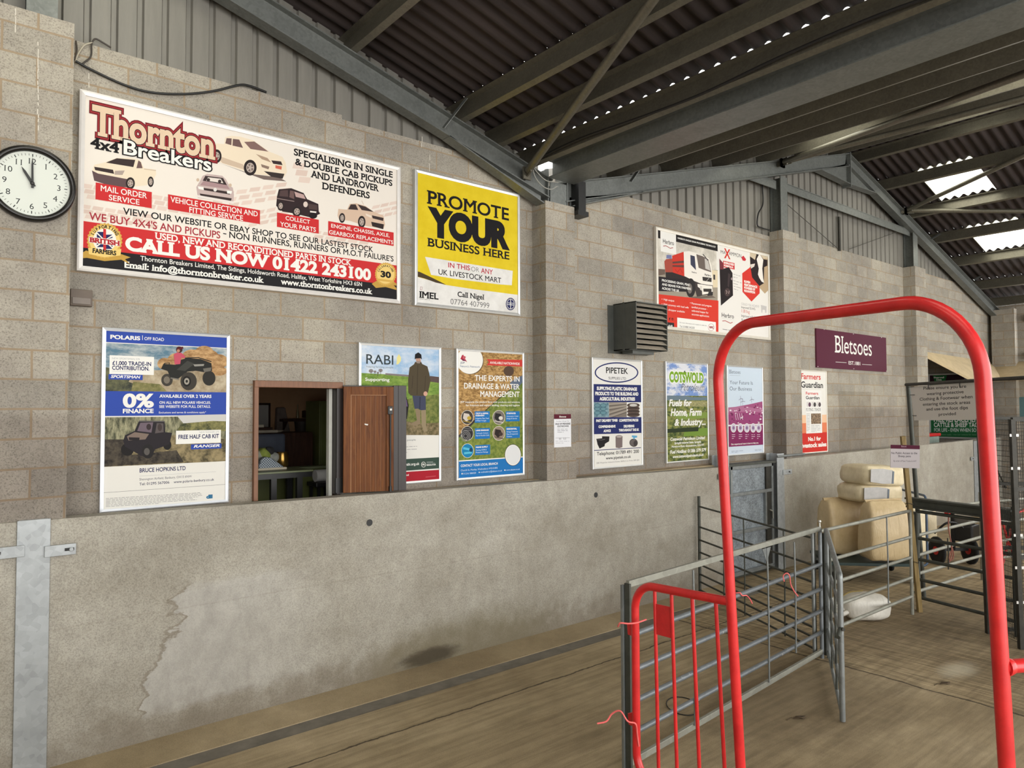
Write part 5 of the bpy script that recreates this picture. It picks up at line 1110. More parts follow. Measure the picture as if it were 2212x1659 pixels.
MB().box((fx0 + .1, yf_ + .15, fb - .045), (fx1 - .12, D - .08, fb)).build('drain_tray', M_VENT, t)

# ------------------------------------------------------------------ hatch: frame, half-open leaf, room behind
M_WOODF = mat('hatch_frame_wood', (118, 78, 52), .5, 0, .18, 9, bump=.05, stretch=(6, 6, .7))
def wood(name, ca, cb):
    k = NT(name); n = k.noise(3.0, 6, .65, k.mapping((9, 9, .8)), .6); k.color(k.ramp(n, [(.32, lin(ca)), (.68, lin(cb))])); k.bump(n, .06, .004); return k.set(.5, 0, .22)
M_DOOR = wood('hatch_oak', (82, 42, 12), (120, 70, 26)); M_GROOVE = mat('groove_light', (138, 90, 44), .5, 0, .1)
fr = MB(); fz = zt(2.8) - .004
fr.box((DX0 - .0, D - .045, fz), (DX0 + .042, D + .07, DZ1 - .062)).box((DX0 - .0, D - .05, DZ1 - .066), (DX1, D + .07, DZ1 - .002))
tag(fr.build('door_1', M_WOODF, bevel=.004), kind='structure')
E_ = Vector((3.735, 6.49, 0)); Hn = Vector((3.255, D - .065, 0)); ld = (E_ - Hn).normalized(); ln = Vector((ld.y, -ld.x, 0)); LW = (E_ - Hn).length
struct('trim_8', MB().box((DX1 - .062, D - .045, fz), (DX1, D + .07, DZ1 - .067)), mat('black_brown', (38, 30, 28), .4, 0, .1))
leaf = thing('hatch_door', (Hn.x, Hn.y, zt(3) + .01), 'half-open brown planked hatch door with a black drop bolt', 'door'); zb = zt(3) + .012; ztp = .225; st = .075
def LP(u, z, h): return Hn + ld * u + Vector((0, 0, z)) + ln * h
def lbox(u0, u1, z0, z1, h0, h1, mb):
    v = [LP(u, z, h) for h in (h0, h1) for u, z in ((u0, z0), (u1, z0), (u1, z1), (u0, z1))]
    return mb.add(v, [(0, 1, 2, 3), (7, 6, 5, 4), (0, 4, 5, 1), (1, 5, 6, 2), (2, 6, 7, 3), (3, 7, 4, 0)])
mb = MB(); lbox(0, st, zb, ztp, 0, .04, mb); lbox(LW - st, LW, zb, ztp, 0, .04, mb); lbox(st, LW - st, ztp - .085, ztp, 0, .04, mb); mb.build('door_frame', M_DOOR, leaf, bevel=.004)
np_ = 7; pw = (LW - 2 * st) / np_
mb = MB()
for k in range(np_): lbox(st + k * pw + .003, st + (k + 1) * pw - .003, zb, ztp - .085, .004, .026, mb)
mb.build('plank_panel', M_DOOR, leaf, bevel=.003)
mb = MB(); lbox(st, LW - st, zb, ztp - .085, .006, .021, mb); lbox(st - .004, st + .006, zb, ztp - .08, .03, .041, mb); lbox(st, LW - st, ztp - .091, ztp - .083, .03, .041, mb); mb.build('beading', M_GROOVE, leaf)
mb = MB(); lbox(0, LW + .012, zb, ztp + .012, -.03, -.001, mb); lbox(LW + .001, LW + .135, zb, ztp + .014, -.032, .03, mb); lbox(LW + .05, LW + .085, zb, ztp + .014, .03, .036, mb); mb.build('rebate_edge', mat('black_brown', (38, 30, 28), .4, 0, .1), leaf, bevel=.003)
mb = MB(); lbox(LW - .062, LW - .012, -.06, .025, .041, .062, mb); mb.build('lock_case', M_BLACK, leaf, bevel=.004)
mb = MB(); lbox(LW - .042, LW - .022, -.02, .0, .0625, .0632, mb); mb.build('lock_label', ink(WH), leaf)
MB().tube([LP(LW - .036, -.06, .052), LP(LW - .036, zb + .03, .052)], .009, 10).tube([LP(LW - .036, zb + .05, .052), LP(LW - .036, zb - .004, .052)], .016, 10).build('drop_bolt', M_BLACK, leaf)
mb = MB(); mb.prism([LP(.215, -.165, .027), LP(.245, -.172, .027), LP(.250, -.158, .027), LP(.23, -.155, .027), LP(.213, -.152, .027)], ln * .0012); mb.build('paper_scrap', ink(WH), leaf)
MB().box((DX1 - .075, D - .05, zt(3) + .012), (DX1 + .02, D - .03, zt(3) + .16)).build('hinge', M_BLACK, leaf)
# room
M_ROOM = mat('room_plaster', (186, 146, 108), .85, 0, .08, 3)
room = MB(); RB = D + 3.6
for a_, b_ in (((1.6, RB, -1.85), (6.4, RB + .1, .8)), ((1.5, D + .2, -1.85), (1.6, RB, .8)), ((6.4, D + .2, -1.85), (6.5, RB, .8))): room.box(a_, b_)
struct('wall_office', room, M_ROOM); struct('floor_office', MB().box((1.5, D + .2, -1.95), (6.5, RB + .1, -1.85)), M_DARK); struct('ceiling_office', MB().box((1.5, D + .2, .8), (6.5, RB + .1, .88)), M_ROOM)
struct('trim_6', MB().box((DX1 - .1, D + .06, -1.85), (DX1 - .065, D + .12, DZ1 - .07)), mat('inner_jamb_white', (196, 196, 188), .5, 0, .05))
M_GREEN = mat('olive_cabinet', (96, 102, 52), .5, 0, .12, 5); M_DESK = mat('green_desk_top', (108, 114, 84), .45, 0, .1); M_SHELF = wood('dark_shelf', (44, 28, 22), (70, 46, 34))
def at_r(x, y, k): return atY(x, y, D + k)
# whiteboard on the far wall
p, q = at_r(552, 875, 3.55), at_r(581, 925, 3.55)
t = thing('whiteboard', ((p.x + q.x) / 2, D + 3.58, q.z), 'grey whiteboard on the office wall seen through the hatch', 'board')
MB().box((p.x - .4, D + 3.575, q.z), (q.x, D + 3.595, p.z)).build('board', mat('board_grey', (178, 176, 170), .4, 0, .04), t); MB().box((q.x, D + 3.57, q.z - .02), (q.x + .03, D + 3.6, p.z + .02)).box((p.x - .4, D + 3.57, p.z), (q.x + .03, D + 3.6, p.z + .03)).build('frame', M_SHELF, t)
# shelves
for (x0, y0, x1), lb in (((612, 905, 690), 'upper dark shelf on the office wall, behind the hatch'), ((636, 946, 690), 'lower dark shelf on the office wall, behind the hatch')):
    p, q = at_r(x0, y0, 3.3), at_r(x1 + 30, y0, 3.3); t = thing('wall_shelf', ((p.x + q.x) / 2, D + 3.6, p.z - .04), lb, 'shelf', 'office wall shelves')
    MB().box((p.x, D + 3.3, p.z - .04), (q.x, D + 3.598, p.z)).build('shelf_board', M_SHELF, t); MB().prism([(p.x + .05, D + 3.32, p.z - .04), (p.x + .05, D + 3.598, p.z - .04), (p.x + .05, D + 3.598, p.z - .3)], (.025, 0, 0)).build('bracket', M_SHELF, t)
p = at_r(683, 897, 3.3); tag(MB().box((p.x - .12, D + 3.35, p.z - .035), (p.x + .2, D + 3.55, p.z + .07)).build('storage_box', M_SHELF, bevel=.01), 'dark box at the right end of the upper office shelf', 'box')
p = at_r(650, 897, 3.3); tag(MB().lathe((p.x, D + 3.42, p.z - .04), (0, 0, 1), [(.018, 0), (.018, .08), (.008, .13), (.008, .2)], 12).build('slim_bottle', mat('bottle_glassy', (140, 130, 96), .2, 0, .05)), 'slim bottle standing on the upper office shelf', 'bottle')
p = at_r(657, 943, 3.3)
for k in range(3): tag(MB().box((p.x + k * .22 + .06, D + 3.36, p.z - .012), (p.x + k * .22 + .25, D + 3.56, p.z + .07 - k * .015)).build('paper_tray', mat('tray_%d' % k, ((150, 140, 132), (96, 84, 70), (116, 100, 84))[k], .6, 0, .1), bevel=.008), ('pale paper stack at the left end of the lower office shelf', 'brown tray in the middle of the lower office shelf', 'tan tray at the right end of the lower office shelf')[k], 'tray')
p = at_r(638, 929, 3.4); tag(MB().lathe((p.x + .12, D + 3.45, at_r(636, 946, 3.3).z + .001), (0, 0, 1), [(.08, 0), (.11, .24), (.115, .26)], 18).build('waste_bin', mat('bin_grey', (66, 60, 56), .6, 0, .1)), 'grey tub on the lower office shelf', 'tub')
# tall green cabinet on the right
p, q = at_r(690, 866, 2.4), at_r(700, 990, 2.4)
t = thing('steel_cabinet', (p.x + .4, D + 2.7, -1.85), 'tall olive green steel cabinet behind the hatch', 'cabinet')
MB().box((p.x, D + 2.4, -1.84), (p.x + .9, D + 2.85, p.z)).build('body', M_GREEN, t, bevel=.006); MB().box((p.x + .02, D + 2.385, -1.8), (p.x + .44, D + 2.4, p.z - .03)).build('door', M_GREEN, t, bevel=.004); MB().box((p.x + .46, D + 2.385, -1.8), (p.x + .88, D + 2.4, p.z - .03)).build('door', M_GREEN, t, bevel=.004)
# dark monitor-like chair back / screen, stack of things on top
p, q = at_r(546, 938, 1.5), at_r(616, 1002, 1.5)
t = thing('office_chair', ((p.x + q.x) / 2, D + 1.6, -1.85), 'black shiny high-backed office chair behind the hatch', 'chair')
MB().box((p.x, D + 1.48, q.z - .18), (q.x, D + 1.56, p.z)).build('backrest', mat('black_leather', (62, 66, 76), .25, 0, .15, 8), t, bevel=.03); MB().box((p.x + .02, D + 1.56, q.z - .3), (q.x - .02, D + 2.0, q.z - .2)).build('seat', mat('black_leather', (0, 0, 0)), t, bevel=.03); MB().lathe(((p.x + q.x) / 2, D + 1.75, -1.84), (0, 0, 1), [(.26, 0), (.25, .04), (.03, .07), (.03, q.z - .3 + 1.84)], 16).build('pedestal', M_BLACK, t)
sh = (('grey ring binder stack on the cupboard behind the chair, top', 552, 921, 30), ('long dark folder under the top folder behind the chair', 565, 927, 55), ('pale wide folder lowest behind the chair', 562, 933, 62), ('round pale tray to the right behind the chair', 596, 935, 22))
M_PAPER = mat('paper_pale', (186, 176, 156), .6, 0, .1)
p = at_r(550, 936, 2.2)
cb_ = thing('cupboard', (p.x + .3, D + 2.4, -1.85), 'dark low cupboard behind the black office chair', 'cupboard'); MB().box((p.x - .3, D + 2.15, -1.84), (p.x + .75, D + 2.6, p.z)).build('body', M_SHELF, cb_, bevel=.01); MB().box((p.x - .25, D + 2.135, -1.78), (p.x + .22, D + 2.15, p.z - .05)).build('door', M_SHELF, cb_); MB().box((p.x + .24, D + 2.135, -1.78), (p.x + .7, D + 2.15, p.z - .05)).build('door', M_SHELF, cb_)
zz = p.z + .001
for k, (lb, x, y, w) in enumerate(reversed(sh)):
    q = at_r(x, y, 2.3); ww = w * .0035
    if k == 0: tag(MB().lathe((q.x, D + 2.35, p.z + .001), (0, 0, 1), [(.08, 0), (.11, .02), (.11, .026)], 20).build('round_tray', M_PAPER), lb, 'tray'); continue
    tag(MB().box((p.x - .1, D + 2.2, zz), (p.x + .16 + .07 * (3 - k) - .04 * (k == 3), D + 2.5, zz + .035)).build('folder', (M_PAPER, M_SHELF, M_PAPER)[k - 1], bevel=.006), lb, 'folder', 'folders on the office cupboard'); zz += .0355
# desk in front with dark legs; low green units below
p, q = at_r(553, 1019, .75), at_r(665, 1012, .75)
t = thing('work_table', ((p.x + q.x) / 2, D + 1.0, -1.85), 'dark table with a green top just inside the hatch', 'table'); tz = p.z
MB().box((p.x - .3, D + .6, tz - .02), (q.x, D + 1.15, tz)).build('tabletop', M_DESK, t, bevel=.004); MB().box((p.x - .28, D + .61, tz - .075), (q.x - .01, D + .64, tz - .02)).build('apron', M_BLACK, t)
for x, y in ((at_r(592, 1040, .62).x, .62), (at_r(648, 1030, .62).x, .62), (p.x - .26, 1.1), (q.x - .06, 1.1)): MB().box((x - .03, D + y, -1.84), (x + .03, D + y + .05, tz - .021)).build('leg', M_BLACK, t)
p, q = at_r(640, 1008, 1.4), at_r(697, 1015, 1.4)
t = thing('green_desk', (p.x, D + 1.7, -1.85), 'olive green desk further inside the hatch room', 'desk'); MB().box((p.x - 1.2, D + 1.3, p.z - .03), (q.x, D + 1.46, p.z)).build('desktop', M_DESK, t, bevel=.004); MB().box((p.x - 1.1, D + 1.32, -1.84), (p.x - .1, D + 1.44, p.z - .03)).build('pedestal', M_GREEN, t)
MB().box((q.x - .4, D + 1.32, -1.84), (q.x - .02, D + 1.44, p.z - .03)).build('pedestal', M_GREEN, t)
# things on the tables
p = at_r(596, 1015, .75)
tb = [(p.x - .16, tz), (p.x + .12, tz), (p.x + .11, tz + .035), (p.x + .02, tz + .10), (p.x - .03, tz + .135), (p.x - .10, tz + .15), (p.x - .14, tz + .11), (p.x - .165, tz + .05)]
def check():
    k = NT('checked_canvas'); w = k.n('ShaderNodeTexChecker'); k.link(k.coord(), w.inputs[0]); w.inputs['Scale'].default_value = 75; w.inputs[1].default_value = lin((176, 184, 190)); w.inputs[2].default_value = lin((66, 76, 88)); k.color(w.outputs[0]); return k.set(.8)
s_ = thing('canvas_shoe', (p.x, D + .85, tz), 'grey checked canvas shoe on the table inside the hatch', 'shoe')
MB().prism([(x, D + .80, z) for x, z in tb], (0, .1, 0)).build('upper', check(), s_, bevel=.025); MB().box((p.x - .175, D + .79, tz + .001), (p.x + .14, D + .91, tz + .028)).build('sole', M_PAPER, s_, bevel=.01)
p = at_r(617, 995, .9); tag(MB().lathe((p.x, D + 1.0, tz + .001), (0, 0, 1), [(.045, 0), (.065, .03), (.07, .12), (.055, .17), (.06, .18)], 20).build('brass_jug', mat('brass', (150, 118, 60), .25, .9, .1)), 'shiny brass jug on the table inside the hatch', 'jug')
rnd = random.Random(9)
for k, (x, y, r, col_, lb) in enumerate(((560, 985, .07, (150, 152, 136), 'pale plush lump at the left on the table in the hatch'), (570, 982, .085, (128, 140, 62), 'yellow-green plush ball among the pale ones in the hatch'), (582, 975, .06, (36, 36, 36), 'black plush lump on top of the heap in the hatch'), (590, 990, .075, (140, 142, 134), 'pale plush lump right of the heap in the hatch'), (564, 997, .065, (126, 130, 122), 'grey plush lump at the front of the heap in the hatch'))):
    p = at_r(x, y, .98); mb = MB(); n = 14; vs = []
    zc = max(p.z, tz + r * .85)
    for a_ in range(9):
        for b_ in range(n): th = math.pi * a_ / 8; ph = 2 * math.pi * b_ / n; rr = r * (1 + .12 * math.sin(3 * ph + k) * math.sin(2 * th)); vs.append((p.x + rr * math.sin(th) * math.cos(ph), D + 1.0 + rr * math.sin(th) * math.sin(ph), zc + rr * .85 * math.cos(th)))
    mb.add(vs, [(a_ * n + b_, a_ * n + (b_ + 1) % n, (a_ + 1) * n + (b_ + 1) % n, (a_ + 1) * n + b_) for a_ in range(8) for b_ in range(n)], None, True)
    tag(mb.build('plush_toy', mat('plush_%d' % k, col_, .9, 0, .2, 30)), lb, 'toy', 'heap of soft lumps inside the hatch')
p, q = at_r(690, 1025, 1.0), at_r(712, 1033, 1.0)
u_ = thing('stool', (p.x + .15, D + 1.1, -1.85), 'black stool holding a white roll inside the hatch', 'stool'); sz = q.z - .04
MB().box((p.x - .06, D + .95, sz - .05), (p.x + .34, D + 1.22, sz)).build('seat', M_BLACK, u_, bevel=.01)
for x in (-.03, .3):
    for y in (.97, 1.18): MB().box((p.x + x, D + y, -1.84), (p.x + x + .03, D + y + .03, sz - .05)).build('leg', M_BLACK, u_)
tag(MB().tube([(p.x - .02, D + 1.08, sz + .071), (p.x + .28, D + 1.08, sz + .071)], .07, 18).build('paper_roll', mat('white_roll', (196, 194, 190), .7, 0, .05)), 'white paper roll lying on the black stool in the hatch', 'roll')
p = at_r(625, 965, 3.0); gt = MB().prism([(p.x - .18, D + 3.3, p.z - .3), (p.x + .28, D + 3.3, p.z - .3), (p.x + .2, D + 3.3, p.z - .02), (p.x + .02, D + 3.3, p.z + .06), (p.x - .2, D + 3.3, p.z + .05)], (0, .06, 0))
tag(gt.build('card_box', mat('tan_card', (176, 128, 66), .6, 0, .1), bevel=.01), 'tan card panel leaning below the office shelves', 'card')
p = at_r(628, 925, 3.2); tag(MB().prism([(p.x - .1, D + 3.45, p.z + .3), (p.x + .02, D + 3.45, p.z + .3), (p.x + .16, D + 3.45, p.z - .35), (p.x - .12, D + 3.45, p.z - .35)], (0, .08, 0)).build('hanging_coat', mat('coat_grey', (120, 108, 100), .9, 0, .15), bevel=.02), 'grey coat hanging beside the office shelves', 'coat')

# ------------------------------------------------------------------ red tubular hoop and its low gate
def red_paint():
    k = NT('red_gloss_paint'); n = k.noise(14, 6, .7); sc = k.noise(90, 4, .7)
    c = k.ramp(n, [(.3, lin((176, 26, 30))), (.7, lin((206, 42, 42)))]); c = k.mix(k.math('MULTIPLY', k.step(sc, .72, .78), .35), c, lin((222, 150, 140)))
    k.color(c); k.bump(n, .05, .003); return k.set(.32, 0, .5)
M_RED = red_paint()
hl0, hl1 = atD(1572, 1180, 2.53), atD(1551, 819, 2.53); hr0, hr1 = atD(2150, 1250, 1.66), atD(2119, 745, 1.66)
ZT_H = .285
L_ = Vector(((hl0.x + hl1.x) / 2, (hl0.y + hl1.y) / 2, 0)); R_ = Vector(((hr0.x + hr1.x) / 2, (hr0.y + hr1.y) / 2, 0))
def lean(p0, p1, z): k = (z - p0.z) / (p1.z - p0.z); return p0 + (p1 - p0) * k
hp = thing('tubular_hoop_gate', (L_.x, L_.y, -1.62), 'tall red tubular steel hoop in the foreground on the right', 'hoop')
path = arc_path([lean(hl0, hl1, -1.615), lean(hl0, hl1, ZT_H), lean(hr0, hr1, atD(2030, 638, 1.68).z), lean(hr0, hr1, -1.615)], .20, 14)
MB().tube(path, .0177, 20).build('hoop_tube', M_RED, hp)
j = lean(hr0, hr1, atD(2158, 1441, 1.66).z); MB().tube([j, j + Vector((.75, -.42, 0))], .0160, 18).build('side_rail', M_RED, hp)
MB().lathe(j, Vector((.75, -.42, 0)), [(.0215, .012), (.0215, .018), (.018, .028)], 18).build('weld_collar', M_RED, hp)
G0 = lean(hl0, hl1, -.60); gl0, gl1 = atD(1366, 1340, 2.92), atD(1381, 1580, 2.92)
gt_ = atD(1372, 1256, 2.92)
g = thing('tubular_gate', (gl0.x, gl0.y, -1.4), 'low red tubular gate with thin upright rods, left of the tall red hoop', 'gate')
gx, gy = (gl0.x + gl1.x) / 2, (gl0.y + gl1.y) / 2
top = Vector((gx, gy, atD(1372, 1262, 2.92).z)); bot = Vector((gx, gy, -1.52)); jt = lean(hl0, hl1, atD(1566, 1300, 2.53).z); jb = lean(hl0, hl1, -1.52)
MB().tube(arc_path([jt, top, bot, jb], .11, 10), .0165, 18).build('gate_tube', M_RED, g)
for f_ in (.20, .385, .60, .83):
    # rods read from the photo between the free end (0) and the hoop (1)
    a_ = top.lerp(jt, f_ + .03); b_ = bot.lerp(jb, f_ + .03); MB().tube([a_ - Vector((0, 0, .012)), b_ + Vector((0, 0, .012))], .0072, 10).build('rod', M_RED, g)
a_, b_ = top.lerp(jt, .225), top.lerp(jt, .41)
MB().prism([a_ + Vector((0, 0, -.065)), b_ + Vector((0, 0, -.065)), b_ + Vector((0, 0, -.185)), a_ + Vector((0, 0, -.185))], Vector((.003, -.002, 0))).build('name_plate', M_RED, g)
wd = (top - jt).normalized(); wd.z = 0
for px_, py_ in ((1352, 1362), (1352, 1556)):
    zc = atD(px_, py_, 2.92).z; MB().prism([Vector((gx, gy, zc - .03)) + wd * .015, Vector((gx, gy, zc - .03)) + wd * .045, Vector((gx, gy, zc + .012)) + wd * .05, Vector((gx, gy, zc + .03)) + wd * .015], Vector((.004, .004, 0))).build('hinge_lug', M_RED, g)

# ------------------------------------------------------------------ galvanised sheep hurdles
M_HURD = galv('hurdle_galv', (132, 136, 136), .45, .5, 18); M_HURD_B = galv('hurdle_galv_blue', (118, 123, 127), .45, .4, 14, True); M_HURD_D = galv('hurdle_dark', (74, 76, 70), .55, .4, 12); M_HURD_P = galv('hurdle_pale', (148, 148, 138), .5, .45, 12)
def hurdle(name, label, A, B, rails, uprights, r=.019, post=.022, zbot=None, ztop=None, m=M_HURD, flat=(), cat='hurdle', group=None, posts=(True, True), mu=None, ur=.009):
    """A, B ground points; rails: heights at A and B; uprights: (fraction, top, bottom)"""
    A, B = Vector((A[0], A[1], 0)), Vector((B[0], B[1], 0)); zb = FL if zbot is None else zbot; d = (B - A).normalized()
    t = thing(name, (A.x, A.y, zb), label, cat, group)
    za = (max(x[0] for x in rails) if ztop is None else ztop[0]); zb_ = (max(x[1] for x in rails) if ztop is None else ztop[1])
    for on, p, zt_ in ((posts[0], A, za), (posts[1], B, zb_)):
        if on: MB().tube([p + Vector((0, 0, zb)), p + Vector((0, 0, zt_))], post, 12).build('post', m, t)
    for k, (z0, z1) in enumerate(rails):
        p, q = A + Vector((0, 0, z0)), B + Vector((0, 0, z1))
        if k in flat: MB().bar(p, q, .03, .05, (0, 0, 1)).build('rail', M_HURD_P, t, bevel=.003)
        else: MB().tube([p, q], r, 12).build('rail', m, t)
    for f_, z1, z0 in uprights:
        p = A.lerp(B, f_); o_ = d.cross(Vector((0, 0, 1))) * (r + ur * .6)
        MB().tube([p + o_ + Vector((0, 0, z1)), p + o_ + Vector((0, 0, (z1 + z0) / 2)) + d * .012, p + o_ + Vector((0, 0, z0))], ur, 8).build('upright', mu or m, t)
    return t
A1 = (4.10, 3.62); B1 = (7.56, 3.90)
zs = [-1.33, -1.72, -1.985, -2.22, -2.45, -2.655]
t = hurdle('sheep_hurdle', 'long galvanised sheep hurdle behind the red gate, running away from the camera', A1, B1, [(z, z) for z in zs], [(.25, -1.36, -2.64), (.63, -1.36, -2.64), (.80, -1.38, -2.5)], r=.021, post=.02, m=M_HURD_B, flat=(0, 5), posts=(False, True), mu=M_HURD)
MB().bar((A1[0], A1[1], FL), (A1[0], A1[1], -1.325), .05, .02, (1, 0, 0)).build('end_post', M_HURD_D, t); MB().bar((A1[0] - .012, A1[1] + .04, FL), (A1[0] - .012, A1[1] + .04, -1.34), .02, .03, (1, 0, 0)).build('end_post', M_HURD, t)
MB().prism([Vector(A1 + (0,)).lerp(Vector(B1 + (0,)), f_) + Vector((0, -.02, z)) for f_, z in ((.605, -1.36), (.655, -1.36), (.63, -1.5))], (0, -.004, 0)).build('gusset', M_HURD, t)
# bunch of posts where the hurdles meet
for k, (dx, dy, r_, z1, m_, lb) in enumerate(((.06, -.05, .024, -1.36, M_HURD, 'round post where the long hurdle meets the open gate'), (.13, .02, .02, -1.40, M_HURD_D, 'dark slim post behind the gate hinge'), (-.05, .06, .018, -1.35, M_HURD, 'slim post against the end of the long hurdle'))):
    o = MB().tube([(B1[0] + dx, B1[1] + dy, FL), (B1[0] + dx, B1[1] + dy, z1)], r_, 12).tube([(B1[0] + dx, B1[1] + dy, z1 - .02), (B1[0] + dx, B1[1] + dy, z1)], r_ * 1.15, 12).build('hurdle_post', m_); tag(o, lb, 'post', 'loose posts at the gate corner')
pin = (B1[0] - .02, B1[1] - .01); tag(MB().tube([(pin[0], pin[1], -1.31), (pin[0], pin[1], -1.265)], .009, 10).lathe((pin[0], pin[1], -1.262), (0, 0, 1), [(.012, 0), (.02, .012), (.012, .026)], 12).build('hurdle_pin', mat('bright_pin', (200, 198, 190), .3, .6, .05)), 'small bright pin standing on top of the hurdle corner', 'pin')
# gate leaf swung towards the camera
gA, gB = Vector((7.62, 3.86, 0)), Vector((6.17, 3.01, 0))
gl = thing('pen_gate', (gA.x, gA.y, FL), 'narrow galvanised pen gate swung open towards the camera', 'gate')
ch = gA.lerp(gB, .96)
MB().tube(arc_path([gA + Vector((0, 0, FL + .06)), gA + Vector((0, 0, -1.34)), gB + Vector((0, 0, -1.465)), gB + Vector((0, 0, FL + .01))], .035, 5), .024, 14).build('gate_frame', M_HURD, gl)
for z in (-1.72, -1.95, -2.18, -2.42, -2.66): MB().tube([gA + Vector((0, 0, z)), gB + Vector((0, 0, z - .02))], .017, 10).build('rail', M_HURD, gl)
for f_ in (.33, .66): p = gA.lerp(gB, f_); MB().tube([p + Vector((0, 0, -1.40)), p + Vector((0, 0, -2.67))], .012, 8).build('upright', M_HURD_D, gl)
lp = gB + Vector((0, 0, -1.92)); MB().tube([lp, lp + Vector((-.12, -.03, -.05))], .02, 10).build('latch', M_HURD_D, gl); MB().lathe(lp + Vector((-.03, -.03, 0)), (-.4, -.9, 0), [(.016, 0), (.016, .012)], 12).build('latch_ring', M_DARK, gl)
# short hurdle in front of the sacks
SP = atZ(1985, 1318, FL + .03); SPx = (SP.x - .16, SP.y + .02)
hz = lambda px, y: None
dR = Vector((SPx[0], SPx[1], 0)).dot(CF); dL = Vector((7.64, 3.93, 0)).dot(CF)
RR = [-(y - 878) / F * dR for y in (1110, 1165, 1212, 1255, 1294)]; RL = [-(y - 878.5) / F * dL for y in (1137, 1205, 1252, 1303, 1352)]
RL = [(a_ + b_) / 2 for a_, b_ in zip(RL, RR)]; RR = list(RL)
hurdle('sheep_hurdle', 'short galvanised sheep hurdle in front of the feed sacks', (7.66, 3.95), SPx, list(zip(RL, RR)), [(.68, RL[0], RL[-1] + .05)], r=.02, post=.021, m=M_HURD_P, mu=M_HURD)
# hurdle against the concrete wall by the steel door
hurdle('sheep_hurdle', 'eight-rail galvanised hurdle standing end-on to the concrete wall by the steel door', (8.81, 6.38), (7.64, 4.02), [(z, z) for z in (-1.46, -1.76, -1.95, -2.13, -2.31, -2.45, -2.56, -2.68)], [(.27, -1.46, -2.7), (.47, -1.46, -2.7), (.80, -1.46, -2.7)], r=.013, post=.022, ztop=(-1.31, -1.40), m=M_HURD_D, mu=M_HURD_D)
# pen at the right: rails towards the camera, rails going away, posts
K0 = Vector((SPx[0] + .26, SPx[1] + .02, 0))
kt = atD(2190, 1118, 8.45); K1 = K0 + (Vector((kt.x, kt.y, 0)) - K0) * 1.0
dk = K0.dot(CF); rz = [-(y - 878) / F * dk for y in (1103, 1160, 1205, 1248, 1286)]
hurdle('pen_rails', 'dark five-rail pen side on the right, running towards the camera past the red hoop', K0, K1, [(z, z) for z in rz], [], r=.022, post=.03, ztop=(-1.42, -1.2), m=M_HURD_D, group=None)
kb = thing('pen_top_beam', tuple(K0 + Vector((0, 0, rz[0]))), 'heavy dark beam lying along the top of the right-hand pen', 'beam')
MB().bar(K0 + (K0 - K1) * .10 + Vector((0, 0, rz[0] + .165)), K1 + Vector((0, 0, rz[0] + .165)), .13, .025, (0, 0, 1)).build('upper_flange', M_HURD_D, kb); MB().bar(K0 + (K0 - K1) * .10 + Vector((0, 0, rz[0] + .105)), K1 + Vector((0, 0, rz[0] + .105)), .03, .10, (0, 0, 1)).build('web', M_HURD_D, kb); MB().bar(K0 + (K0 - K1) * .10 + Vector((0, 0, rz[0] + .05)), K1 + Vector((0, 0, rz[0] + .05)), .09, .02, (0, 0, 1)).build('lower_flange', M_HURD_D, kb)
M1 = Vector((12.88, 3.99, 0)); dm = M1.dot(CF)
hurdle('pen_rails', 'pale five-rail pen side on the right, running away to the far post', K0 + Vector((.03, .05, 0)), M1, list(zip([-(y - 878) / F * dk for y in (1108, 1158, 1201, 1240, 1278)], [-(y - 877) / F * dm for y in (1083, 1121, 1156, 1196, 1228)])), [(.42, -1.9, -2.35)], r=.022, post=.045, ztop=(-1.40, -1.36), m=M_HURD_P, posts=(False, True), mu=M_DARK)
M2 = M1 + Vector((.15, -.05, 0)); hurdle('pen_rails', 'far pale pen side seen to the right of the red hoop', M2, M2 + Vector((2.2, -.6, 0)), [(z, z) for z in (-1.52, -1.85, -2.15, -2.42)], [], r=.022, post=.04, m=M_HURD_P, posts=(False, True))
# wooden stake with a small notice
s0, s1 = atZ(1987, 1322), None; ds = depth(s0) * .995; s1 = atD(1950, 942, ds)
fd_ = Vector((CF.x, CF.y, 0)).normalized()
M_STAKE = wood('stake_pine', (120, 100, 62), (156, 134, 90))
st_ = thing('wooden_stake', tuple(s0), 'square wooden stake tied to the pen corner', 'stake')
MB().bar(s0, s1, .055, .05, fd_).build('shaft', M_STAKE, st_, bevel=.003)
for z in (atD(1960, 1088, ds).z, atD(1975, 1215, ds).z): q = lean(s0, s1, z); MB().tube([q + (CR * math.cos(a_) + fd_ * math.sin(a_)) * .045 + Vector((0, 0, .008 * math.sin(a_ * 2))) for a_ in [2 * math.pi * k / 14 for k in range(14)]], .004, 6, closed=True).build('tie_wire', M_DARK, st_)
u_ = Vector((CR.x, CR.y, 0)).normalized(); pc = atD(1955, 985, ds - .05)
an = Art(pc, u_ + Vector((0, 0, -.03)), (0, 0, 1)); x0, x1, z0, z1 = corners(an, (1921, 960.4), (1926.5, 1009.6), (1985.4, 962.4), (1988, 1012.5))
o = thing('warning_sign', tuple(an.P((x0 + x1) / 2, z0)), 'small white no public access sign with a maroon top, nailed to the wooden stake', 'sign')
MB().prism([an.P(x0, z0), an.P(x1, z0), an.P(x1, z1), an.P(x0, z1)], -an.nn * .006).build('sign_plate', mat('sign_plate_grey', (178, 172, 172), .5, 0, .03), o)
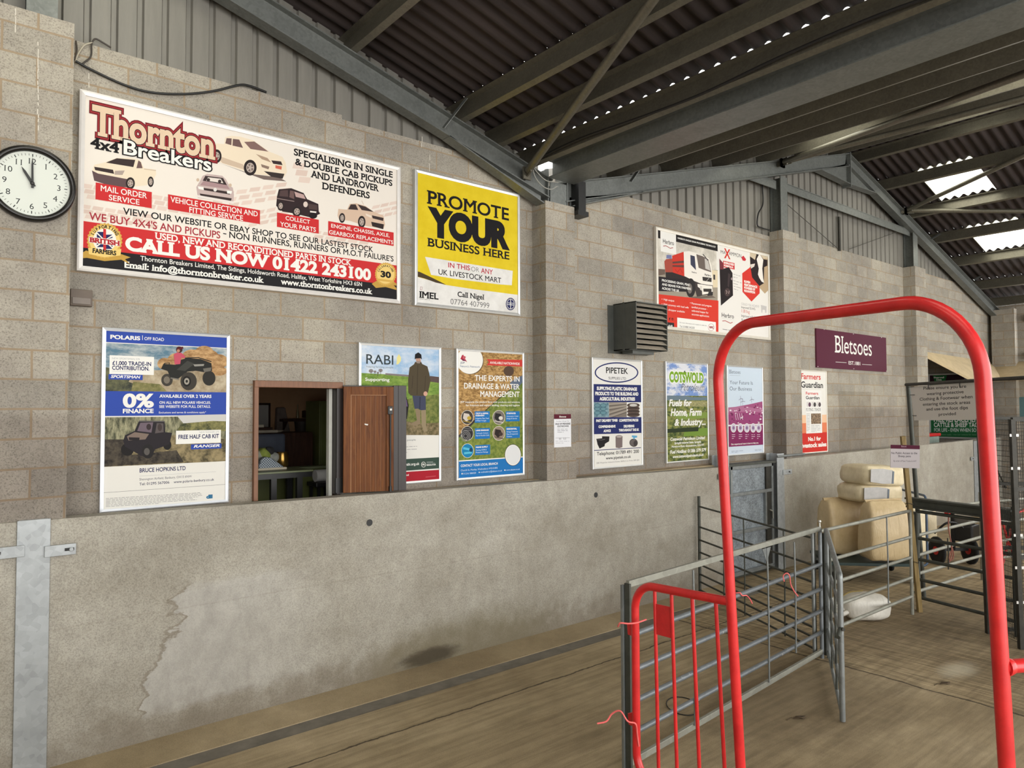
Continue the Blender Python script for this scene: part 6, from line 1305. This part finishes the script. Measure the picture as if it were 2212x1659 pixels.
a = an; a.polyab([(x0, z0), (x1, z0), (x1, z1), (x0, z1)], (196, 188, 190)); a.polyab([(x0, z1 - .05), (x1, z1 - .05), (x1, z1), (x0, z1)], (84, 26, 50)); a.text('Bletsoes', 1947, 962.5, 966, 1958, (190, 160, 170), rise=0); a.text('No Public Access to the', 1925.6, 976.4, 980.6, 1981.4, (50, 46, 50), bold=.01, rise=0.4); a.text('Sheep pens', 1940, 983, 987.2, 1967.6, (50, 46, 50), bold=.01, rise=.3); a.text('By order of Fleet Trades & AHT', 1930.4, 994.2, 997.2, 1979.6, (70, 66, 70), rise=.4); a.build('print', o)
# grey post carrying the long bar and the protective clothing sign
g0 = atZ(1996, 1290); dg_ = depth(g0); g1 = atD(1962, 834, dg_ * .99)
gp = thing('sign_post', tuple(g0), 'leaning grey steel post at the pen corner with a long cross bar', 'post')
MB().tube([g0, g1], .03, 14).build('pole', M_HURD_D, gp)
bA = atD(1957, 831, dg_ * .99); bB = bA + (lambda r_: (r_ * (bA.z / r_.z) - bA))(ray(2212, 816)) * 1.15
MB().tube([bA, bB], .022, 12).build('cross_bar', M_DARK, gp)
ub = (bB - bA).normalized(); ub.z = 0
art = Art(atD(1966, 836, dg_ * .985), ub, (0, 0, 1)); q = [art.px(*p) for p in ((1966, 835.5), (1974.8, 908), (2112, 907), (2111, 824))]
sg = thing('safety_sign', tuple(art.P(q[1][0], q[1][1])), 'white protective clothing and footwear sign hung from the cross bar', 'sign')
MB().prism([art.P(*p) for p in q], -art.nn * .004).build('sign_sheet', mat('sign_sheet_white', (196, 192, 186), .5, 0, .03), sg); art.polyab(q, (238, 234, 228))
for tx, xl, yb, xr, yr in (('Please ensure you are', 1994.7, 842, 2087.2, 837.4), ('wearing protective', 2001.6, 854, 2081.8, 849.2), ('Clothing & Footwear when', 1986.7, 865.6, 2101, 860), ('entering the stock areas', 1993.6, 876.6, 2096, 872), ('and use the foot dips', 2001, 887, 2091, 883.6), ('provided', 2027.6, 898.2, 2065, 896.4)): art.text(tx, xl, yb - 6.2, yb, xr, (56, 52, 54), bold=.012, rise=yr - yb)
art.build('print', sg); 
for px_, py_, qx, qy in ((2007, 828, 2007, 840), (2075, 824, 2075, 836), (1965, 836, 1976, 835), (1968, 853, 1977, 853), (1973, 898, 1981, 898)): MB().tube([art.P(*art.px(px_, py_), .012), art.P(*art.px(qx, qy), .012)], .005, 6).build('tie', M_BLACK, sg)
# red sacktruck-like machine and barrow beyond the pen
M_TYRE = mat('tyre_rubber', (26, 26, 26), .8, 0, .1)
def wheel_(par, c_, ax, r, w=.05): MB().lathe(Vector(c_) - Vector(ax) * w / 2, ax, [(r * .75, 0), (r, w * .2), (r, w * .8), (r * .75, w)], 22).build('wheel', M_TYRE, par); MB().lathe(Vector(c_) - Vector(ax) * (w / 2 + .01), ax, [(r * .3, 0), (r * .3, w + .02)], 14).build('hub', M_RED, par)
m0 = atZ(2072, 1224); mc = thing('wheeled_engine', tuple(m0), 'small red and black wheeled engine unit behind the pale pen rails', 'machine')
wheel_(mc, m0 + Vector((-.10, .30, .24)), (.77, -.63, 0), .24); wheel_(mc, m0 + Vector((.35, -.05, .24)), (.77, -.63, 0), .24)
MB().bar(m0 + Vector((-.12, .3, .26)), m0 + Vector((.5, -.15, .26)), .06, .05).bar(m0 + Vector((.05, .1, .26)), m0 + Vector((.05, .1, .9)), .05, .05, (1, 0, 0)).bar(m0 + Vector((.35, -.1, .26)), m0 + Vector((.35, -.1, .75)), .05, .05, (1, 0, 0)).build('chassis', M_BLACK, mc)
MB().box(m0 + Vector((.05, -.2, .42)), m0 + Vector((.42, .12, .70))).build('engine_block', M_BLACK, mc, bevel=.03); MB().box(m0 + Vector((.10, -.15, .70)), m0 + Vector((.38, .1, .82))).build('fuel_tank', mat('machine_grey', (96, 92, 86), .4, .2, .1), mc, bevel=.03); MB().box(m0 + Vector((0, .12, .86)), m0 + Vector((.16, .22, 1.0))).build('cover', M_RED, mc, bevel=.02)
MB().tube(curve_pts([m0 + Vector((-.2, .3, .55)), m0 + Vector((-.22, .1, .75)), m0 + Vector((.0, 0, .72)), m0 + Vector((.1, -.1, .6))]), .018, 8).build('hose', M_BLACK, mc)
w0 = atZ(2178, 1232); wb = thing('wheelbarrow', tuple(w0), 'red framed wheelbarrow partly hidden by the cage on the right', 'barrow')
wheel_(wb, w0 + Vector((.1, -.05, .62)), (.6, -.8, 0), .22); MB().tube([w0 + Vector((-.1, .05, .1)), w0 + Vector((.05, 0, .5)), w0 + Vector((.25, -.1, .95)), w0 + Vector((.5, -.2, 1.0))], .02, 8).tube([w0 + Vector((.2, -.1, .05)), w0 + Vector((.0, 0, .5)), w0 + Vector((-.12, .05, .9))], .02, 8).build('frame', M_RED, wb); MB().box(w0 + Vector((.05, -.1, .8)), w0 + Vector((.45, .2, 1.0))).build('tray', mat('machine_grey', (0, 0, 0)), wb, bevel=.02)
# dark mesh cage at the right edge
cz0 = atZ(2206, 1402); dc = depth(cz0); cz1 = atD(2181, 906, dc * .985); czt = cz1.z
cg = thing('wire_mesh_cage', tuple(cz0), 'dark wire mesh cage at the right edge of the picture', 'cage')
cd = Vector((CR.x, CR.y, 0)).normalized(); cu_ = Vector((cz1.x - cz0.x, cz1.y - cz0.y, 0)) / (cz1.z - cz0.z)
def CGp(a_, z, off=0.0): return Vector((cz0.x, cz0.y, 0)) + cd * a_ + fd_ * off + Vector((0, 0, z)) + cu_ * (z - cz0.z) * 0.6
for off in (0.0, .55):
    for a_ in (0.0, .9): MB().bar(CGp(a_, FL, off), CGp(a_, czt, off), .05, .05, fd_).build('corner_post', M_DARK, cg)
    for z in (czt, czt - .78, czt - 1.55, FL + .05): MB().bar(CGp(0, z, off), CGp(.9, z, off), .04, .04).build('cross_rail', M_DARK, cg)
mesh_ = MB()
for k in range(1, 36): mesh_.tube([CGp(k * .025, FL + .08), CGp(k * .025, czt)], .0028, 4)
for k in range(1, int((czt - FL) / .04)): mesh_.tube([CGp(0, FL + k * .04), CGp(.9, FL + k * .04)], .0028, 4)
for k in range(1, 22): mesh_.tube([CGp(0, FL + .08, k * .025), CGp(0, czt, k * .025)], .0028, 4)
for k in range(1, int((czt - FL) / .06)): mesh_.tube([CGp(0, FL + k * .06, 0), CGp(0, FL + k * .06, .55)], .0028, 4)
mesh_.build('wire_mesh', M_DARK, cg)
for y in (940, 1011, 1155, 1225, 1300): z = atD(2185, y, dc).z; MB().bar(CGp(-.045, z, -.02), CGp(.055, z, -.02), .008, .03, (0, 0, 1)).build('clip', mat('clip_white', (200, 198, 194), .4, .2, .04), cg)

# ------------------------------------------------------------------ steel pen door in the concrete wall
dy = CY + .05; dz1 = zt(10) - .0; dl, dr = 9.70, 11.02
dp_ = thing('steel_pen_door', (dl, dy, FL), 'galvanised sheet steel pen door with three cross bars in the concrete wall', 'door')
MB().box((dl + .12, dy + .03, FL + .12), (dr - .12, dy + .036, dz1 - .06)).build('sheet', galv('spangled_sheet', (138, 146, 152), .45, .3, 55, False, 2.6), dp_)
fm = MB().box((dl, dy - .02, FL + .1), (dl + .05, dy + .03, dz1)).box((dl + .07, dy - .02, FL + .1), (dl + .13, dy + .03, dz1)).box((dr - .05, dy - .02, FL + .1), (dr, dy + .03, dz1)).box((dl, dy - .02, dz1 - .06), (dr, dy + .03, dz1)).box((dl, dy - .02, FL + .06), (dr, dy + .03, FL + .12)); fm.build('door_frame', M_HURD, dp_, bevel=.004)
for y in (1063, 1143): z = atY(1630, y, dy).z; MB().box((dl + .05, dy - .025, z - .025), (dr - .05, dy + .028, z + .025)).build('cross_bar', M_HURD, dp_, bevel=.004)
MB().box((dr - .24, dy - .012, atY(1655, 1143, dy).z), (dr - .20, dy + .028, atY(1655, 1063, dy).z)).build('upright_bar', M_HURD, dp_)
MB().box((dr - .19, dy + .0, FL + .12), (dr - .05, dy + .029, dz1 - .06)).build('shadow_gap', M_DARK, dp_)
z = atY(1655, 1105, dy).z; MB().tube([(dr - .15, dy - .03, z + .03), (dr - .08, dy - .04, z), (dr - .07, dy - .04, z - .12)], .012, 8).build('latch', M_HURD_P, dp_)
struct('trim_7', MB().box((9.66, CY + .0, zt(10) - .005), (11.06, CY + .17, zt(10) + .03)).box((9.66, CY + .12, FL - .02), (11.06, CY + .17, zt(10))), M_HURD_D)
pz = atY(1700, 984, CY); tag(MB().tube([(11.05, CY - .02, pz.z), (11.95, CY - .02, pz.z + .0), (12.1, CY + .1, pz.z - .02)], .022, 10).build('guide_tube', M_HURD), 'short grey tube bolted along the wall top right of the steel door', 'tube')

# ------------------------------------------------------------------ feed sacks on a trolley
def sack_mat(name, ca, cb):
    k = NT(name); n = k.noise(6, 5, .65); w = k.noise(3, 4, .6, k.mapping((5, 5, 1.2)), .8); k.color(k.ramp(n, [(.3, lin(ca)), (.7, lin(cb))])); k.bump(w, .5, .02); return k.set(.42, 0, .45)
M_SACK = sack_mat('paper_sack', (196, 172, 130), (214, 192, 152)); M_SACKW = sack_mat('white_sack', (198, 194, 184), (224, 220, 210)); M_SACKL = sack_mat('cream_sack', (204, 188, 152), (226, 212, 180)); M_SEAM = mat('blue_seam', (86, 96, 108), .5, 0, .1); M_END_SHADE = mat('sack_end_shade', (170, 168, 166), .5, 0, .12, 8)
def pillow(c_, ax, ay, az, sx, sy, sz, pinch=.55, seed=0, n=20, squareness=4.0, taper=0.0, flat=0.0):
    """filled bag: rounded box with a crumpled surface; taper narrows the top, flat squeezes the top to a folded edge"""
    mb = MB(); rnd = random.Random(seed); ph = [rnd.random() * 6 for _ in range(6)]; vs = []; N, M_ = n, n * 2
    sg = lambda v, e: math.copysign(abs(v) ** e, v); e = 2 / squareness
    for i in range(N + 1):
        th = -math.pi / 2 + math.pi * i / N
        for j in range(M_):
            f_ = 2 * math.pi * (j + .5) / M_
            x = sg(math.cos(th), e) * sg(math.cos(f_), e); y = sg(math.cos(th), e) * sg(math.sin(f_), e); z = sg(math.sin(th), e)
            bul = 1 - pinch * .12 * (z ** 4); cr = 1 + .014 * math.sin(5 * z + 3 * x + ph[0]) + .012 * math.sin(7 * x - 4 * y + ph[1]) + .010 * math.sin(11 * z + 6 * y + ph[2]) + .006 * math.sin(23 * z + 9 * x + ph[3])
            up_ = max(0, z); wx = 1 - taper * (z + 1) / 2; wy = 1 - flat * up_ ** 2
            vs.append(Vector(c_) + Vector(ax) * x * sx * bul * cr * wx + Vector(ay) * y * sy * bul * cr * wy + Vector(az) * z * sz * cr)
    fs = [(i * M_ + j, i * M_ + (j + 1) % M_, (i + 1) * M_ + (j + 1) % M_, (i + 1) * M_ + j) for i in range(N) for j in range(M_)]
    mb.add(vs, fs, None, True); return mb
right = Vector((CR.x, CR.y, 0)).normalized(); up = Vector((0, 0, 1))
def sack_at(name, label, xl, xr, yt, yb, d, m, thick=.26, turn=0.0, seed=0, tilt=0.0, seam=None, group='feed sacks on the trolley', sq=7.0, pinch=.3, taper=0.0, flat=0.0, shift=0.0):
    cpt = atD((xl + xr) / 2, (yt + yb) / 2, d); w = (xr - xl) / F * d / 2; h = (yb - yt) / F * d / 2
    r_ = Matrix.Rotation(turn, 3, 'Z') @ right; f_ = Matrix.Rotation(turn, 3, 'Z') @ fd_
    if tilt: r_ = (Matrix.Rotation(tilt, 3, f_) @ r_); u2 = Matrix.Rotation(tilt, 3, f_) @ up
    else: u2 = up
    base = cpt - up * h
    t = thing(name, tuple(base), label, 'sack', group); pillow(cpt, r_, f_, u2, w, thick, h, pinch, seed, squareness=sq, taper=taper, flat=flat).build('bag', m, t)
    if seam == 'top':
        mb = MB(); k_ = 1 - taper; mb.prism([cpt + u2 * h * .93 - r_ * w * .95 * k_, cpt + u2 * h * .93 + r_ * w * .95 * k_, cpt + u2 * (h * 1.03) + r_ * w * .99 * k_, cpt + u2 * (h * 1.03) - r_ * w * .99 * k_], f_ * .03); mb.build('folded_top', m, t)
    if seam == 'front':
        # sewn end of the bag: its shade painted as a grey face, with a blue stitched corner
        mb = MB(); q = lambda a_, b_: cpt - f_ * thick * 1.02 + r_ * w * a_ + u2 * h * b_
        mb.prism([q(-.88, .62), q(-.3, .70), q(.16, .58), q(.14, -.66), q(-.3, -.70), q(-.88, -.55)], -f_ * .006); mb.build('end_face', M_END_SHADE, t)
        MB().bar(q(.17, .5), q(.15, -.66), .035, .02, f_).build('end_seam', M_SEAM, t)
    return t
ds_ = depth(atZ(1815, 1192, -2.42))
sack_at('feed_sack', 'upright brown sack at the back left of the trolley, beside the wall', 1774, 1864, 1076, 1192, ds_ - .1, M_SACK, .24, .22, 1, 0, 'top', flat=.55)
sack_at('feed_sack', 'upright brown sack at the front of the trolley, behind the short hurdle', 1858, 1966, 1080, 1208, ds_ - .75, M_SACK, .22, .12, 2, -.03, 'top', taper=.2, flat=.6)
sack_at('feed_sack', 'pale sack standing at the right of the trolley, behind the wooden stake', 1950, 1985, 1085, 1198, ds_ - .35, M_SACKL, .22, .3, 3, flat=.3)
sack_at('feed_sack', 'cream sack standing on the floor furthest right, seen through the pen rails', 1985, 2012, 1092, 1190, 13.3, M_SACKL, .2, .1, 4, .04, flat=.3)
sack_at('feed_sack', 'cream sack lying flat, lower of the two on top of the upright sacks', 1818, 1938, 1042, 1083, ds_ - .25, M_SACKL, .30, .30, 5, .04, 'front', sq=5)
sack_at('feed_sack', 'cream sack lying flat on top of the heap', 1826, 1943, 1003, 1048, ds_ - .3, M_SACKL, .32, .35, 6, .06, 'front', sq=5)
tc = atZ(1880, 1215, -2.46); td = right
tr_ = thing('platform_trolley', (tc.x, tc.y, FL), 'dark low platform trolley carrying the feed sacks', 'trolley'); M_TRO = mat('trolley_green', (44, 60, 58), .5, .2, .12)
t0 = tc - td * .72 + fd_ * .0; zb_ = -2.47
bed = [t0 + fd_ * -.15, t0 + td * 1.35 + fd_ * -.3, t0 + td * 1.45 + fd_ * .65, t0 + td * .1 + fd_ * .8]
MB().prism([Vector((p.x, p.y, zb_)) for p in bed], (0, 0, .045)).build('bed', M_TRO, tr_, bevel=.006)
for p in bed:
    q = p.lerp((bed[0] + bed[2]) / 2, .12); MB().lathe(Vector((q.x, q.y, FL + .085)) - td * .025, td, [(.06, 0), (.083, .01), (.083, .04), (.06, .05)], 20).build('castor', M_TYRE, tr_); MB().box((q.x - .03, q.y - .03, FL + .1), (q.x + .03, q.y + .03, zb_)).build('fork', M_HURD, tr_)
h1, h2 = bed[1] + td * .1, bed[2] + td * .1; MB().tube(arc_path([h1 - td * .12 + Vector((0, 0, zb_ + .022 - h1.z)), Vector((h1.x, h1.y, zb_ + .03)), Vector((h1.x, h1.y, -1.38)), Vector((h2.x, h2.y, -1.38)), Vector((h2.x, h2.y, zb_ + .03)), h2 - td * .12 + Vector((0, 0, zb_ + .022 - h2.z))], .08, 6), .018, 10).build('push_handle', mat('handle_blue', (66, 84, 108), .4, .2, .1), tr_)
# white bag on the floor
cw = atZ(1866, 1338); dw = depth(cw)
t = thing('crumpled_bag', tuple(cw), 'crumpled white plastic sack lying on the floor behind the short hurdle', 'sack'); cc = atD(1868, 1320, dw)
pillow(Vector((cc.x, cc.y, FL + .17)), right, fd_, up, .31, .2, .17, .9, 11, squareness=2.8).build('bag', M_SACKW, t); 
mb = MB(); 
for k in range(5): p = Vector((cc.x, cc.y, FL + .18)) - right * .26; mb.tube(curve_pts([p + up * (.02 * k - .05) + fd_ * (.05 * k - .1), p - right * .1 + up * (.03 * k - .08) + fd_ * (.06 * k - .12), p - right * .2 + up * (.02 * k - .13)]), .03, 6)
mb.build('gathered_neck', M_SACKW, t)
p0 = Vector((cc.x, cc.y, FL + .33)) - right * .3; MB().tube(curve_pts([p0 + up * -.04, p0 + right * .12 + up * .02, p0 + right * .28 + up * .035]), .008, 6).build('yellow_strap', mat('straw_yellow', (150, 130, 70), .6, 0, .1), t)
p, q = atY(2150, 1008, CY - .06), atY(2182, 1072, CY - .06); tag(MB().tube([p, q], .022, 8).build('prop_bar', M_DARK), 'dark bar propped against the concrete wall right of the hoop', 'bar')
# red-lidded tub and green tag board beyond the wall
p, q = atY(1966, 940, D + .5), atY(2011, 956, D + .5)
t = thing('storage_tub', ((p.x + q.x) / 2, D + .6, q.z - .5), 'clear tub with a red lid standing behind the concrete wall', 'tub'); MB().box((p.x, D + .3, q.z - .5), (q.x, D + .9, p.z - .05)).build('body', mat('tub_clear', (136, 150, 142), .3, 0, .2, 9), t, bevel=.02); MB().box((p.x - .03, D + .27, p.z - .05), (q.x + .03, D + .93, p.z + .03)).build('lid', M_RED, t, bevel=.02)
tag(MB().box((17.6, D + .22, FL), (21.2, D + 1.1, q.z - .5)).build('store_bench', M_HURD_D), 'dark store bench behind the concrete wall', 'bench')
side = Art((XS - .03, 0, 0), (0, -1, 0), (0, 0, 1))
x0, x1, z0, z1 = corners(side, (2004.5, 807.6), (2007, 946), (2122, 803), (2124, 950))
o = thing('advertising_board', tuple(side.P((x0 + x1) / 2, z0)), 'green cattle and sheep tag board on the end wall behind the white hanging sign', 'board')
frame_mesh(side, x0, x1, z0, z1, .05, .015, .028).build('frame', mat('alu_frame', (0, 0, 0)), o); a = side; i = (x0 + .04, x1 - .04, z0 + .04, z1 - .04)
a.polyab([(i[0], i[2]), (i[1], i[2]), (i[1], i[3]), (i[0], i[3])], (40, 104, 62)); P = Pic(a, i, 1900, 740, .20499)
P.poly([(500, 300), (1300, 290), (1300, 420), (500, 420)], (50, 32, 40)); P.poly([(560, 345), (710, 345), (690, 410), (580, 412)], (38, 110, 60)); P.text('Shearwell', 570, 360, 376, 680, WH, bold=.03, rise=-1); P.text('Data', 598, 382, 400, 655, WH, bold=.03, rise=-1); a.greek(2083, 811, 2093, 5, 2, .8, (150, 140, 146))
P.text('FREE REPLACEMENT', 572, 785, 835, 1080, WH, bold=.02, rise=2); P.text('CATTLE & SHEEP TAGS', 573, 845, 888, 1062, WH, bold=.02, rise=2); P.text('FOR LIFE - EVEN WHEN SOLD', 575, 903, 938, 1068, (206, 214, 206), bold=.02, rise=3); P.text('Conditions apply - visit our website for details', 604, 962, 976, 1035, (120, 160, 126), rise=2); P.poly([(500, 1004), (1300, 1022), (1300, 1100), (500, 1100)], (44, 32, 36)); a.build('printed_sheet', o)
p = atX(2212, 886, XS - .03); tag(MB().box((XS - .035, p.y - .35, p.z - .3), (XS - .005, p.y + .25, p.z + .35)).build('wall_poster', mat('teal_poster', (84, 116, 120), .5, 0, .12)), 'teal poster on the end wall at the right edge of the picture', 'poster')

# ------------------------------------------------------------------ twine and bits on the floor
M_TW = mat('pink_twine', (232, 106, 104), .6, 0, .1); M_TWD = mat('faded_twine', (150, 92, 78), .7, 0, .1)
def twine(label, pts, r=.004, m=M_TW): tag(MB().tube(curve_pts(pts), r, 6).build('baler_twine', m), label, 'twine', 'lengths of baler twine')
gz = lambda x, y, d: atD(x, y, d)
twine('pink twine tied round the top of the low red gate post', [gz(1335, 1353, 2.89), gz(1340, 1346, 2.86), gz(1356, 1347, 2.86), gz(1372, 1346, 2.88), gz(1386, 1342, 2.89), gz(1396, 1338, 2.90)], .0035)
twine('pink twine tail blowing left of the low red gate', [gz(1290, 1563, 2.90), gz(1310, 1558, 2.90), gz(1322, 1542, 2.90), gz(1340, 1536, 2.88), gz(1356, 1558, 2.86), gz(1373, 1564, 2.86), gz(1377, 1590, 2.88), gz(1380, 1612, 2.89)], .0035)
fr_ = min((k / 400 for k in range(400)), key=lambda f_: abs(to_px(Vector(A1 + (-1.72,)).lerp(Vector(B1 + (-1.72,)), f_))[0] - 1596)); rp = Vector(A1 + (-1.72,)).lerp(Vector(B1 + (-1.72,)), fr_)
twine('short pink twine beside the tall red hoop on the long hurdle', [rp + Vector((-.03, .012, .02)), rp + Vector((-.01, -.02, .026)), rp + Vector((.01, -.03, 0)), rp + Vector((.07, -.035, -.01)), rp + Vector((.13, -.03, -.05)), rp + Vector((.17, -.03, -.10))], .006)
dh = depth((6.6, 3.8, -1.7)); twine('pink twine hanging from the far rail of the long hurdle', [gz(1694, 1256, dh - .1), gz(1692, 1244, dh - .1), gz(1700, 1238, dh - .1), gz(1706, 1246, dh - .1), gz(1708, 1262, dh - .1), gz(1716, 1278, dh - .1), gz(1724, 1288, dh - .1)], .006)
dk2 = depth(K0) - .35; twine('long faded twine hanging down from the dark pen beam', [gz(2046, 1082, dk2), gz(2049, 1110, dk2), gz(2049, 1140, dk2), gz(2054, 1170, dk2), gz(2056, 1196, dk2), gz(2051, 1214, dk2)], .008, M_TWD); twine('frayed twine knot below the dark pen beam', [gz(2056, 1180, dk2), gz(2060, 1198, dk2), gz(2056, 1210, dk2), gz(2050, 1206, dk2), gz(2054, 1190, dk2)], .007, M_TWD)
p = atZ(1475, 1526); ring_ = [Vector((p.x, p.y, FL + .006)) + right * .12 * math.cos(k * 2 * math.pi / 24) * (1.2) + fd_ * .20 * math.sin(k * 2 * math.pi / 24) for k in range(22)]
tag(MB().tube(ring_, .0045, 6).build('wire_ring', M_BLACK), 'thin black wire ring lying on the floor behind the red gate', 'wire')
for px_, py_, lb in ((1722, 1551, 'dry curled leaf on the floor in front of the open pen gate'), (2036, 1477, 'dark straw scrap on the floor left of the right hoop leg')):
    p = atZ(px_, py_); mb = MB(); d_ = [right * x + fd_ * y for x, y in ((-.05, -.03), (-.01, .0), (.04, .03), (.075, .0), (.05, -.03), (.02, -.035))]; mb.prism([p + q + up * (.004 + .012 * (k % 2)) for k, q in enumerate(d_)], (0, 0, .004)); mb.tube([p - right * .05 + up * .006, p - right * .11 - fd_ * .05 + up * .004], .003, 5)
    tag(mb.build('dry_leaf', mat('leaf_brown', (70, 54, 34), .8, 0, .2)), lb, 'leaf')

# ------------------------------------------------------------------ lift everything so that the pen floor is z = 0
for o in list(SC.objects):
    if o.parent is None and o.type != 'CAMERA' and o.type != 'LIGHT': o.location.z += HC
for o in SC.objects:
    if '_w' in o: del o['_w']
